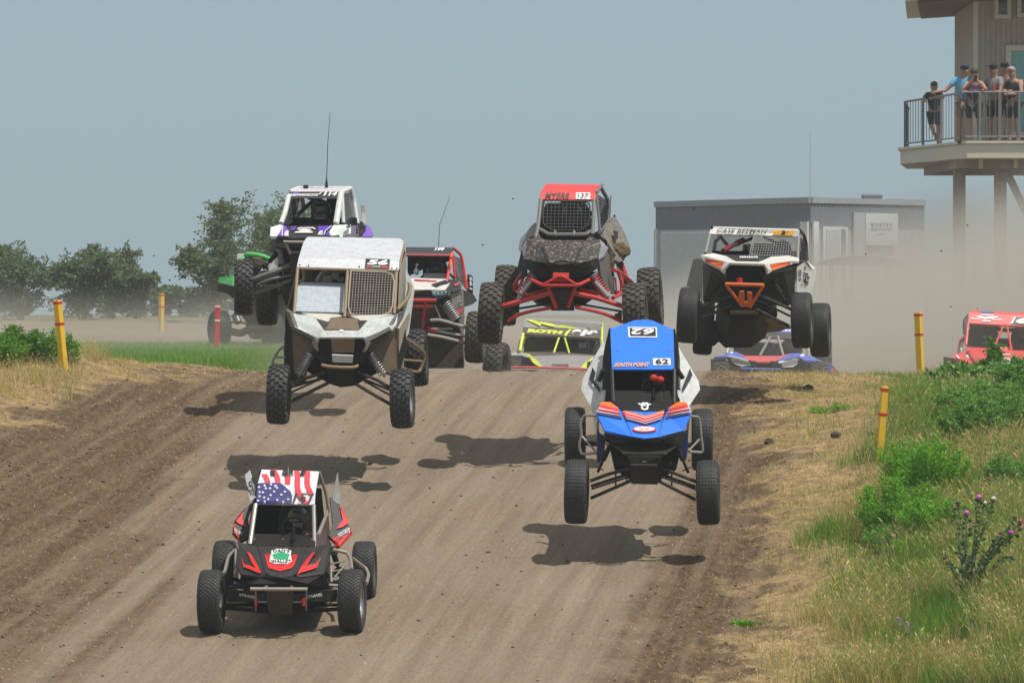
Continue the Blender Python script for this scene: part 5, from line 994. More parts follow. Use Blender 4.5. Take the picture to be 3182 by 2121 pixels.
c.tubes('whip_antenna', [([(1208, 160, 1.8), (1208, 60, 1.8)], [.028, .018]), ([(1208, 60, 1.8), (1212, -60, 1.8)], [.018, .006]), ([(1212, -60, 1.8), (1238, -800, 1.8), (1290, -1455, 1.8)], [.006, .005, .003])], mblack); m = MB(); m.box(c.P(765, 140, 1.9), (.075, .06, .05)); m.build('camera_mount', mblack, rf, bevel=.01)
m = MB(); a = c.P(1300, 700, 1.75); m.prism([a + Vector(q) for q in ((-.3, 0, -.3), (.1, 0, -.3), (.12, 0, .05), (.1, 0, .28), (-.02, 0, .27), (-.1, 0, .12), (-.28, 0, .1))], (0, .1, 0)); m.build('seat', mseat, c.root, bevel=.02)
driver(c, 1080, 640, 1.45, 'driver in a black helmet with silver visor inside the purple buggy', mat('black glossy helmet', (.015, .012, .02), .25, coat=.5), mat('silver visor', (.22, .10, .10), .15, metal=.5, var=.6, scale=20), sc=1.2)
steer(c, 1060, 960, 1.05, .15); c.mass('cab_lining', '330,800,1.5 1850,800,1.6 1880,1150,1.4 200,1150,1.3', .5, mcab)
hd = c.poly('hood', '300,975,.75 1370,975,.75 1350,1000,.65 1262,1110,.3 1300,1200,.0 1200,1235,-.1 480,1240,-.1 140,1215,.0 200,1130,.3 270,985,.7', mblk, .03)
HP = pp('300,975,.75 1370,975,.75 480,1240,-.1')
c.decs('purple_flame', ['275,990 330,990 380,1100 320,1120 300,1215 150,1208 215,1120', '440,1030 560,1000 530,1080 460,1100', '1020,1010 1310,990 1200,1100 1160,1195 1120,1195 1140,1110 1100,1080 1040,1100', '1262,1110 1292,1195 1200,1195 1215,1150'], HP, mpur, hd, lift=.012, L=60)
c.decs('white_line', ['262,985 278,985 262,1215 246,1212', '300,1215 318,1130 360,1100 395,1105 390,1225 372,1222 378,1118 335,1140 318,1218', '1315,990 1330,1000 1190,1110 1170,1195 1155,1195 1175,1105', '1020,1195 1050,1130 1090,1098 1130,1110 1115,1200 1100,1200 1110,1125 1085,1118 1040,1195'], HP, mwhite, hd, lift=.016, L=60)
c.decs('sponsor_badge', ['570,1060 640,1035 920,1030 980,1070 960,1078 900,1050 650,1052 590,1078', [(745 + 140 * math.cos(k * .3), 1092 + 26 * math.sin(k * .3)) for k in range(21)], '510,1150 560,1122 900,1118 925,1140 880,1152 560,1150'], HP, mwhite, hd, lift=.016, L=60)
c.poly('fender', '10,1005,.4 215,945,.7 262,985,.7 240,1100,.4 165,1195,.05 60,1203,.05 0,1195,.1', mcream, .05); c.poly('fender', '1362,960,.75 1655,950,1.0 1690,990,.9 1735,1010,.95 1735,1140,.8 1510,1225,.5 1480,1170,.2 1300,1190,.05 1262,1110,.3', mcream, .05)
c.text('lettering', 'GB', '1600,1060 1700,1030 1712,1085 1612,1120', pp('1362,960,.75 1735,1010,.95 1480,1170,.2'), mblack, bold=.06, lift=.055); c.decs('sticker', ['1595,1062 1705,1022 1718,1088 1610,1128'], pp('1362,960,.75 1735,1010,.95 1480,1170,.2'), mwhite, lift=.05, L=90)
c.poly('side_panel', '1740,985,1.0 1892,962,1.7 1905,1215,1.6 1735,1215,.9', mat('dusty purple side', (.20, .15, .30), .5, dust=.4, scale=12), .04); c.poly('rear_pod', '2065,945,2.1 2150,1010,2.1 2215,1190,2.0 2190,1215,2.0 1975,1218,1.9 2050,1090,2.0', mpur, .05); c.poly('rear_pod_gap', '1905,885,1.9 1985,885,2.1 2050,1000,2.1 2040,1080,2.0 1970,1215,1.9 1905,1215,1.8', mblack, .04)
c.poly('mirror_arm', '1945,525,2.0 2030,530,2.0 2045,700,2.0 2060,935,2.0 2010,945,1.95 1985,880,1.95 1970,700,2.0', mat('scuffed cream plate', (.62, .58, .50), .6, dust=.3), .02)
c.reg = R2
c.poly('front_fascia', '632,528,.1 700,530,.1 930,535,-.1 930,620,-.05 760,622,-.05 690,612,.0 640,580,.05', mblk, .1); c.tubes('bumper', [('760,570,-.35 1010,575,-.35', .02), ('772,575,-.35 815,670,-.2', .02), ('990,575,-.35 960,670,-.2', .02)], mgrey)
c.mass('chassis', '720,615,.3 1400,620,.3 1380,900,.2 1200,1020,.1 850,1020,.1 720,900,.2', 1.9, mdark, dz=-.35); c.poly('skid_plate', '800,660,-.1 1010,665,-.1 990,960,.2 840,960,.2', mblk, .05)
for a in ((425, 950, 0, 3, 0, -1), (1500, 950, 0, -4, 0, 1), (625, 1040, 1.9, -3, 0, -1), (1330, 1050, 1.9, -3, 0, 1)): c.wheel(a[0], a[1], a[2], .402, .27, a[3], a[4], a[5], 'knob')
c.tubes('suspension_arm', [('508,885,0 640,835,0 830,760,.1', .036), ('545,925,.0 660,880,0 840,850,.15', .018), ('560,942,.0 720,935,.1', .016), ('505,1005,.05 700,940,.1 850,880,.2', .026), ('560,905,.3 860,800,.3', .02), ('755,800,.1 755,880,.1', .01)], mrail)
c.tubes('suspension_arm', [('1430,900,0 1200,800,.1', .036), ('1430,1010,.05 1200,900,.2', .026)], mrail); c.shock('705,665,.15', '590,800,.05', .06); c.shock('1200,665,.15', '1340,800,.05', .06); c.tubes('reservoir', [('730,625,.1 745,760,.1', .04)], mrail)
c.tubes('suspension_arm', [('760,980,1.4 640,1040,1.8', .03)], mdark)

# ================================================================ buggy 3 (orange bumper)
mora = mat('orange powder coat', (.72, .12, .012), .4, dust=.25, dcol=(.3, .14, .06), scale=14); mbwh = mat('splattered white body', (.68, .67, .64), .45, dust=.55, dcol=(.22, .18, .12), scale=30, dlo=.56)
c = Car('white buggy with an orange bumper jumping nose up on the right', (2050, 660, 2.9033), 73.0, (770, 1350, 1.2))
for a in ((257, 926, 0, -5, 4, -1, None), (1285, 972, 0, -7, -1, 1, mrims), (398, 1040, 2.2, -3, 4, -1, None), (1450, 1060, 2.2, -7, 0, 1, mrims)): c.wheel(a[0], a[1], a[2], .404, .29, a[3], a[4], a[5], 'fine', a[6])
rf = c.sheet('roof', '485,126,2.0 1250,150,2.0 1262,158,1.1 466,132,1.1 1254,218,1.05 442,194,1.05', [(0, 1, 2, 3), (3, 2, 4, 5)], mbwh, .035)
F = pp('466,132,1.1 1262,158,1.1 442,194,1.05'); c.text('lettering', 'CASE BEEMAN', '525,145 972,159 962,196 512,180', F, mblack, rf, bold=.015, shear=.2); c.decs('number_panel', ['1034,163 1216,170 1202,211 1018,204'], F, mat('amber panel', (.85, .42, .02), .5), rf); c.text('race_number', '3', '1100,168 1138,170 1132,204 1092,202', F, mblack, rf, bold=.05, lift=.012); c.text('race_number', 'r', '1148,174 1164,175 1162,188 1146,188', F, mblack, rf, lift=.012)
mrl2 = mat('flecked rail', (.22, .22, .21), .5, dust=.5, scale=30); c.tubes('roof_pillar', [('452,196,1.06 412,368,.7', .021), ('1252,218,1.06 1243,445,.7', .022), ('548,215,1.9 500,260,2.0 488,350,1.9', .028), ('545,215,1.9 625,315,1.9', .026)], mrl2)
c.tubes('roof_pillar', [('1262,160,1.1 1300,200,2.0 1322,290,2.1 1328,430,2.0', .026), ('470,135,1.1 490,128,2.0', .02)], mblack)
c.tubes('dash_brace', [('535,362,1.0 690,290,1.2 838,232,1.5', .024), ('940,225,1.6 1060,275,1.8', .024)], mblack); c.tubes('red_cylinder', [('575,345,1.0 640,305,1.1', .04), ('690,282,1.2 755,250,1.3', .045)], mat('dark red cylinder', (.25, .015, .025), .4)); c.tubes('grey_cylinder', [('632,308,1.1 700,278,1.2', .03)], mgrey)
c.net('window_net', '850,212,1.05 1236,224,1.05 1226,386,.75 806,384,.75', 18, 8, .0045, mat('grey net wire', (.20, .2, .19), .6)); c.tubes('net_frame', [('850,210,1.05 806,386,.75 1226,388,.75', .008)], mrl2)
c.net('window_net', '1256,225,1.1 1302,250,2.0 1326,430,1.9 1248,432,.75', 5, 11, .006, mblack); c.poly('side_net_backing', '1285,260,1.8 1318,300,2.0 1326,440,1.9 1280,440,1.5', mcab, .01)
mst = mat('tan seat', (.40, .31, .18), .8)
for q in ('750,285,1.9 832,285,1.9 835,345,1.8 745,345,1.8', '850,275,1.9 1035,285,1.9 1030,345,1.8 850,345,1.8'): c.poly('seat', q, mst, .12)
for q in ('762,345,1.6 768,285,1.7 778,285,1.7 792,345,1.6', '885,345,1.6 900,290,1.7 912,290,1.7 930,345,1.6'): c.poly('harness', q, mblack, .02)
driver(c, 1110, 335, 1.4, 'driver with a dark blue helmet behind the net of the orange bumper buggy', mat('navy helmet', (.03, .04, .07), .4, var=.5, scale=30), sc=1.05); steer(c, 1090, 370, 1.1)
c.mass('cab_lining', '480,345,1.6 1290,350,1.6 1290,480,1.6 480,480,1.6', .4, mcab)
c.poly('hood', '600,392,.65 700,385,.7 880,388,.7 1005,395,.65 935,438,.0 650,432,.0', mblk, .02); c.poly('hood_cover', '440,375,1.0 1240,395,1.0 1160,392,.6 600,390,.6', mblk, .02)
c.marks('lettering', 722, 398, 890, 418, pp('600,392,.65 1005,395,.65 650,432,.0'), mwhite, None, 8)
fw = c.sheet('front_fascia', '370,383,.55 485,366,.6 602,394,.6 655,425,.05 690,440,-.15 890,445,-.15 935,430,.05 1005,398,.6 1160,388,.6 1256,408,.55 1258,440,.45 1190,435,.3 1000,462,-.1 940,462,-.22 632,452,-.22 592,442,-.1 408,408,.3 402,440,.4', [(17, 0, 1, 2, 3, 15, 16), (3, 4, 5, 6, 13, 14, 15), (6, 7, 8, 9, 10, 11, 12, 13)], mbwh, .035)
for t, o_, tip in (('408,410,.3 592,442,-.1 632,452,-.22 588,500,-.2 572,552,-.18 545,522,-.12 470,488,.1 400,452,.35', '418,414,.29 576,445,-.07 560,480,-.08 546,508,-.1 480,475,.08 410,446,.33', '360,405,.6 402,452,.35 548,522,-.12 552,545,-.12 440,500,.1 385,468,.3'), ('1190,436,.3 1002,462,-.1 942,462,-.22 968,505,-.2 978,556,-.18 1020,528,-.12 1110,498,.1 1205,462,.35', '1178,440,.28 998,468,-.1 1008,500,-.1 1022,522,-.12 1110,492,.1 1180,466,.3', '1205,462,.35 1258,440,.45 1300,432,.7 1300,452,.7 1225,500,.4 1030,548,-.1 1020,528,-.12')):
    f = c.poly('fascia_wing', t, mbwh, .035); c.poly('headlight_cover', ' '.join(f'{a},{b},{d - .03}' for a, b, d in pp(o_)), mora, .012, par=f); c.poly('fender_tip', tip, mblk, .05)
c.poly('grille', '632,456,-.2 935,464,-.2 970,520,-.1 975,580,-.1 935,640,-.15 612,640,-.15 585,560,-.1 590,500,-.1', mcab, .3); c.poly('grille_frame', '545,545,-.1 575,540,-.15 600,600,-.15 590,640,-.1 555,620,-.05', mblk, .05); c.poly('grille_frame', '1010,545,-.1 975,548,-.15 945,600,-.15 950,650,-.1 1000,610,-.05', mblk, .05)
c.tubes('tow_hook', [('718,590,-.28 722,635,-.28', .04)], mat('red hook', (.5, .02, .02), .5)); c.tubes('bumper', [('592,645,-.4 940,655,-.4', .026), ('598,652,-.4 745,845,-.2', .022), ('935,660,-.4 815,855,-.2', .022)], mora)
for q in ('718,712,-.33 760,710,-.33 765,780,-.28 752,848,-.22 705,800,-.24', '790,718,-.33 835,722,-.33 838,800,-.24 828,855,-.2 795,850,-.22', '738,805,-.24 815,805,-.24 812,855,-.2 745,850,-.2'): c.poly('bumper_plate', q, mora, .02)
c.poly('inner_fender', '385,475,.5 470,490,.1 550,545,.0 640,700,.1 560,820,.3 390,800,.6', mblk, .03); c.poly('inner_fender', '1240,490,.5 1110,500,.1 1010,550,.0 940,700,.1 1000,840,.3 1190,830,.6', mblk, .03)
c.mass('chassis', '560,620,.2 1010,620,.2 1020,860,.3 880,960,.2 640,960,.2 540,860,.3', 2.0, mdark, dz=-.45); c.sheet('belly_pan', '640,880,.0 860,880,.0 1170,1015,2.0 1090,1050,2.3 900,1065,2.5 600,1040,2.4 560,980,2.0', [(0, 1, 2, 3, 4, 5, 6)], mat('brown belly pan', (.09, .05, .025), .7, dust=.5, scale=12, bump=.5), .04); c.tubes('rear_axle', [('540,1055,2.4 1180,1035,2.4', .02)], mblack)
dr = c.poly('side_panel', '1240,480,.7 1290,458,1.4 1372,520,1.9 1348,745,1.8 1240,718,.7', mbwh, .04); c.poly('side_edge', '1330,440,1.9 1405,498,2.0 1412,525,2.0 1372,760,1.9 1345,748,1.8 1378,515,1.9', mbwh, .05); DP = pp('1240,480,.7 1372,520,1.9 1240,718,.7')
c.decs('black_mark', ['1289,537 1330,550 1332,572 1290,552', '1292,562 1299,564 1299,588 1291,584', '1307,574 1315,577 1315,594 1306,589', '1325,572 1346,580 1341,600 1325,594', '1286,600 1293,602 1293,622 1285,617', '1300,606 1336,625 1333,650 1322,640 1300,626', '1267,642 1290,652 1290,661 1268,650', '1298,640 1316,655 1313,670 1305,660', '1300,480 1312,484 1310,516 1301,510', '1320,492 1326,494 1326,500 1320,498', '1331,498 1337,500 1337,506 1331,504', '1344,504 1350,507 1350,513 1344,510'], DP, mblack, dr, lift=.012, L=60); c.decs('sticker', ['1248,520 1275,518 1275,545 1248,548', '1250,590 1272,590 1272,612 1250,612'], DP, mat('green sticker', (.05, .2, .06), .5), dr); c.decs('sticker', ['1250,552 1275,552 1272,575 1250,575'], DP, mat('blue sticker', (.1, .12, .35), .5), dr)
c.poly('side_panel', '300,425,1.9 345,410,1.6 385,470,.7 382,820,.8 340,690,1.5 240,665,1.9', mat('grey mud guard', (.11, .115, .12), .5, dust=.4, scale=8), .03)
c.shock('548,630,.1', '408,800,.05', .075); c.shock('1020,620,.1', '1150,830,.05', .075)
c.tubes('suspension_arm', [('650,750,.0 370,850,0', .022), ('650,840,.0 380,950,0', .022), ('640,800,.3 380,900,.2', .018)], mblk); c.tubes('suspension_arm', [('890,740,.0 1185,872,0', .024), ('880,790,.0 1180,935,.1', .016), ('860,865,.0 1170,1025,0', .022)], mblk); c.poly('orange_guard', '1400,910,2.2 1425,925,2.2 1452,990,2.2 1405,978,2.2', mora, .02); c.mass('mud_guard', '395,960,1.9 545,980,1.9 540,1160,1.9 490,1205,1.9 400,1200,1.9', .05, mblack)
# ================================================================ buggy 199
mdbr = mat('dust brown lower body', (.035, .026, .018), .85, dust=.6, dcol=(.12, .09, .062), scale=6)
c = Car('black buggy with red roll cage and white bonnet behind the silver buggy', (1160, 740, 3.564), 80.0, (520, 1480, 1.2))
rf = c.sheet('roof', '60,95,2.0 885,103,2.1 880,170,1.15 40,162,1.15', [(0, 1, 2, 3)], mblk, .04); c.poly('roof_lip', '40,162,1.15 880,170,1.15 868,196,1.12 45,186,1.12', mat('dark red trim', (.25, .02, .03), .4), .03)
c.text('race_number', '199', '684,110 792,112 780,148 674,146', pp('60,95,2.0 885,103,2.1 880,170,1.15'), mwhite, rf, bold=.06, shear=.2, lift=.012)
c.tubes('roof_pillar', [('870,165,1.15 845,300,1.0 815,480,.75', .026), ('885,108,2.05 972,182,2.1 1000,330,2.1 1038,565,1.95', .024), ('880,180,1.2 905,440,1.1', .02), ('60,165,1.15 20,480,.75', .026)], mred)
c.decs('sponsor_sticker', ['845,180 872,182 868,205 840,203', '838,238 862,240 855,300 830,298', '836,305 852,307 848,325 832,323'], pp('870,165,1.1 815,480,.7 900,300,1.0'), mor2, lift=.03)
c.poly('window_curtain', '380,190,1.3 868,198,1.2 850,262,1.3 700,270,1.6 440,258,1.6 380,430,1.3', mcab, .02); c.poly('side_window', '885,185,1.2 968,225,2.0 1030,560,1.9 960,480,1.1 905,440,1.1', mfilm, .012)
c.tubes('roof_brace', [('690,265,1.9 530,440,1.7', .02), ('720,265,1.9 900,450,1.8', .02)], mblack); c.poly('windscreen', '560,385,1.0 800,390,1.0 795,440,.8 555,438,.8', mfilm, .01)
seat(c, 690, 400, 1.7, .4, .7); steer(c, 690, 430, 1.1, .14)
driver(c, 690, 345, 1.45, 'driver with a black helmet inside the red caged buggy behind the silver one', mat('black helmet', (.015, .015, .018), .35), sc=1.1)
m = MB(); a = c.P(478, 370, 1.3); m.sphere(a, (.05, .05, .055), 12); m.tube([a, a + Vector((0, 0, .08)), a + Vector((.01, 0, .12))], [.03, .02, .012], 8); m.sphere(a + Vector((.01, -.01, .11)), .026, 10); m.build('mascot', mwhite, c.root, smooth=3)
c.tubes('whip_antenna', [([(722, 100, 2.0), (735, -150, 2.0), (850, -470, 2.0)], [.006, .004, .0025])], mblack)
hd = c.poly('hood', '60,440,.8 795,440,.8 848,500,.5 790,572,.2 610,568,.0 380,568,-.05 60,560,0', mat('scuffed white bonnet', (.66, .63, .61), .4, dust=.3, scale=10), .03)
HP = pp('60,440,.8 795,440,.8 790,572,.2'); c.decs('dark_arrow', ['640,520 800,470 845,500 760,520 700,548'], HP, mblack, hd, lift=.015); c.decs('red_pinstripe', ['450,462 700,476 700,486 460,474'], HP, mrd2, hd, lift=.015)
c.poly('fender', '800,490,.7 850,458,.8 930,462,.9 978,528,.9 975,560,.7 890,592,.3 800,575,.15 850,515,.45', mblk, .05); c.decs('red_sticker', ['888,520 935,500 945,520 895,540'], pp('850,458,.8 978,528,.9 890,592,.3'), mrd2, lift=.02)
c.poly('front_fascia', '60,565,-.05 600,570,-.05 860,580,.1 850,640,.05 720,668,-.1 60,665,-.15', mblk, .1); c.poly('headlight', '645,590,-.06 830,580,.02 832,628,.02 660,650,-.08', mat('dark lamp glass', (.06, .10, .12), .15), .03)
for k in range(4): m = MB(); m.sphere(c.P(675 + 42 * k, 618 - 5 * k, -.08), .018, 8); m.build('lamp', mat('lamp lens', (.35, .5, .55), .2), c.root, smooth=3)
c.tubes('bumper', [('60,685,-.35 700,688,-.35', .026), ('60,752,-.3 660,756,-.3', .022), ('578,692,-.33 545,990,.0', .022)], mredt)
dr = c.poly('side_panel', '860,600,.3 1000,560,1.0 1010,760,1.4 1000,1200,1.5 900,900,.7 870,780,.4', mat('grey dusty door', (.15, .135, .12), .5, dust=.55, scale=9), .04)
c.text('lettering', 'WIPPES', '865,660 985,615 985,745 868,790', pp('860,600,.3 1000,560,1.0 870,780,.4'), mat('grey lettering', (.4, .39, .36), .6), dr, bold=.03, lift=.012); c.decs('red_flash', ['890,800 985,760 985,820 900,850'], pp('860,600,.3 1000,560,1.0 870,780,.4'), mrd2, dr)
c.poly('rear_pod', '1015,575,1.6 1110,620,1.9 1152,690,1.9 1100,730,1.7 1000,765,1.4', mblk, .05); pl = c.poly('number_plate', '1048,398,2.0 1095,412,2.05 1104,440,2.05 1106,640,2.05 1042,590,2.0', mblack, .02); c.text('race_number', '199', '1062,560 1062,420 1094,430 1094,575', pp('1048,398,2.0 1104,440,2.05 1042,590,2.0'), mwhite, pl, bold=.04, lift=.012)
c.mass('chassis', '60,700,.1 860,690,.1 990,1100,.5 1000,1440,.5 60,1440,.4', 1.8, mdbr); c.mass('tub', '60,450,.9 900,460,.9 980,640,.9 60,640,.9', 1.2, mcab)
c.shock('780,700,.1', '945,940,.05', .085, mrims, mdark, 9, .012)
c.tubes('suspension_arm', [('630,908,.0 740,903,0 1040,990,0', .028), ('640,1005,.1 880,1000,.1', .02), ('600,1068,0 780,1098,0 1045,1165,0', .028)], mgrey); c.tubes('axle_boot', [('600,1005,.15 645,1010,.15 700,1028,.12', .045)], mredt); c.tubes('drive_shaft', [('690,1025,.12 1010,1082,.1', .022)], mrims); c.tubes('tie_rod', [('680,735,.0 740,880,0', .012)], mrims)
c.poly('skid_plate', '930,1180,1.0 1040,1200,1.2 1050,1320,1.3 960,1300,1.1', mat('pale skid plate', (.3, .28, .24), .6, dust=.5), .03)
for a in ((1140, 1095, 0, -6, 3, 1), (1368, 1425, 1.9, -14, 4, 1), (-60, 1095, 0, -3, 3, -1), (100, 1425, 1.9, -3, 3, -1)): c.wheel(a[0], a[1], a[2], .41, .29, a[3], a[4], a[5], 'knob', mt=mtyrem)
c.tubes('red_arm', [('1235,1190,1.8 1310,1300,1.85', .03)], mredt)

# ================================================================ green buggy
mgreen = mat('lime green panel', (.07, .50, .10), .4, dust=.15, coat=.2)
c = Car('green buggy turning across the dirt beyond the red post, partly behind the purple buggy', (600, 540, 2.703), 103.0, (450, 1470, .6))
c.wheel(222, 1302, 0, .37, .30, 24, 0, -1, 'fine', mrimb); c.wheel(668, 1320, .6, .37, .30, 24, 0, -1, 'fine', mrimb); c.wheel(540, 1240, 2.4, .37, .28, 24, 0, -1, 'fine', mrimb); c.wheel(880, 1250, 2.7, .37, .28, 24, 0, 1, 'fine', mrimb)
c.tubes('axle', [('250,1310,.1 400,1340,.2 480,1300,.2 640,1315,.5', .075)], mdark); c.tubes('tie_rod', [('270,1250,.1 380,1240,.2 560,1290,.4', .02)], mblack); c.tubes('exhaust', [('325,1115,-.1 380,1110,.4', .075)], mgrey)
c.shock('350,1180,.2', '385,1260,.1', .07, mcoil, mdark, 6, .012); c.mass('chassis', '350,1000,.3 760,980,.5 760,1290,.6 480,1300,.5 400,1180,.4', 2.0, mdark, dx=.3)
c.poly('rear_panel', '222,868,.0 335,860,-.1 420,870,.0 420,1010,.0 332,948,-.15 212,915,.0', mgreen, .08); c.poly('rear_bumper', '212,912,.0 335,945,-.2 440,1010,.0 430,1060,.1 335,1045,-.1 290,1005,-.1 200,985,.0 203,940,.0', mblk, .12)
c.marks('lettering', 262, 898, 330, 918, pp('222,868,.0 335,860,-.1 332,948,-.15'), mgrey, None, 6, lift=.02)
c.poly('side_panel', '300,820,.3 345,770,.5 430,700,.9 440,860,.3 420,870,.1 305,858,.1', mat('dark green panel', (.015, .12, .03), .4), .05); c.poly('fender', '290,862,.2 300,830,.2 345,780,.4 430,790,.4 420,870,.2', mblk, .05)
c.mass('roof', '430,668,.9 480,660,.8 720,655,.8 800,665,1.0 800,690,1.0 700,700,.9 640,722,.8 560,690,.7 480,690,.7 440,710,.8', 1.6, mat('pale roof skin', (.35, .33, .36), .5)); c.tubes('roof_tube', [('432,700,.75 450,672,.7 540,680,.6 600,695,.6 660,725,.65', .045), ('370,800,.5 435,690,.75', .04)], mgreen); c.poly('number_plate', '372,672,1.0 432,668,1.0 425,720,1.0 365,735,1.0', mwhite, .02)
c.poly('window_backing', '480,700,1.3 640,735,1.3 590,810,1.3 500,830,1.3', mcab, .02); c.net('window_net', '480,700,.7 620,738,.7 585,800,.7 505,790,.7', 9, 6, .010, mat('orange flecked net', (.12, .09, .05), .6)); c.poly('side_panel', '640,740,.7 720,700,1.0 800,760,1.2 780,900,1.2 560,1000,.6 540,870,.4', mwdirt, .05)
c.mass('tub', '440,720,.8 800,700,1.0 800,1000,1.0 440,1000,.6', 1.2, mcab)

# ================================================================ buggy 910
myl = mat('acid yellow', (.62, .72, .03), .45, dust=.25); mgb = mat('dusty grey body', (.22, .22, .23), .55, dust=.3, dcol=(.36, .31, .24), scale=6); mdv = mat('dusty dark visor', (.02, .02, .02), .6, dust=.35)
c = Car('grey and acid yellow buggy with yellow lettering below the red roofed buggy', (1560, 960, 6.536), 84.5, (1000, 2500, 1.2))
rf = c.sheet('roof', '480,172,2.0 1985,240,2.0 2048,300,1.2 440,210,1.2 2010,440,1.1 430,372,1.1 1992,600,.98 408,512,.98', [(0, 1, 2, 3), (3, 2, 4, 5), (5, 4, 6, 7)], mgb, .05)
F = pp('440,210,1.2 2048,300,1.2 430,372,1.1'); c.decs('visor_strip', ['430,372 2010,440 1992,598 410,510'], F, mdv, rf, L=120)
c.decs('yellow_bolt', ['470,215 600,225 770,285 790,262 1000,300 1120,350 1230,330 1400,360 1580,412 1380,402 1150,385 960,350 800,305 770,348 640,285'], F, myl, rf, lift=.010, L=120); c.decs('yellow_slash', ['1380,412 1415,415 1340,460 1300,555 1262,550 1295,470'], F, myl, rf, lift=.012, L=120)
c.text('lettering', 'ROTH', '540,405 1250,450 1200,522 505,480', F, myl, rf, bold=.10, lift=.014); c.text('race_number', '910', '1440,420 1960,445 1890,570 1375,545', F, mwhite, rf, bold=.10, shear=.1, lift=.014)
c.tubes('roof_pillar', [('428,500,1.0 360,850,.75', .03), ('470,600,1.3 420,760,1.2', .02), ('1160,570,1.0 1050,895,.75', .018), ('1270,575,1.0 1368,905,.75', .018), ('2035,300,1.2 2025,600,1.0 2060,850,.8', .022), ('1970,330,1.0 490,585,1.9', .008), ('600,540,1.6 480,590,1.5', .02)], myl)
c.poly('side_net', '300,900,1.2 350,640,1.6 420,520,1.8 360,850,.8', mwired, .01); c.mass('cab_lining', '470,540,1.7 1990,600,1.7 2000,1000,1.6 430,960,1.6', .2, mat('dusty cab lining', (.022, .02, .018), .9)); seat(c, 800, 800, 1.5, .5, .6, mat('dusty seat', (.07, .063, .055), .9)); seat(c, 1650, 800, 1.5, .5, .6, mat('dusty seat', (.07, .063, .055), .9)); m = MB(); m.box(c.P(1630, 735, 1.2), (.13, .04, .09)); m.build('display_screen', mat('pale screen', (.3, .33, .34), .4), c.root, bevel=.01)
driver(c, 1640, 740, 1.5, 'driver in grey behind the pale screen of the yellow lettered buggy', mat('grey helmet', (.10, .10, .10), .5), sc=1.0, suit=mat('grey suit', (.08, .08, .08), .9))
c.poly('dash', '430,870,.8 1000,865,.85 1250,870,.85 1930,930,.8 1950,960,.7 1250,925,.6 930,930,.6 640,960,.6', mdv, .05)
hd = c.sheet('hood', '400,880,.75 640,955,.6 930,925,.65 1250,920,.65 1930,950,.6 1760,1190,-.2 1000,1180,-.25 830,1180,-.2 700,1080,.1 560,960,.5', [(0, 1, 9), (9, 1, 2, 7, 8), (2, 3, 6, 7), (3, 4, 5, 6)], mgb, .03)
c.poly('hood_scoop', '1010,1110,-.1 1350,1115,-.1 1355,1185,-.22 1000,1180,-.22', mdv, .04); c.poly('yellow_flash', '560,975,.42 700,1040,.1 830,1170,-.22 790,1185,-.22 640,1090,.0 590,1030,.2', myl, .03); c.poly('yellow_flash', '470,880,.7 570,920,.6 740,1060,.1 745,1090,.0 600,1000,.4 400,900,.75', myl, .02); c.poly('yellow_flash', '1595,1205,-.25 1640,1130,-.1 1850,965,.5 1850,1010,.4 1790,1130,.0 1730,1190,-.2', myl, .03)
c.poly('fender', '160,960,.8 215,880,.9 300,870,.9 400,885,.75 560,960,.5 560,990,.4 400,935,.6 200,940,.7 150,1000,.7', mat('pale blue grey fender', (.36, .40, .44), .5, dust=.4), .05); c.mass('wheel_housing', '140,1010,.5 200,950,.6 400,945,.6 560,985,.4 620,1100,.3 800,1190,-.1 1750,1200,-.1 1950,1000,.5 1950,1700,.5 140,1700,.5', 1.8, mdv)
c.tubes('bumper', [('100,1180,-.4 900,1190,-.4 1800,1225,-.4', .022)], mat('dusty red tube', (.55, .07, .07), .5)); c.tubes('skid_bar', [('100,1215,-.4 900,1225,-.4 1800,1255,-.4', .018)], mat('dusty white tube', (.6, .58, .56), .6))
for a in ((200, 1500, 0, -1), (1900, 1530, 0, 1), (250, 1560, 2.2, -1), (1880, 1580, 2.2, 1)): c.wheel(a[0], a[1], a[2], .40, .28, 0, 0, a[3], 'knob', mt=mtyrem)

# ================================================================ buggy 131
mbl2 = mat('royal blue paint', (.05, .12, .55), .45, dust=.2); mrl3 = mat('coral red paint', (.62, .06, .08), .45, dust=.2)
c = Car('blue and red buggy with grey headlights below the orange bumper buggy', (2050, 660, 2.9033), 84.0, (1000, 1850, 1.2))
rf = c.sheet('roof', '650,1018,2.0 1300,1030,2.0 1320,1060,1.2 640,1030,1.2 1310,1090,1.1 655,1068,1.1 1300,1140,1.0 680,1125,1.0', [(0, 1, 2, 3), (3, 2, 4, 5)], mbl2, .04); c.poly('roof_lip', '640,1068,1.1 1310,1090,1.1 1300,1142,1.0 690,1120,1.0', mblk, .03)
c.marks('lettering', 800, 1048, 1240, 1068, pp('640,1030,1.2 1320,1060,1.2 655,1068,1.1'), mwhite, rf, 12, .03)
c.tubes('roof_pillar', [('660,1040,1.1 640,1140,1.0 606,1275,.75', .03), ('1310,1090,1.1 1345,1300,.75', .03)], mgrey); c.tubes('screen_brace', [('1000,1118,1.0 905,1290,.8', .022), ('1065,1118,1.0 1118,1298,.8', .022)], mgrey); c.tubes('roof_brace', [('740,1145,1.6 860,1230,1.3', .03)], mblk)
pb = c.poly('roof_rear', '780,1180,1.9 900,1170,1.9 1190,1180,1.9 1200,1240,1.9 1160,1292,1.9 940,1292,1.9 900,1250,1.9 782,1222,1.9', mat('light blue panel', (.07, .17, .60), .5), .05); BP = pp('780,1180,1.9 1190,1180,1.9 940,1292,1.9')
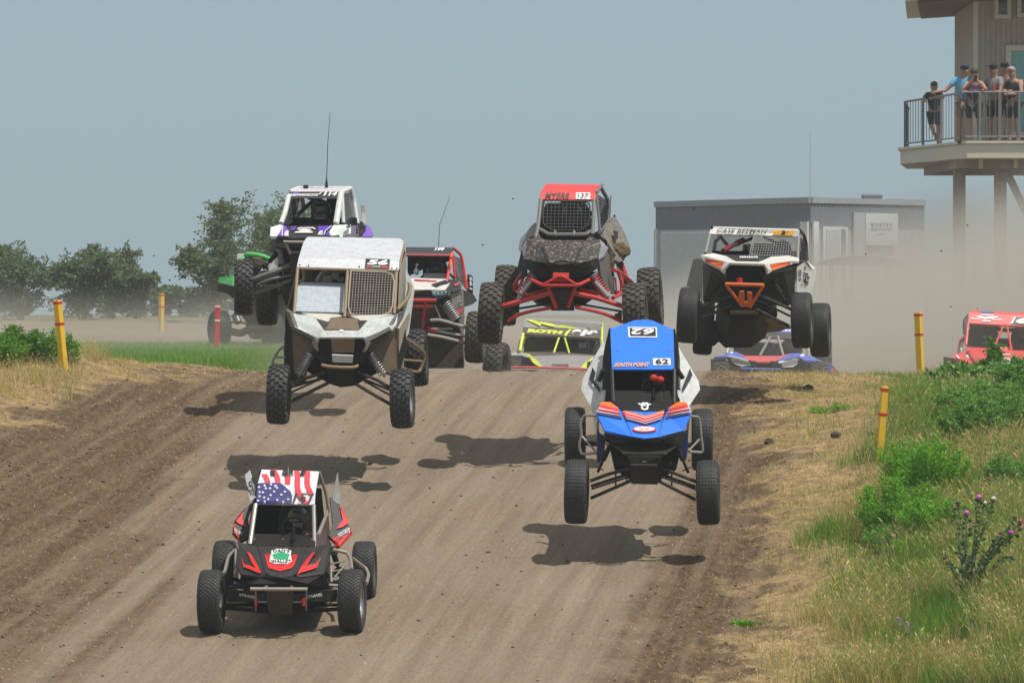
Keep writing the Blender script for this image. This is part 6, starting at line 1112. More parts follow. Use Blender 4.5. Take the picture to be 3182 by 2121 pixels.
c.decs('number_panel', ['902,1178 1078,1186 1074,1222 898,1214'], BP, mwhite, pb); c.text('race_number', '133', '1066,1192 910,1184 906,1212 1062,1218', BP, mblack, pb, bold=.04, lift=.014); c.tubes('shark_fin', [('998,1165,1.8 998,1240,1.8', .012)], mnavy)
seat(c, 745, 1235, 1.6, .28, .55); seat(c, 860, 1270, 1.4, .45, .3); seat(c, 1180, 1260, 1.5, .4, .4); driver(c, 1165, 1200, 1.6, 'driver of the blue and red buggy, mostly hidden by a raised tyre', mat('navy helmet', (.03, .04, .07), .4), sc=.9)
c.poly('hood', '696,1258,.7 770,1292,.4 1080,1292,.4 1180,1270,.6 1150,1300,.3 1020,1345,-.2 850,1345,-.2 800,1330,-.1 760,1305,.2', mrl3, .03); c.poly('hood_side', '490,1300,.3 560,1290,.4 650,1252,.7 700,1258,.7 800,1332,-.1 720,1310,.0 600,1300,.2', mbl2, .04); c.poly('hood_side', '1050,1335,-.1 1180,1270,.6 1290,1268,.7 1390,1310,.5 1485,1345,.5 1300,1330,.2 1250,1300,.2 1150,1320,.0', mbl2, .04)
for t in ('620,1270,.55 655,1250,.6 665,1275,.5 630,1290,.45', '1265,1290,.4 1290,1268,.5 1310,1290,.5 1285,1312,.4'): c.poly('white_decal', t, mwhite, .01)
mhl = mat('dusty headlight glass', (.33, .33, .33), .3)
for t, b_ in (('600,1310,.0 640,1300,-.1 800,1335,-.25 850,1340,-.3 850,1395,-.3 780,1400,-.28 640,1380,-.05', '640,1322,-.16 700,1318,-.2 800,1350,-.3 820,1378,-.3 740,1390,-.28 660,1362,-.16'), ('1020,1340,-.3 1080,1350,-.28 1250,1302,-.1 1300,1325,.0 1250,1400,-.05 1150,1415,-.25 1020,1400,-.3', '1100,1360,-.3 1245,1322,-.16 1245,1370,-.16 1200,1395,-.22 1110,1400,-.28')):
    f = c.poly('headlight_housing', t, mblk, .08); c.poly('headlight', b_, mhl, .03, par=f)
c.poly('headlight_brow', '612,1296,.05 640,1288,.0 800,1328,-.22 800,1345,-.26 640,1305,-.1', mat('pale grey brow', (.55, .57, .6), .5), .03); c.poly('headlight_brow', '1065,1345,-.28 1100,1335,-.25 1240,1305,-.12 1270,1330,-.05 1240,1320,-.14 1080,1358,-.3', mat('pale grey brow', (.55, .57, .6), .5), .03)
c.tubes('bumper', [('735,1407,-.45 1095,1416,-.45', .018), ('815,1410,-.44 818,1480,-.3', .015)], mbl2); c.mass('grille', '790,1345,-.15 1060,1350,-.15 1040,1600,-.1 800,1600,-.1', .3, mdark)
c.mass('wheel_housing', '482,1330,.3 600,1325,.2 640,1400,.1 640,1650,.1 480,1650,.3', 1.0, mdark); c.mass('wheel_housing', '1280,1345,.2 1430,1335,.4 1502,1390,.5 1505,1650,.5 1270,1650,.2', 1.0, mdark); c.poly('rear_pod', '1490,1340,1.0 1545,1360,1.6 1640,1465,2.0 1560,1470,1.9 1500,1400,1.0', mbl2, .05); c.poly('red_flash', '1560,1400,1.55 1600,1435,1.8 1590,1460,1.8 1555,1430,1.5', mrl3, .02)
c.mass('tub', '640,1290,.9 1340,1300,.9 1360,1700,.9 620,1700,.9', 1.2, mdbr)
for a in ((560, 1560, 0, -1), (1440, 1560, 0, 1), (640, 1590, 2.2, -1), (1480, 1350, 2.2, 1)): c.wheel(a[0], a[1], a[2], .40, .28, -4, 0, a[3], 'knob', mt=mtyrem)

# ================================================================ red buggy at the right
c = Car('red buggy with winged lettering on its roof, at the right edge in the dust', (2760, 940, 5.576), 84.0, (2030, 2300, 1.2))
mrb = mat('bright red body', (.70, .035, .04), .42, dust=.22, dcol=(.5, .35, .28), coat=.2)
rf = c.sheet('roof', '1440,122,2.0 2640,185,2.0 2690,235,1.2 1400,170,1.2 2680,430,1.05 1383,352,1.05', [(0, 1, 2, 3), (3, 2, 4, 5)], mrb, .05); F = pp('1400,170,1.2 2690,235,1.2 1383,352,1.05')
c.text('lettering', 'BUGGY BATTALION', '1440,262 1975,280 1965,314 1430,296', F, mwhite, rf, bold=.02, shear=.3, lift=.014); c.decs('wing_emblem', ['1500,235 1600,236 1690,262 1800,240 1920,246 1860,270 1740,276 1600,268', '1600,318 1690,312 1790,320 1770,338 1640,334'], F, mwhite, rf, lift=.012, L=100); c.decs('blue_patch', ['1600,145 1830,156 1825,190 1590,180'], pp('1440,122,2.0 2640,185,2.0 1400,170,1.2'), mat('faded blue patch', (.14, .16, .4), .5), rf, lift=.012, L=100); c.decs('white_patch', ['1590,190 1820,205 1825,230 1590,222'], F, mat('faded pink patch', (.75, .5, .5), .5), rf, lift=.010, L=100)
c.decs('number_panel', ['2190,255 2670,280 2660,420 2125,372'], F, mblack, rf, lift=.010, L=100); c.decs('white_slash', ['2180,250 2210,256 2150,372 2118,370'], F, mwhite, rf, lift=.014, L=100); c.text('race_number', '6', '2225,268 2410,280 2395,376 2208,362', F, mwhite, rf, bold=.08, shear=.1, lift=.016)
c.tubes('roof_pillar', [('1385,350,1.05 1350,730,.75', .024), ('2665,430,1.05 2700,830,.75', .024), ('2010,375,1.0 1830,790,.75', .018), ('2055,378,1.0 2140,825,.75', .018)], mrb); c.tubes('net_frame', [('1385,210,2.0 1310,300,2.1 1300,450,2.1 1320,560,2.0', .012)], mblack)
c.poly('side_net', '1390,230,1.9 1320,300,2.0 1305,450,2.0 1325,570,1.9 1370,560,1.2', mat('thin net', (.25, .24, .22), .8), .01)
c.mass('cab_lining', '1400,600,1.7 2660,640,1.7 2660,850,1.7 1380,800,1.7', .2, mat('dusty cab lining', (.022, .02, .018), .9))
msd = mat('dusty seat', (.07, .063, .055), .9); seat(c, 1650, 590, 1.6, .5, .6, msd); seat(c, 2400, 620, 1.6, .5, .6, msd); driver(c, 2400, 520, 1.4, 'driver of the red buggy at the right picture edge', mat('grey helmet', (.10, .10, .10), .5), sc=1.0, suit=mat('grey suit', (.08, .08, .08), .9)); c.tubes('rear_bar', [('1400,390,2.0 1700,380,2.0 1850,400,2.0 1930,470,2.0 2400,480,2.0', .035)], msd)
c.poly('dash', '1360,765,.8 1830,790,.82 1870,755,.85 2120,765,.85 2150,820,.82 2700,840,.8 2700,900,.5 1370,830,.5', mrb, .05)
c.sheet('hood', '1350,790,.7 2720,850,.7 2480,1050,-.1 2130,1060,-.25 2240,950,.0 1640,950,.0 1560,1070,-.2 1450,960,.2', [(0, 1, 4, 5), (0, 5, 6, 7), (1, 2, 3, 4)], mrb, .04); c.poly('grille', '1640,955,.0 2245,945,.0 2130,1055,-.2 1700,1040,-.2', mat('grey grille', (.3, .28, .27), .5), .05); c.marks('lettering', 1880, 978, 2120, 1020, pp('1640,955,.0 2245,945,.0 1700,1040,-.2'), mwhite, None, 7, .02, lift=.03)
c.poly('hood_crease', '1460,930,.3 1900,935,.2 1880,965,.1 1700,985,.05 1560,985,.1', mblk, .01); c.marks('lettering', 1850, 905, 2130, 928, pp('1350,790,.65 2720,850,.65 1640,950,-.02'), mwhite, None, 9, .02, lift=.03)
c.poly('fender', '1120,905,.6 1230,875,.7 1330,820,.8 1450,960,.3 1560,1070,.0 1420,1060,.1 1250,980,.3 1130,960,.5', mrb, .05); c.poly('side_panel', '1240,640,1.5 1330,565,1.9 1335,640,1.6 1290,760,1.3 1230,870,1.0 1220,800,1.2', mrb, .05); c.poly('white_decal', '1335,900,.45 1380,900,.42 1400,955,.35 1350,965,.4', mwhite, .01); c.poly('white_decal', '1170,905,.5 1200,905,.5 1245,960,.4 1215,965,.4', mwhite, .01)
c.poly('side_decal', '1270,680,1.35 1310,700,1.3 1265,860,1.0 1222,850,1.0', mat('faded grey decal', (.5, .42, .42), .6), .01)
c.mass('chassis', '1100,960,.7 1260,990,.4 1560,1080,.0 2130,1080,-.1 2480,1070,.0 2800,1000,.6 2800,1600,.6 1100,1600,.7', 1.6, mdbr)
for a in ((1230, 1560, .2, -1), (2850, 1600, .2, 1), (1300, 1560, 2.2, -1), (2780, 1600, 2.2, 1)): c.wheel(a[0], a[1], a[2], .42, .28, 3, 0, a[3], 'knob', mt=mtyrem)
# ================================================================ spectator tower
TZ = (2700, 0, 2.801)
def tw(u, v, d): return W(2700 + u / 2.801, v / 2.801, d)
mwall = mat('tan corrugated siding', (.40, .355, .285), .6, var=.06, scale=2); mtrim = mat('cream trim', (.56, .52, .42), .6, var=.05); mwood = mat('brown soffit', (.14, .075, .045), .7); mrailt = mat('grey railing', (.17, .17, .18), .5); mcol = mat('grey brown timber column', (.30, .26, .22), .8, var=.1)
mglass = mat('teal window glass', (.14, .34, .33), .12, spec=.8); mdgl = mat('dark window glass', (.02, .025, .035), .1, spec=.8)
A = tw(272, 1310, 121); B = tw(850, 1251, 114.2); ZD = B.z; A.z = ZD
TB0 = Vector((A.x + 5, 118, gz(A.x + 5, 118)))
tower = empty('viewing_tower', TB0, 'tall tan viewing tower with a railed balcony on legs at the right edge', 'tower')
AX2 = A.x * 127 / 121 + .15
P0 = [Vector((A.x, A.y, ZD)), Vector((B.x, B.y, ZD)), Vector((B.x + 7, 114.2, ZD)), Vector((B.x + 7, 127, ZD)), Vector((AX2, 127, ZD))]
m = MB(); m.prism(P0, (0, 0, -.33)); m.build('deck', mtrim, tower, bevel=.01)
ctr = sum(P0, Vector()) / 5
m = MB(); m.prism([p + (p - ctr).normalized() * .06 + Vector((0, 0, .004)) for p in P0], (0, 0, .06)); m.build('deck_edge', mtrim, tower)
m = MB(); q = [tw(620, 1410, 119), tw(640, 1410, 115.5), tw(1500, 1410, 115.5)]; m.prism([Vector((q[0].x + .1, 119.5, ZD - .332)), Vector((q[1].x + .3, 115.6, ZD - .332)), Vector((B.x + 6.5, 115.6, ZD - .332)), Vector((B.x + 6.5, 125, ZD - .332)), Vector((q[0].x + .1, 125, ZD - .332))], (0, 0, -.20)); m.build('floor_beam', mat('floor beams', (.32, .29, .24), .7), tower)
for u in (978, 1278): m = MB(); p = tw(u, 1400, 115.3); m.box((p.x, 115.5, ZD - .43), (.08, .35, .21)); m.build('bracket', mtrim, tower)
for u, d in ((785, 116.5), (1143, 116.5), (1143, 123.5), (785, 123.5), (1500, 116.5)):
    p = tw(u, 1500, d); g = gz(p.x, d); m = MB(); m.box((p.x, d, (g - .3 + ZD - .53) / 2), (.27, .27, ZD - .53 - g + .3)); m.build('column', mcol, tower, bevel=.01)
m = MB(); m.tube([tw(1155, 1485, 116.4) + Vector((.1, 0, 0)), tw(1380, 1880, 116.4)], .09, 4); m.build('brace', mcol, tower)
m = MB(); m.tube([tw(1480, 1640, 116.4), tw(1170, 1485, 116.4) + Vector((.5, 0, -.0))], .05, 4); m.build('brace', mcol, tower)
# corrugated wall block
WX = tw(926, 600, 118.4).x; w0 = 118.4; H0 = ZD + .06; H1 = H0 + 6.2
m = MB(); prof = []; xx = WX; k = 0
while xx < WX + 7: prof.append((xx, w0 - (.055 if k % 2 else 0))); xx += .06; k += 1
for (a, b_), (a2, b2) in zip(prof[:-1], prof[1:]): m.add([(a, b_, H0), (a2, b2, H0), (a2, b2, H1), (a, b_, H1)], [(0, 1, 2, 3)])
prof = []; yy = w0; k = 0
while yy < w0 + 5: prof.append((WX - (.055 if k % 2 else 0), yy)); yy += .06; k += 1
for (a, b_), (a2, b2) in zip(prof[:-1], prof[1:]): m.add([(a, b_, H0), (a2, b2, H0), (a2, b2, H1), (a, b_, H1)], [(0, 1, 2, 3)])
m.add([(WX, w0 + 5, H0), (WX + 7, w0 + 5, H0), (WX + 7, w0 + 5, H1), (WX, w0 + 5, H1)], [(0, 1, 2, 3)]); wl = m.build('wall', mwall, tower)
m = MB(); m.box((WX, w0, (H0 + H1) / 2), (.10, .10, H1 - H0)); m.build('corner_trim', mtrim, tower)
def window(u0, v0, u1, v1, gm, name='window', fw=.09):
    a = tw(u0, v0, w0 - .06); b_ = tw(u1, v1, w0 - .06); m = MB(); cx_, cz = (a.x + b_.x) / 2, (a.z + b_.z) / 2; W_, H_ = b_.x - a.x, a.z - b_.z
    m.box((cx_, w0 - .06, a.z + fw / 2), (W_ + 2 * fw, .11, fw)); m.box((cx_, w0 - .06, b_.z - fw / 2), (W_ + 2 * fw, .14, fw)); m.box((a.x - fw / 2, w0 - .06, cz), (fw, .108, H_)); m.box((b_.x + fw / 2, w0 - .06, cz), (fw, .108, H_)); f = m.build(name, mtrim, tower)
    m = MB(); m.box((cx_, w0 - .06, cz), (W_, .03, H_)); m.build('pane', gm, f)
window(1122, -90, 1200, 132, mdgl); window(1320, -90, 1398, 120, mdgl); window(1235, 445, 1700, 1150, mglass, 'big_window', .13)
RZ = tw(320, 50, 119.5).z; RX = tw(312, 50, 117.5).x
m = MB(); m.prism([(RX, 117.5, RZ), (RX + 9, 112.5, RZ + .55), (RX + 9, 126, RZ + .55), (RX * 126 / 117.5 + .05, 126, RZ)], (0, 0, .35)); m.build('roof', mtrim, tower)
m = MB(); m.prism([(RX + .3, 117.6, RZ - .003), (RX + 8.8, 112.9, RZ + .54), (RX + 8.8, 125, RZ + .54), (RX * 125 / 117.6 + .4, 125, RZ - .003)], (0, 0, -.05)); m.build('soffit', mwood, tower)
# railing
rp = [Vector((A.x + .12, A.y + .1, ZD + .06)), Vector((B.x, B.y + .12, ZD + .06)), Vector((B.x + 6.8, B.y + .12, ZD + .06))]
m = MB(); RH = 1.10
m.tube([p + Vector((0, 0, RH)) for p in rp], .028, 6); m.build('top_rail', mrailt, tower); m = MB(); m.tube([p + Vector((0, 0, .10)) for p in rp], .02, 6); m.build('bottom_rail', mrailt, tower)
m = MB(); m.tube([rp[0] + Vector((0, 0, RH)), Vector((AX2 + .02, 126.5, ZD + .06 + RH))], .028, 6); m.build('top_rail', mrailt, tower)
for a, b_ in ((rp[0], rp[1]), (rp[1], rp[2]), (rp[0], Vector((AX2 + .02, 126.5, ZD + .06)))):
    L = (b_ - a).length; n = int(L / (.13 if a is rp[1] else .30)); m = MB()
    for k in range(1, n): p = a.lerp(b_, k / n); m.tube([p + Vector((0, 0, .1)), p + Vector((0, 0, RH))], .009, 4, cap=False)
    m.build('balusters', mrailt, tower)
def rail_u(u):
    best = None
    for a, b_ in ((rp[0], rp[1]), (rp[1], rp[2])):
        for k in range(200):
            p = a.lerp(b_, k / 200); uu = ((p.x / p.y) * FS + 1591 - 2700) * 2.801
            if best is None or abs(uu - u) < best[0]: best = (abs(uu - u), p.copy())
    return best[1]
for u in (312, 470, 628, 790, 958, 1130, 1300): p = rail_u(u); m = MB(); m.box(p + Vector((0, .0, .56)), (.055, .055, 1.08)); m.build('rail_post', mrailt, tower)

# ================================================================ spectators
mskn = mat('skin', (.36, .20, .14), .6, var=.05); mskt = mat('tanned skin', (.30, .155, .10), .6, var=.05)
def person(u, d_off, h, label, shirt, shorts, hair, skin, pose, hat=None, glasses=None, turn=0, sleeve=True, longhair=False, hairless=False):
    p = rail_u(u); base = Vector((p.x, p.y + d_off, ZD + .01)); s = h / 1.75; T = Matrix.Rotation(rad(turn), 3, 'Z')
    J = {'pel': (0, 0, .95), 'bel': (0, .0, 1.10), 'che': (0, -.02, 1.32), 'nk': (0, -.03, 1.47), 'hd0': (0, -.05, 1.565), 'hd': (0, -.05, 1.645),
         'sl': (-.18, -.02, 1.40), 'sr': (.18, -.02, 1.40), 'el': (-.24, .0, 1.14), 'er': (.24, .0, 1.14), 'wl': (-.20, -.18, 1.08), 'wr': (.20, -.18, 1.08),
         'hl': (-.10, 0, .86), 'hr': (.10, 0, .86), 'kl': (-.11, -.03, .49), 'kr': (.11, -.03, .49), 'al': (-.11, .0, .09), 'ar': (.11, .0, .09), 'tl': (-.12, -.17, .035), 'tr': (.12, -.17, .035)}
    J.update(pose)
    for q in ('l', 'r'):
        wv = Vector(J['w' + q]); e = Vector(J['e' + q]); dr = (wv - e).normalized(); sd = dr.orthogonal().normalized(); J['p' + q] = tuple(wv + dr * .06)
        J['t' + q + '0'] = tuple(wv + dr * .045 + sd * .05)
        for k in range(4): J['f%d%s' % (k, q)] = tuple(wv + dr * (.135 - .012 * abs(k - 1.5)) + sd * (.030 - .020 * k) + Vector((0, 0, -.02)))
    R_ = {'pel': (.15, .11), 'bel': (.14, .10), 'che': (.16, .11), 'nk': .062, 'hd0': .098, 'hd': .108, 'sl': .062, 'sr': .062, 'el': .042, 'er': .042, 'wl': .028, 'wr': .028, 'hl': .085, 'hr': .085, 'kl': .058, 'kr': .058, 'al': .038, 'ar': .038, 'tl': .035, 'tr': .035, 'pl': .034, 'pr': .034}
    E = [('pel', 'bel'), ('bel', 'che'), ('che', 'nk'), ('nk', 'hd0'), ('hd0', 'hd'), ('che', 'sl'), ('che', 'sr'), ('sl', 'el'), ('sr', 'er'), ('el', 'wl'), ('er', 'wr'), ('wl', 'pl'), ('wr', 'pr'), ('pel', 'hl'), ('pel', 'hr'), ('hl', 'kl'), ('hr', 'kr'), ('kl', 'al'), ('kr', 'ar'), ('al', 'tl'), ('ar', 'tr')]
    for q in ('l', 'r'):
        E.append(('p' + q, 't' + q + '0')); R_['t' + q + '0'] = .010
        for k in range(4): E.append(('p' + q, 'f%d%s' % (k, q))); R_['f%d%s' % (k, q)] = .009
    J2 = {k: tuple(T @ Vector(v)) for k, v in J.items()}
    o = skin_body('person', J2, R_, E, skin, base, s); tag(o, label, 'person', 'spectators on the balcony')
    def part(nm, keys, edges, grow, mt, ov={}):
        Jp = {k: ov.get(k, J2[k]) for k in keys}; Rp = {k: (tuple(q + grow for q in R_[k]) if isinstance(R_[k], tuple) else R_[k] + grow) for k in keys}
        return skin_body(nm, Jp, Rp, edges, mt, (0, 0, 0), s, parent=o)
    ks = ['pel', 'bel', 'che', 'sl', 'sr', 'el', 'er']; es = [('pel', 'bel'), ('bel', 'che'), ('che', 'sl'), ('che', 'sr')]; ov = {'el': tuple(Vector(J2['sl']).lerp(Vector(J2['el']), .62)), 'er': tuple(Vector(J2['sr']).lerp(Vector(J2['er']), .62)), 'pel': tuple(Vector(J2['pel']) + Vector((0, 0, -.05)))}
    if sleeve: es += [('sl', 'el'), ('sr', 'er')]
    else: ks = ks[:5]
    part('shirt', ks, es, .022, shirt, ov)
    part('shorts', ['pel', 'hl', 'hr', 'kl', 'kr'], [('pel', 'hl'), ('pel', 'hr'), ('hl', 'kl'), ('hr', 'kr')], .026, shorts, {'kl': tuple(Vector(J2['hl']).lerp(Vector(J2['kl']), .85)), 'kr': tuple(Vector(J2['hr']).lerp(Vector(J2['kr']), .85))})
    hd = base + (Vector(J2['hd']) - Vector((0, 0, .025))) * s; fw = T @ Vector((0, -1, 0)); sd = T @ Vector((1, 0, 0))
    m = MB(); m.sphere(hd + Vector((0, 0, .055 * s)) - fw * .025, (.098 * s, .112 * s, .085 * s), 14); hb = m.build('cap' if hat else 'hair', hat or hair, o, smooth=3)
    if hat: m = MB(); c_ = hd + Vector((0, 0, .060 * s)); m.prism([c_ + fw * .06 + sd * .075, c_ + fw * .17 + sd * .055, c_ + fw * .17 - sd * .055, c_ + fw * .06 - sd * .075], (0, 0, .014)); m.build('peak', hat, hb)
    if longhair: m = MB(); m.tube([hd - fw * .05, hd - fw * .08 + Vector((0, 0, -.12)), hd - fw * .06 + Vector((0, 0, -.27))], [.09, .085, .05], 10); m.build('long_hair', hair, o, smooth=3)
    m = MB(); m.tube([hd + fw * .075 + Vector((0, 0, .0)), hd + fw * .102 + Vector((0, 0, -.025))], [.008, .014], 6); m.build('nose', skin, o, smooth=3)
    for sg in (-1, 1):
        m = MB(); m.sphere(hd + fw * .078 + sd * .032 * sg + Vector((0, 0, .004)), .012 if not glasses else .026, 8); m.build('eye' if not glasses else 'sunglass_lens', glasses or mblack, o, smooth=3)
        m = MB(); m.sphere(hd + sd * .088 * sg - Vector((0, 0, .01)), (.012, .018, .026), 8); m.build('ear', skin, o, smooth=3)
        a = base + Vector(J2['tl' if sg < 0 else 'tr']) * s; b_ = base + Vector(J2['al' if sg < 0 else 'ar']) * s; m = MB(); m.tube([b_ + Vector((0, .05, -.05)), b_.lerp(a, .5) + Vector((0, 0, -.015)), a + fw * .03], [.045, .05, .038], 8); m.build('shoe', mblk, o, smooth=3)
    m = MB(); m.tube([hd + fw * .082 + sd * .022 + Vector((0, 0, -.052)), hd + fw * .086 - sd * .022 + Vector((0, 0, -.052))], .006, 5); m.build('mouth', mat('lips', (.22, .08, .07), .6), o)
    return o, base, s
mbt = mat('black cotton', (.018, .018, .02), .9); mlb = mat('light blue shirt', (.10, .36, .60), .8); mgy = mat('grey cotton', (.22, .22, .24), .9); mtn = mat('tan shorts', (.20, .16, .12), .9); mhb = mat('brown hair', (.05, .03, .02), .7); mnv = mat('navy cap', (.02, .03, .07), .8); mpk = mat('faded pink cap', (.35, .25, .25), .8); mdg = mat('dark shorts', (.03, .03, .035), .9)
lean = {'wl': (-.08, -.36, 1.12), 'wr': (.10, -.36, 1.12), 'el': (-.27, -.18, 1.12), 'er': (.27, -.18, 1.12)}
ch = {k: v for k, v in lean.items()}; ch.update({'kl': (-.06, -.05, .5), 'al': (.14, .02, .09), 'tl': (.16, -.14, .035), 'wl': (-.28, -.34, 1.22), 'wr': (-.05, -.34, 1.30), 'el': (-.34, -.12, 1.22), 'er': (.24, -.22, 1.30)})
person(575, .32, 1.52, 'boy in a black T-shirt leaning alone on the balcony rail, leftmost', mbt, mdg, mhb, mskn, ch)
pb = dict(lean); pb.update({'el': (-.42, -.12, 1.16), 'wl': (-.62, -.33, 1.13), 'wr': (.05, -.35, 1.13)})
person(845, .42, 1.80, 'man in a navy cap and light blue shirt gripping the balcony rail', mlb, mtn, mhb, mskt, pb, hat=mnv, turn=-8)
pw = dict(lean); pw.update({'el': (-.30, -.16, 1.20), 'wl': (-.07, -.27, 1.46), 'wr': (.06, -.25, 1.44), 'er': (.26, -.18, 1.22)})
o, b_, s_ = person(925, .30, 1.70, 'woman with long brown hair holding a phone up to her face', mat('dark print top', (.05, .03, .045), .9), mdg, mhb, mskn, pw, longhair=True, sleeve=False, glasses=mblack)
m = MB(); m.box(b_ + Vector((0, -.33, 1.50)) * s_, (.075, .012, .15)); ph = m.build('phone', mblack, None, origin=b_ + Vector((0, -.33, 1.5)) * s_, bevel=.003); tag(ph, 'black phone held up by the long haired woman on the balcony', 'phone')
m = MB(); m.box(b_ + Vector((0, -.135, 1.25)) * s_, (.20, .02, .03)); m.build('print_stripe', mat('magenta print', (.4, .06, .3), .8), o)
person(1105, .36, 1.80, 'bearded man in a black cap and grey T-shirt turned left at the rail', mgy, mdg, mhb, mskt, dict(lean, hd=(0, -.08, 1.66), wl=(-.05, -.40, 1.16)), hat=mbt, turn=-42)
g = rail_u(1098); m = MB(); m.tube([g + Vector((-.03, .02, 1.14)), g + Vector((-.03, .02, 1.26))], .032, 10); cn = m.build('drink_can', mat('red can', (.5, .02, .03), .4), None, origin=g + Vector((-.03, .02, 1.14)), smooth=rad(50)); tag(cn, 'red drink can held by the bearded man over the rail', 'can')
person(1205, .60, 1.86, 'person in a black cap and teal mirrored sunglasses behind the rail', mgy, mdg, mhb, mskn, dict(lean), hat=mbt, glasses=mat('teal lens', (.05, .25, .27), .15))
person(1268, .34, 1.74, 'woman in a faded pink cap and black sleeveless top leaning on the rail', mbt, mdg, mhb, mskn, dict(lean, hd=(-.02, -.09, 1.64)), hat=mpk, sleeve=False, turn=-28)

# ================================================================ grey shed with a sign
def sw(u, v, d): return W(2000 + u / 2.4768, 560 + v / 2.4768, d)
Cn = sw(1285, 130, 145); Lf = sw(92, 165, 155.6); Rt = sw(2160, 152, 151.5); ZT = Cn.z; g0 = 2.0
for p in (Lf, Rt): p.z = ZT
shed = empty('shed', Vector((Cn.x, 150, g0)), 'low grey corrugated building with pale doors, faded by dust', 'building')
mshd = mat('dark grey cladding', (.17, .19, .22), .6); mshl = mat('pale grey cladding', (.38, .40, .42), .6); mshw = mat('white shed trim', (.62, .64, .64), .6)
def wallband(a, b_, z0, z1, mt, nm, amp=.04, st=.22, off=0):
    L = (b_ - a).length; n = int(L / st) * 2; dr = (b_ - a) / L; nr = Vector((dr.y, -dr.x, 0)); nr = nr if nr.y < 0 else -nr; m = MB(); pts = []
    for k in range(n + 1): q = a + dr * L * k / n + nr * (off + (amp if k % 2 else 0)); pts.append(q)
    for q, r_ in zip(pts[:-1], pts[1:]): m.add([(q.x, q.y, z0), (r_.x, r_.y, z0), (r_.x, r_.y, z1), (q.x, q.y, z1)], [(0, 1, 2, 3)])
    return m.build(nm, mt, shed)
zb = sw(1285, 362, 145).z
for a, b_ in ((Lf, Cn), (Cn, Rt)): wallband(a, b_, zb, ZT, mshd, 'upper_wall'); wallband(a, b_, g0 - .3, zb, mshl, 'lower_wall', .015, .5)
far = Lf + Rt - Cn; m = MB(); m.prism([Lf + Vector((0, .1, -.1)), Cn + Vector((0, .12, -.1)), Rt + Vector((0, .1, -.1)), far + Vector((0, 0, -.1))], (0, 0, .08)); m.build('roof', mshd, shed)
for a, b_ in ((Lf, Cn), (Cn, Rt)):
    dr = (b_ - a).normalized(); nr = Vector((dr.y, -dr.x, 0)); nr = nr if nr.y < 0 else -nr; m = MB(); m.prism([a + nr * .06 + Vector((0, 0, -.17)), b_ + nr * .06 + Vector((0, 0, -.17)), b_ + nr * .06, a + nr * .06], -nr * .1); m.build('parapet_trim', mat('parapet trim', (.30, .33, .36), .6), shed)
def onface(a, b_, t0, z0, t1, z1, mt, nm, off=.07, th=.06, par=None):
    dr = (b_ - a); nr = Vector((dr.y, -dr.x, 0)).normalized(); nr = nr if nr.y < 0 else -nr; p = a + dr * t0; q = a + dr * t1; m = MB()
    m.prism([Vector((p.x, p.y, z0)) + nr * off, Vector((q.x, q.y, z0)) + nr * off, Vector((q.x, q.y, z1)) + nr * off, Vector((p.x, p.y, z1)) + nr * off], -nr * th); return m.build(nm, mt, par or shed)
def fz(v): return sw(1285, v, 148).z
f = onface(Lf, Cn, .055, g0, .80, fz(385), mshw, 'garage_door_frame', .08); onface(Lf, Cn, .065, g0, .79, fz(402), mat('pale green door', (.48, .54, .54), .5), 'garage_door', .10, par=f)
onface(Lf, Cn, .955, g0, .998, fz(325), mshw, 'corner_post', .1); onface(Cn, Rt, .002, g0, .045, fz(325), mshw, 'corner_post', .1); onface(Lf, Cn, .0, g0, .02, fz(360), mshw, 'corner_post', .06)
f = onface(Cn, Rt, .085, g0, .295, fz(362), mshw, 'door_frame', .08); onface(Cn, Rt, .11, g0, .23, fz(378), mat('pale green door', (.48, .54, .54), .5), 'door', .10, par=f); onface(Cn, Rt, .24, g0, .275, fz(378), mshd, 'side_light', .10, par=f)
onface(Cn, Rt, .345, g0 + .9, .44, fz(250), mshl, 'notice_panel', .10)
sg_ = onface(Cn, Rt, .44, fz(500), .725, fz(252), mat('sign board', (.56, .60, .60), .5), 'sign_board', .13)
dr = Rt - Cn; nr = Vector((dr.y, -dr.x, 0)).normalized(); nr = nr if nr.y < 0 else -nr; msl = mat('slate lettering', (.10, .14, .17), .6)
def sgq(t0, t1, z0, z1): return [Cn + dr * t0 + nr * .14 + Vector((0, 0, z1 - ZT)), Cn + dr * t1 + nr * .14 + Vector((0, 0, z1 - ZT)), Cn + dr * t1 + nr * .14 + Vector((0, 0, z0 - ZT)), Cn + dr * t0 + nr * .14 + Vector((0, 0, z0 - ZT))]
for tx, t0, t1, v0, v1 in (('N O R T E X', .485, .67, 328, 356), ('MODULAR SPACE', .487, .67, 368, 384), ('- 101 -', .52, .63, 402, 420)):
    v, fs = text_mesh(tx, sgq(t0, t1, fz(v1), fz(v0)), .02); m = MB(); m.add(v, fs); m.build('lettering', msl, sg_)
a = sw(1775, 130, 149); m = MB(); m.box((a.x, 150, ZT + .0), (.6, .5, .32)); m.build('roof_unit', mshd, shed, bevel=.05); m = MB(); m.tube([(Cn.x, 145.3, ZT), (Cn.x, 145.3, ZT + 1.9)], [.008, .004], 5); m.build('mast', mshd, shed)
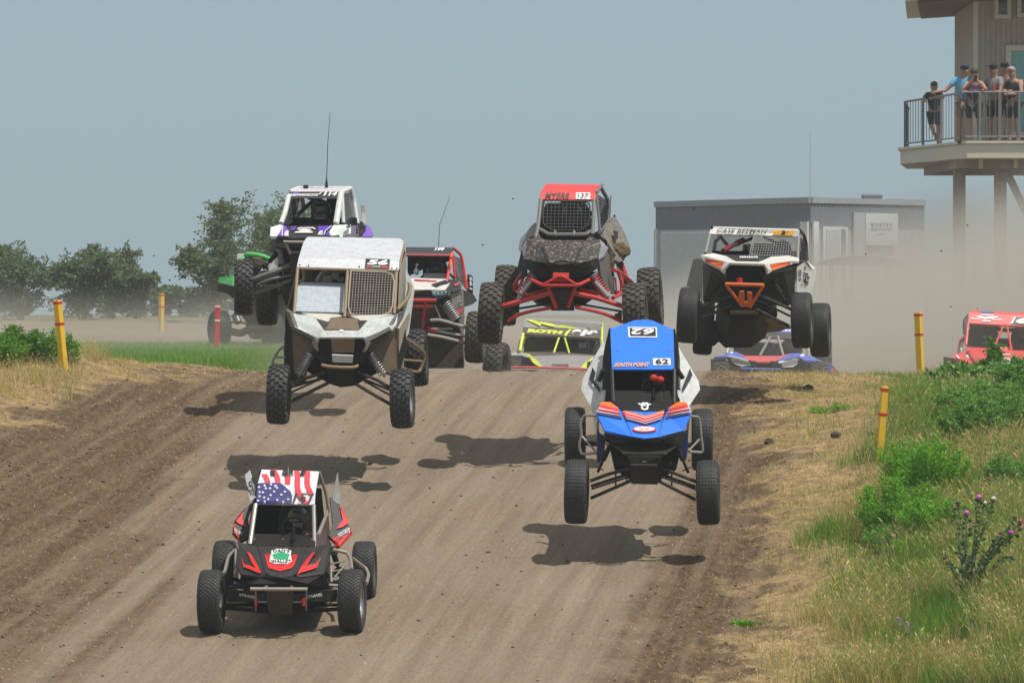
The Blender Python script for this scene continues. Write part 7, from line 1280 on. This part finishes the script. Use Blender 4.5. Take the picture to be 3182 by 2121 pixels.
# golf cart
def gw(u, v, d=131): return sw(u, v, d)
gc_ = gw(1680, 900); gzv = gz(gc_.x, 131); cart = empty('golf_cart', Vector((gc_.x, 131, gzv)), 'golf cart with a dark domed canopy parked before the shed, veiled in dust', 'golf cart')
mcn = mat('canopy fabric', (.10, .11, .12), .8); m = MB(); n = 14
vs = []; 
for j, y in enumerate((-.6, .6)):
    for k in range(n): t = k / (n - 1); vs.append((gw(1345 + 660 * t, 640).x, 131 + y, gw(1345, 640).z + .19 * math.sin(math.pi * t) ** .6))
for j, y in enumerate((-.6, .6)):
    for k in range(n): t = k / (n - 1); vs.append((gw(1345 + 660 * t, 640).x, 131 + y, gw(1345, 652).z))
fs = [(k, k + 1, n + k + 1, n + k) for k in range(n - 1)] + [(2 * n + k, 2 * n + k + 1, 3 * n + k + 1, 3 * n + k) for k in range(n - 1)] + [(k, k + 1, 2 * n + k + 1, 2 * n + k) for k in range(n - 1)] + [(n + k, n + k + 1, 3 * n + k + 1, 3 * n + k) for k in range(n - 1)]
m.add(vs, fs); m.build('canopy', mcn, cart, smooth=rad(50))
for u in (1440, 1885):
    for y in (-.5, .5): m = MB(); m.tube([Vector((gw(u, 650).x, 131 + y, gw(u, 645).z)), Vector((gw(u + (30 if u < 1500 else -20), 800).x, 131 + y, gzv + .5))], .02, 6); m.build('canopy_post', mrailt, cart)
x0 = gw(1420, 800).x; x1 = gw(1900, 800).x
m = MB(); m.prism([(x0, 130.45, gzv + .25), (x1, 130.45, gzv + .25), (x1 + .1, 130.45, gzv + .7), (x1 - .35, 130.45, gzv + .78), (x1 - .6, 130.45, gzv + .4), (x0 + .9, 130.45, gzv + .4), (x0 + .8, 130.45, gzv + .75), (x0, 130.45, gzv + .75)], (0, 1.1, 0)); m.build('body', mat('cart body', (.25, .26, .27), .5), cart, bevel=.03)
m = MB(); m.box((x0 + .75, 131, gzv + .82), (.5, 1.0, .14)); m.box((x0 + .48, 131, gzv + 1.05), (.12, 1.0, .5)); m.build('seat', mcn, cart, bevel=.03)
for x_ in (x0 + .3, x1 - .3):
    for y in (130.42, 131.58): m = MB(); m.tube([(x_, y - .08, gzv + .23), (x_, y + .08, gzv + .23)], .23, 16); m.build('wheel', mtyre, cart, smooth=rad(40))
# dirt flung into the air
FC = [(2216, 738), (2155, 650), (2690, 790), (3038, 958), (2955, 952), (2925, 780), (3006, 700), (2790, 640), (545, 858), (600, 905), (528, 870), (560, 950), (612, 912), (478, 795), (1594, 618), (1180, 770), (2190, 1010), (1500, 760)]
for k, (u, v) in enumerate(FC):
    d = 78 if k % 2 else 86; o = link('flung_clod', rock_mesh('flung_clod', .012 + .010 * rnd.random(), k, 1, .8), mclod, loc=W(u, v, d)); tag(o, 'tiny dark dirt clod flung into the air above the jump', 'dirt clod', 'dirt clods in the air')
# ---------------------------------------------------------------- haze and dust
def vol_mat(name, col, dens, aniso=0.0):
    m = bpy.data.materials.new(name); m.use_nodes = True; n = m.node_tree.nodes; l = m.node_tree.links
    n.remove(n['Principled BSDF']); v = n.new('ShaderNodeVolumePrincipled'); v.inputs['Color'].default_value = (*col, 1); v.inputs['Density'].default_value = dens; v.inputs['Anisotropy'].default_value = aniso
    l.new(v.outputs[0], n['Material Output'].inputs['Volume']); return m, n, l, v
m_, n_, l_, v_ = vol_mat('haze air', (.80, .88, .93), .0005)
b = MB(); b.box((0, 175, 15), (420, 450, 38)); o = b.build('haze', m_); tag(o, kind='stuff')
m_, n_, l_, v_ = vol_mat('dust air', (.72, .685, .60), 0)
tc = n_.new('ShaderNodeTexCoord'); sx = n_.new('ShaderNodeSeparateXYZ'); gm = n_.new('ShaderNodeNewGeometry'); l_.new(gm.outputs['Position'], sx.inputs[0])
def mth_(op, a, b=None, cl=False):
    t = n_.new('ShaderNodeMath'); t.operation = op; t.use_clamp = cl
    for i, q in enumerate((a, b)):
        if q is None: continue
        if isinstance(q, (int, float)): t.inputs[i].default_value = q
        else: l_.new(q, t.inputs[i])
    return t.outputs[0]
def ramp_(x, a, b_, lo, hi):
    t = n_.new('ShaderNodeMapRange'); t.interpolation_type = 'SMOOTHSTEP'
    for i, q in enumerate((x, a, b_, lo, hi)):
        if isinstance(q, (int, float)): t.inputs[i].default_value = q
        else: l_.new(q, t.inputs[i])
    return t.outputs[0]
ns = n_.new('ShaderNodeTexNoise'); ns.inputs['Scale'].default_value = .22; ns.inputs['Detail'].default_value = 3; l_.new(gm.outputs['Position'], ns.inputs['Vector'])
top = mth_('ADD', ramp_(sx.outputs[0], 1, 12, 3.6, 6.2), mth_('MULTIPLY', mth_('SUBTRACT', ns.outputs[0], .5), 2.6))
fz = ramp_(sx.outputs[2], mth_('SUBTRACT', top, 2.3), top, 1, 0)
K = mth_('ADD', mth_('MULTIPLY', ramp_(sx.outputs[0], -9, 7, .07, .125), ramp_(sx.outputs[1], 88, 112, .32, 1.15)), 0)
l_.new(mth_('MULTIPLY', mth_('MULTIPLY', fz, K), ramp_(ns.outputs[0], .3, .62, .35, 1.25)), v_.inputs['Density'])
b = MB(); b.box((4, 103, 3.7), (54, 46, 6.2)); o = b.build('dust_cloud', m_); tag(o, 'brown dust hanging over the track behind the jump crest', 'dust cloud', kind='stuff')
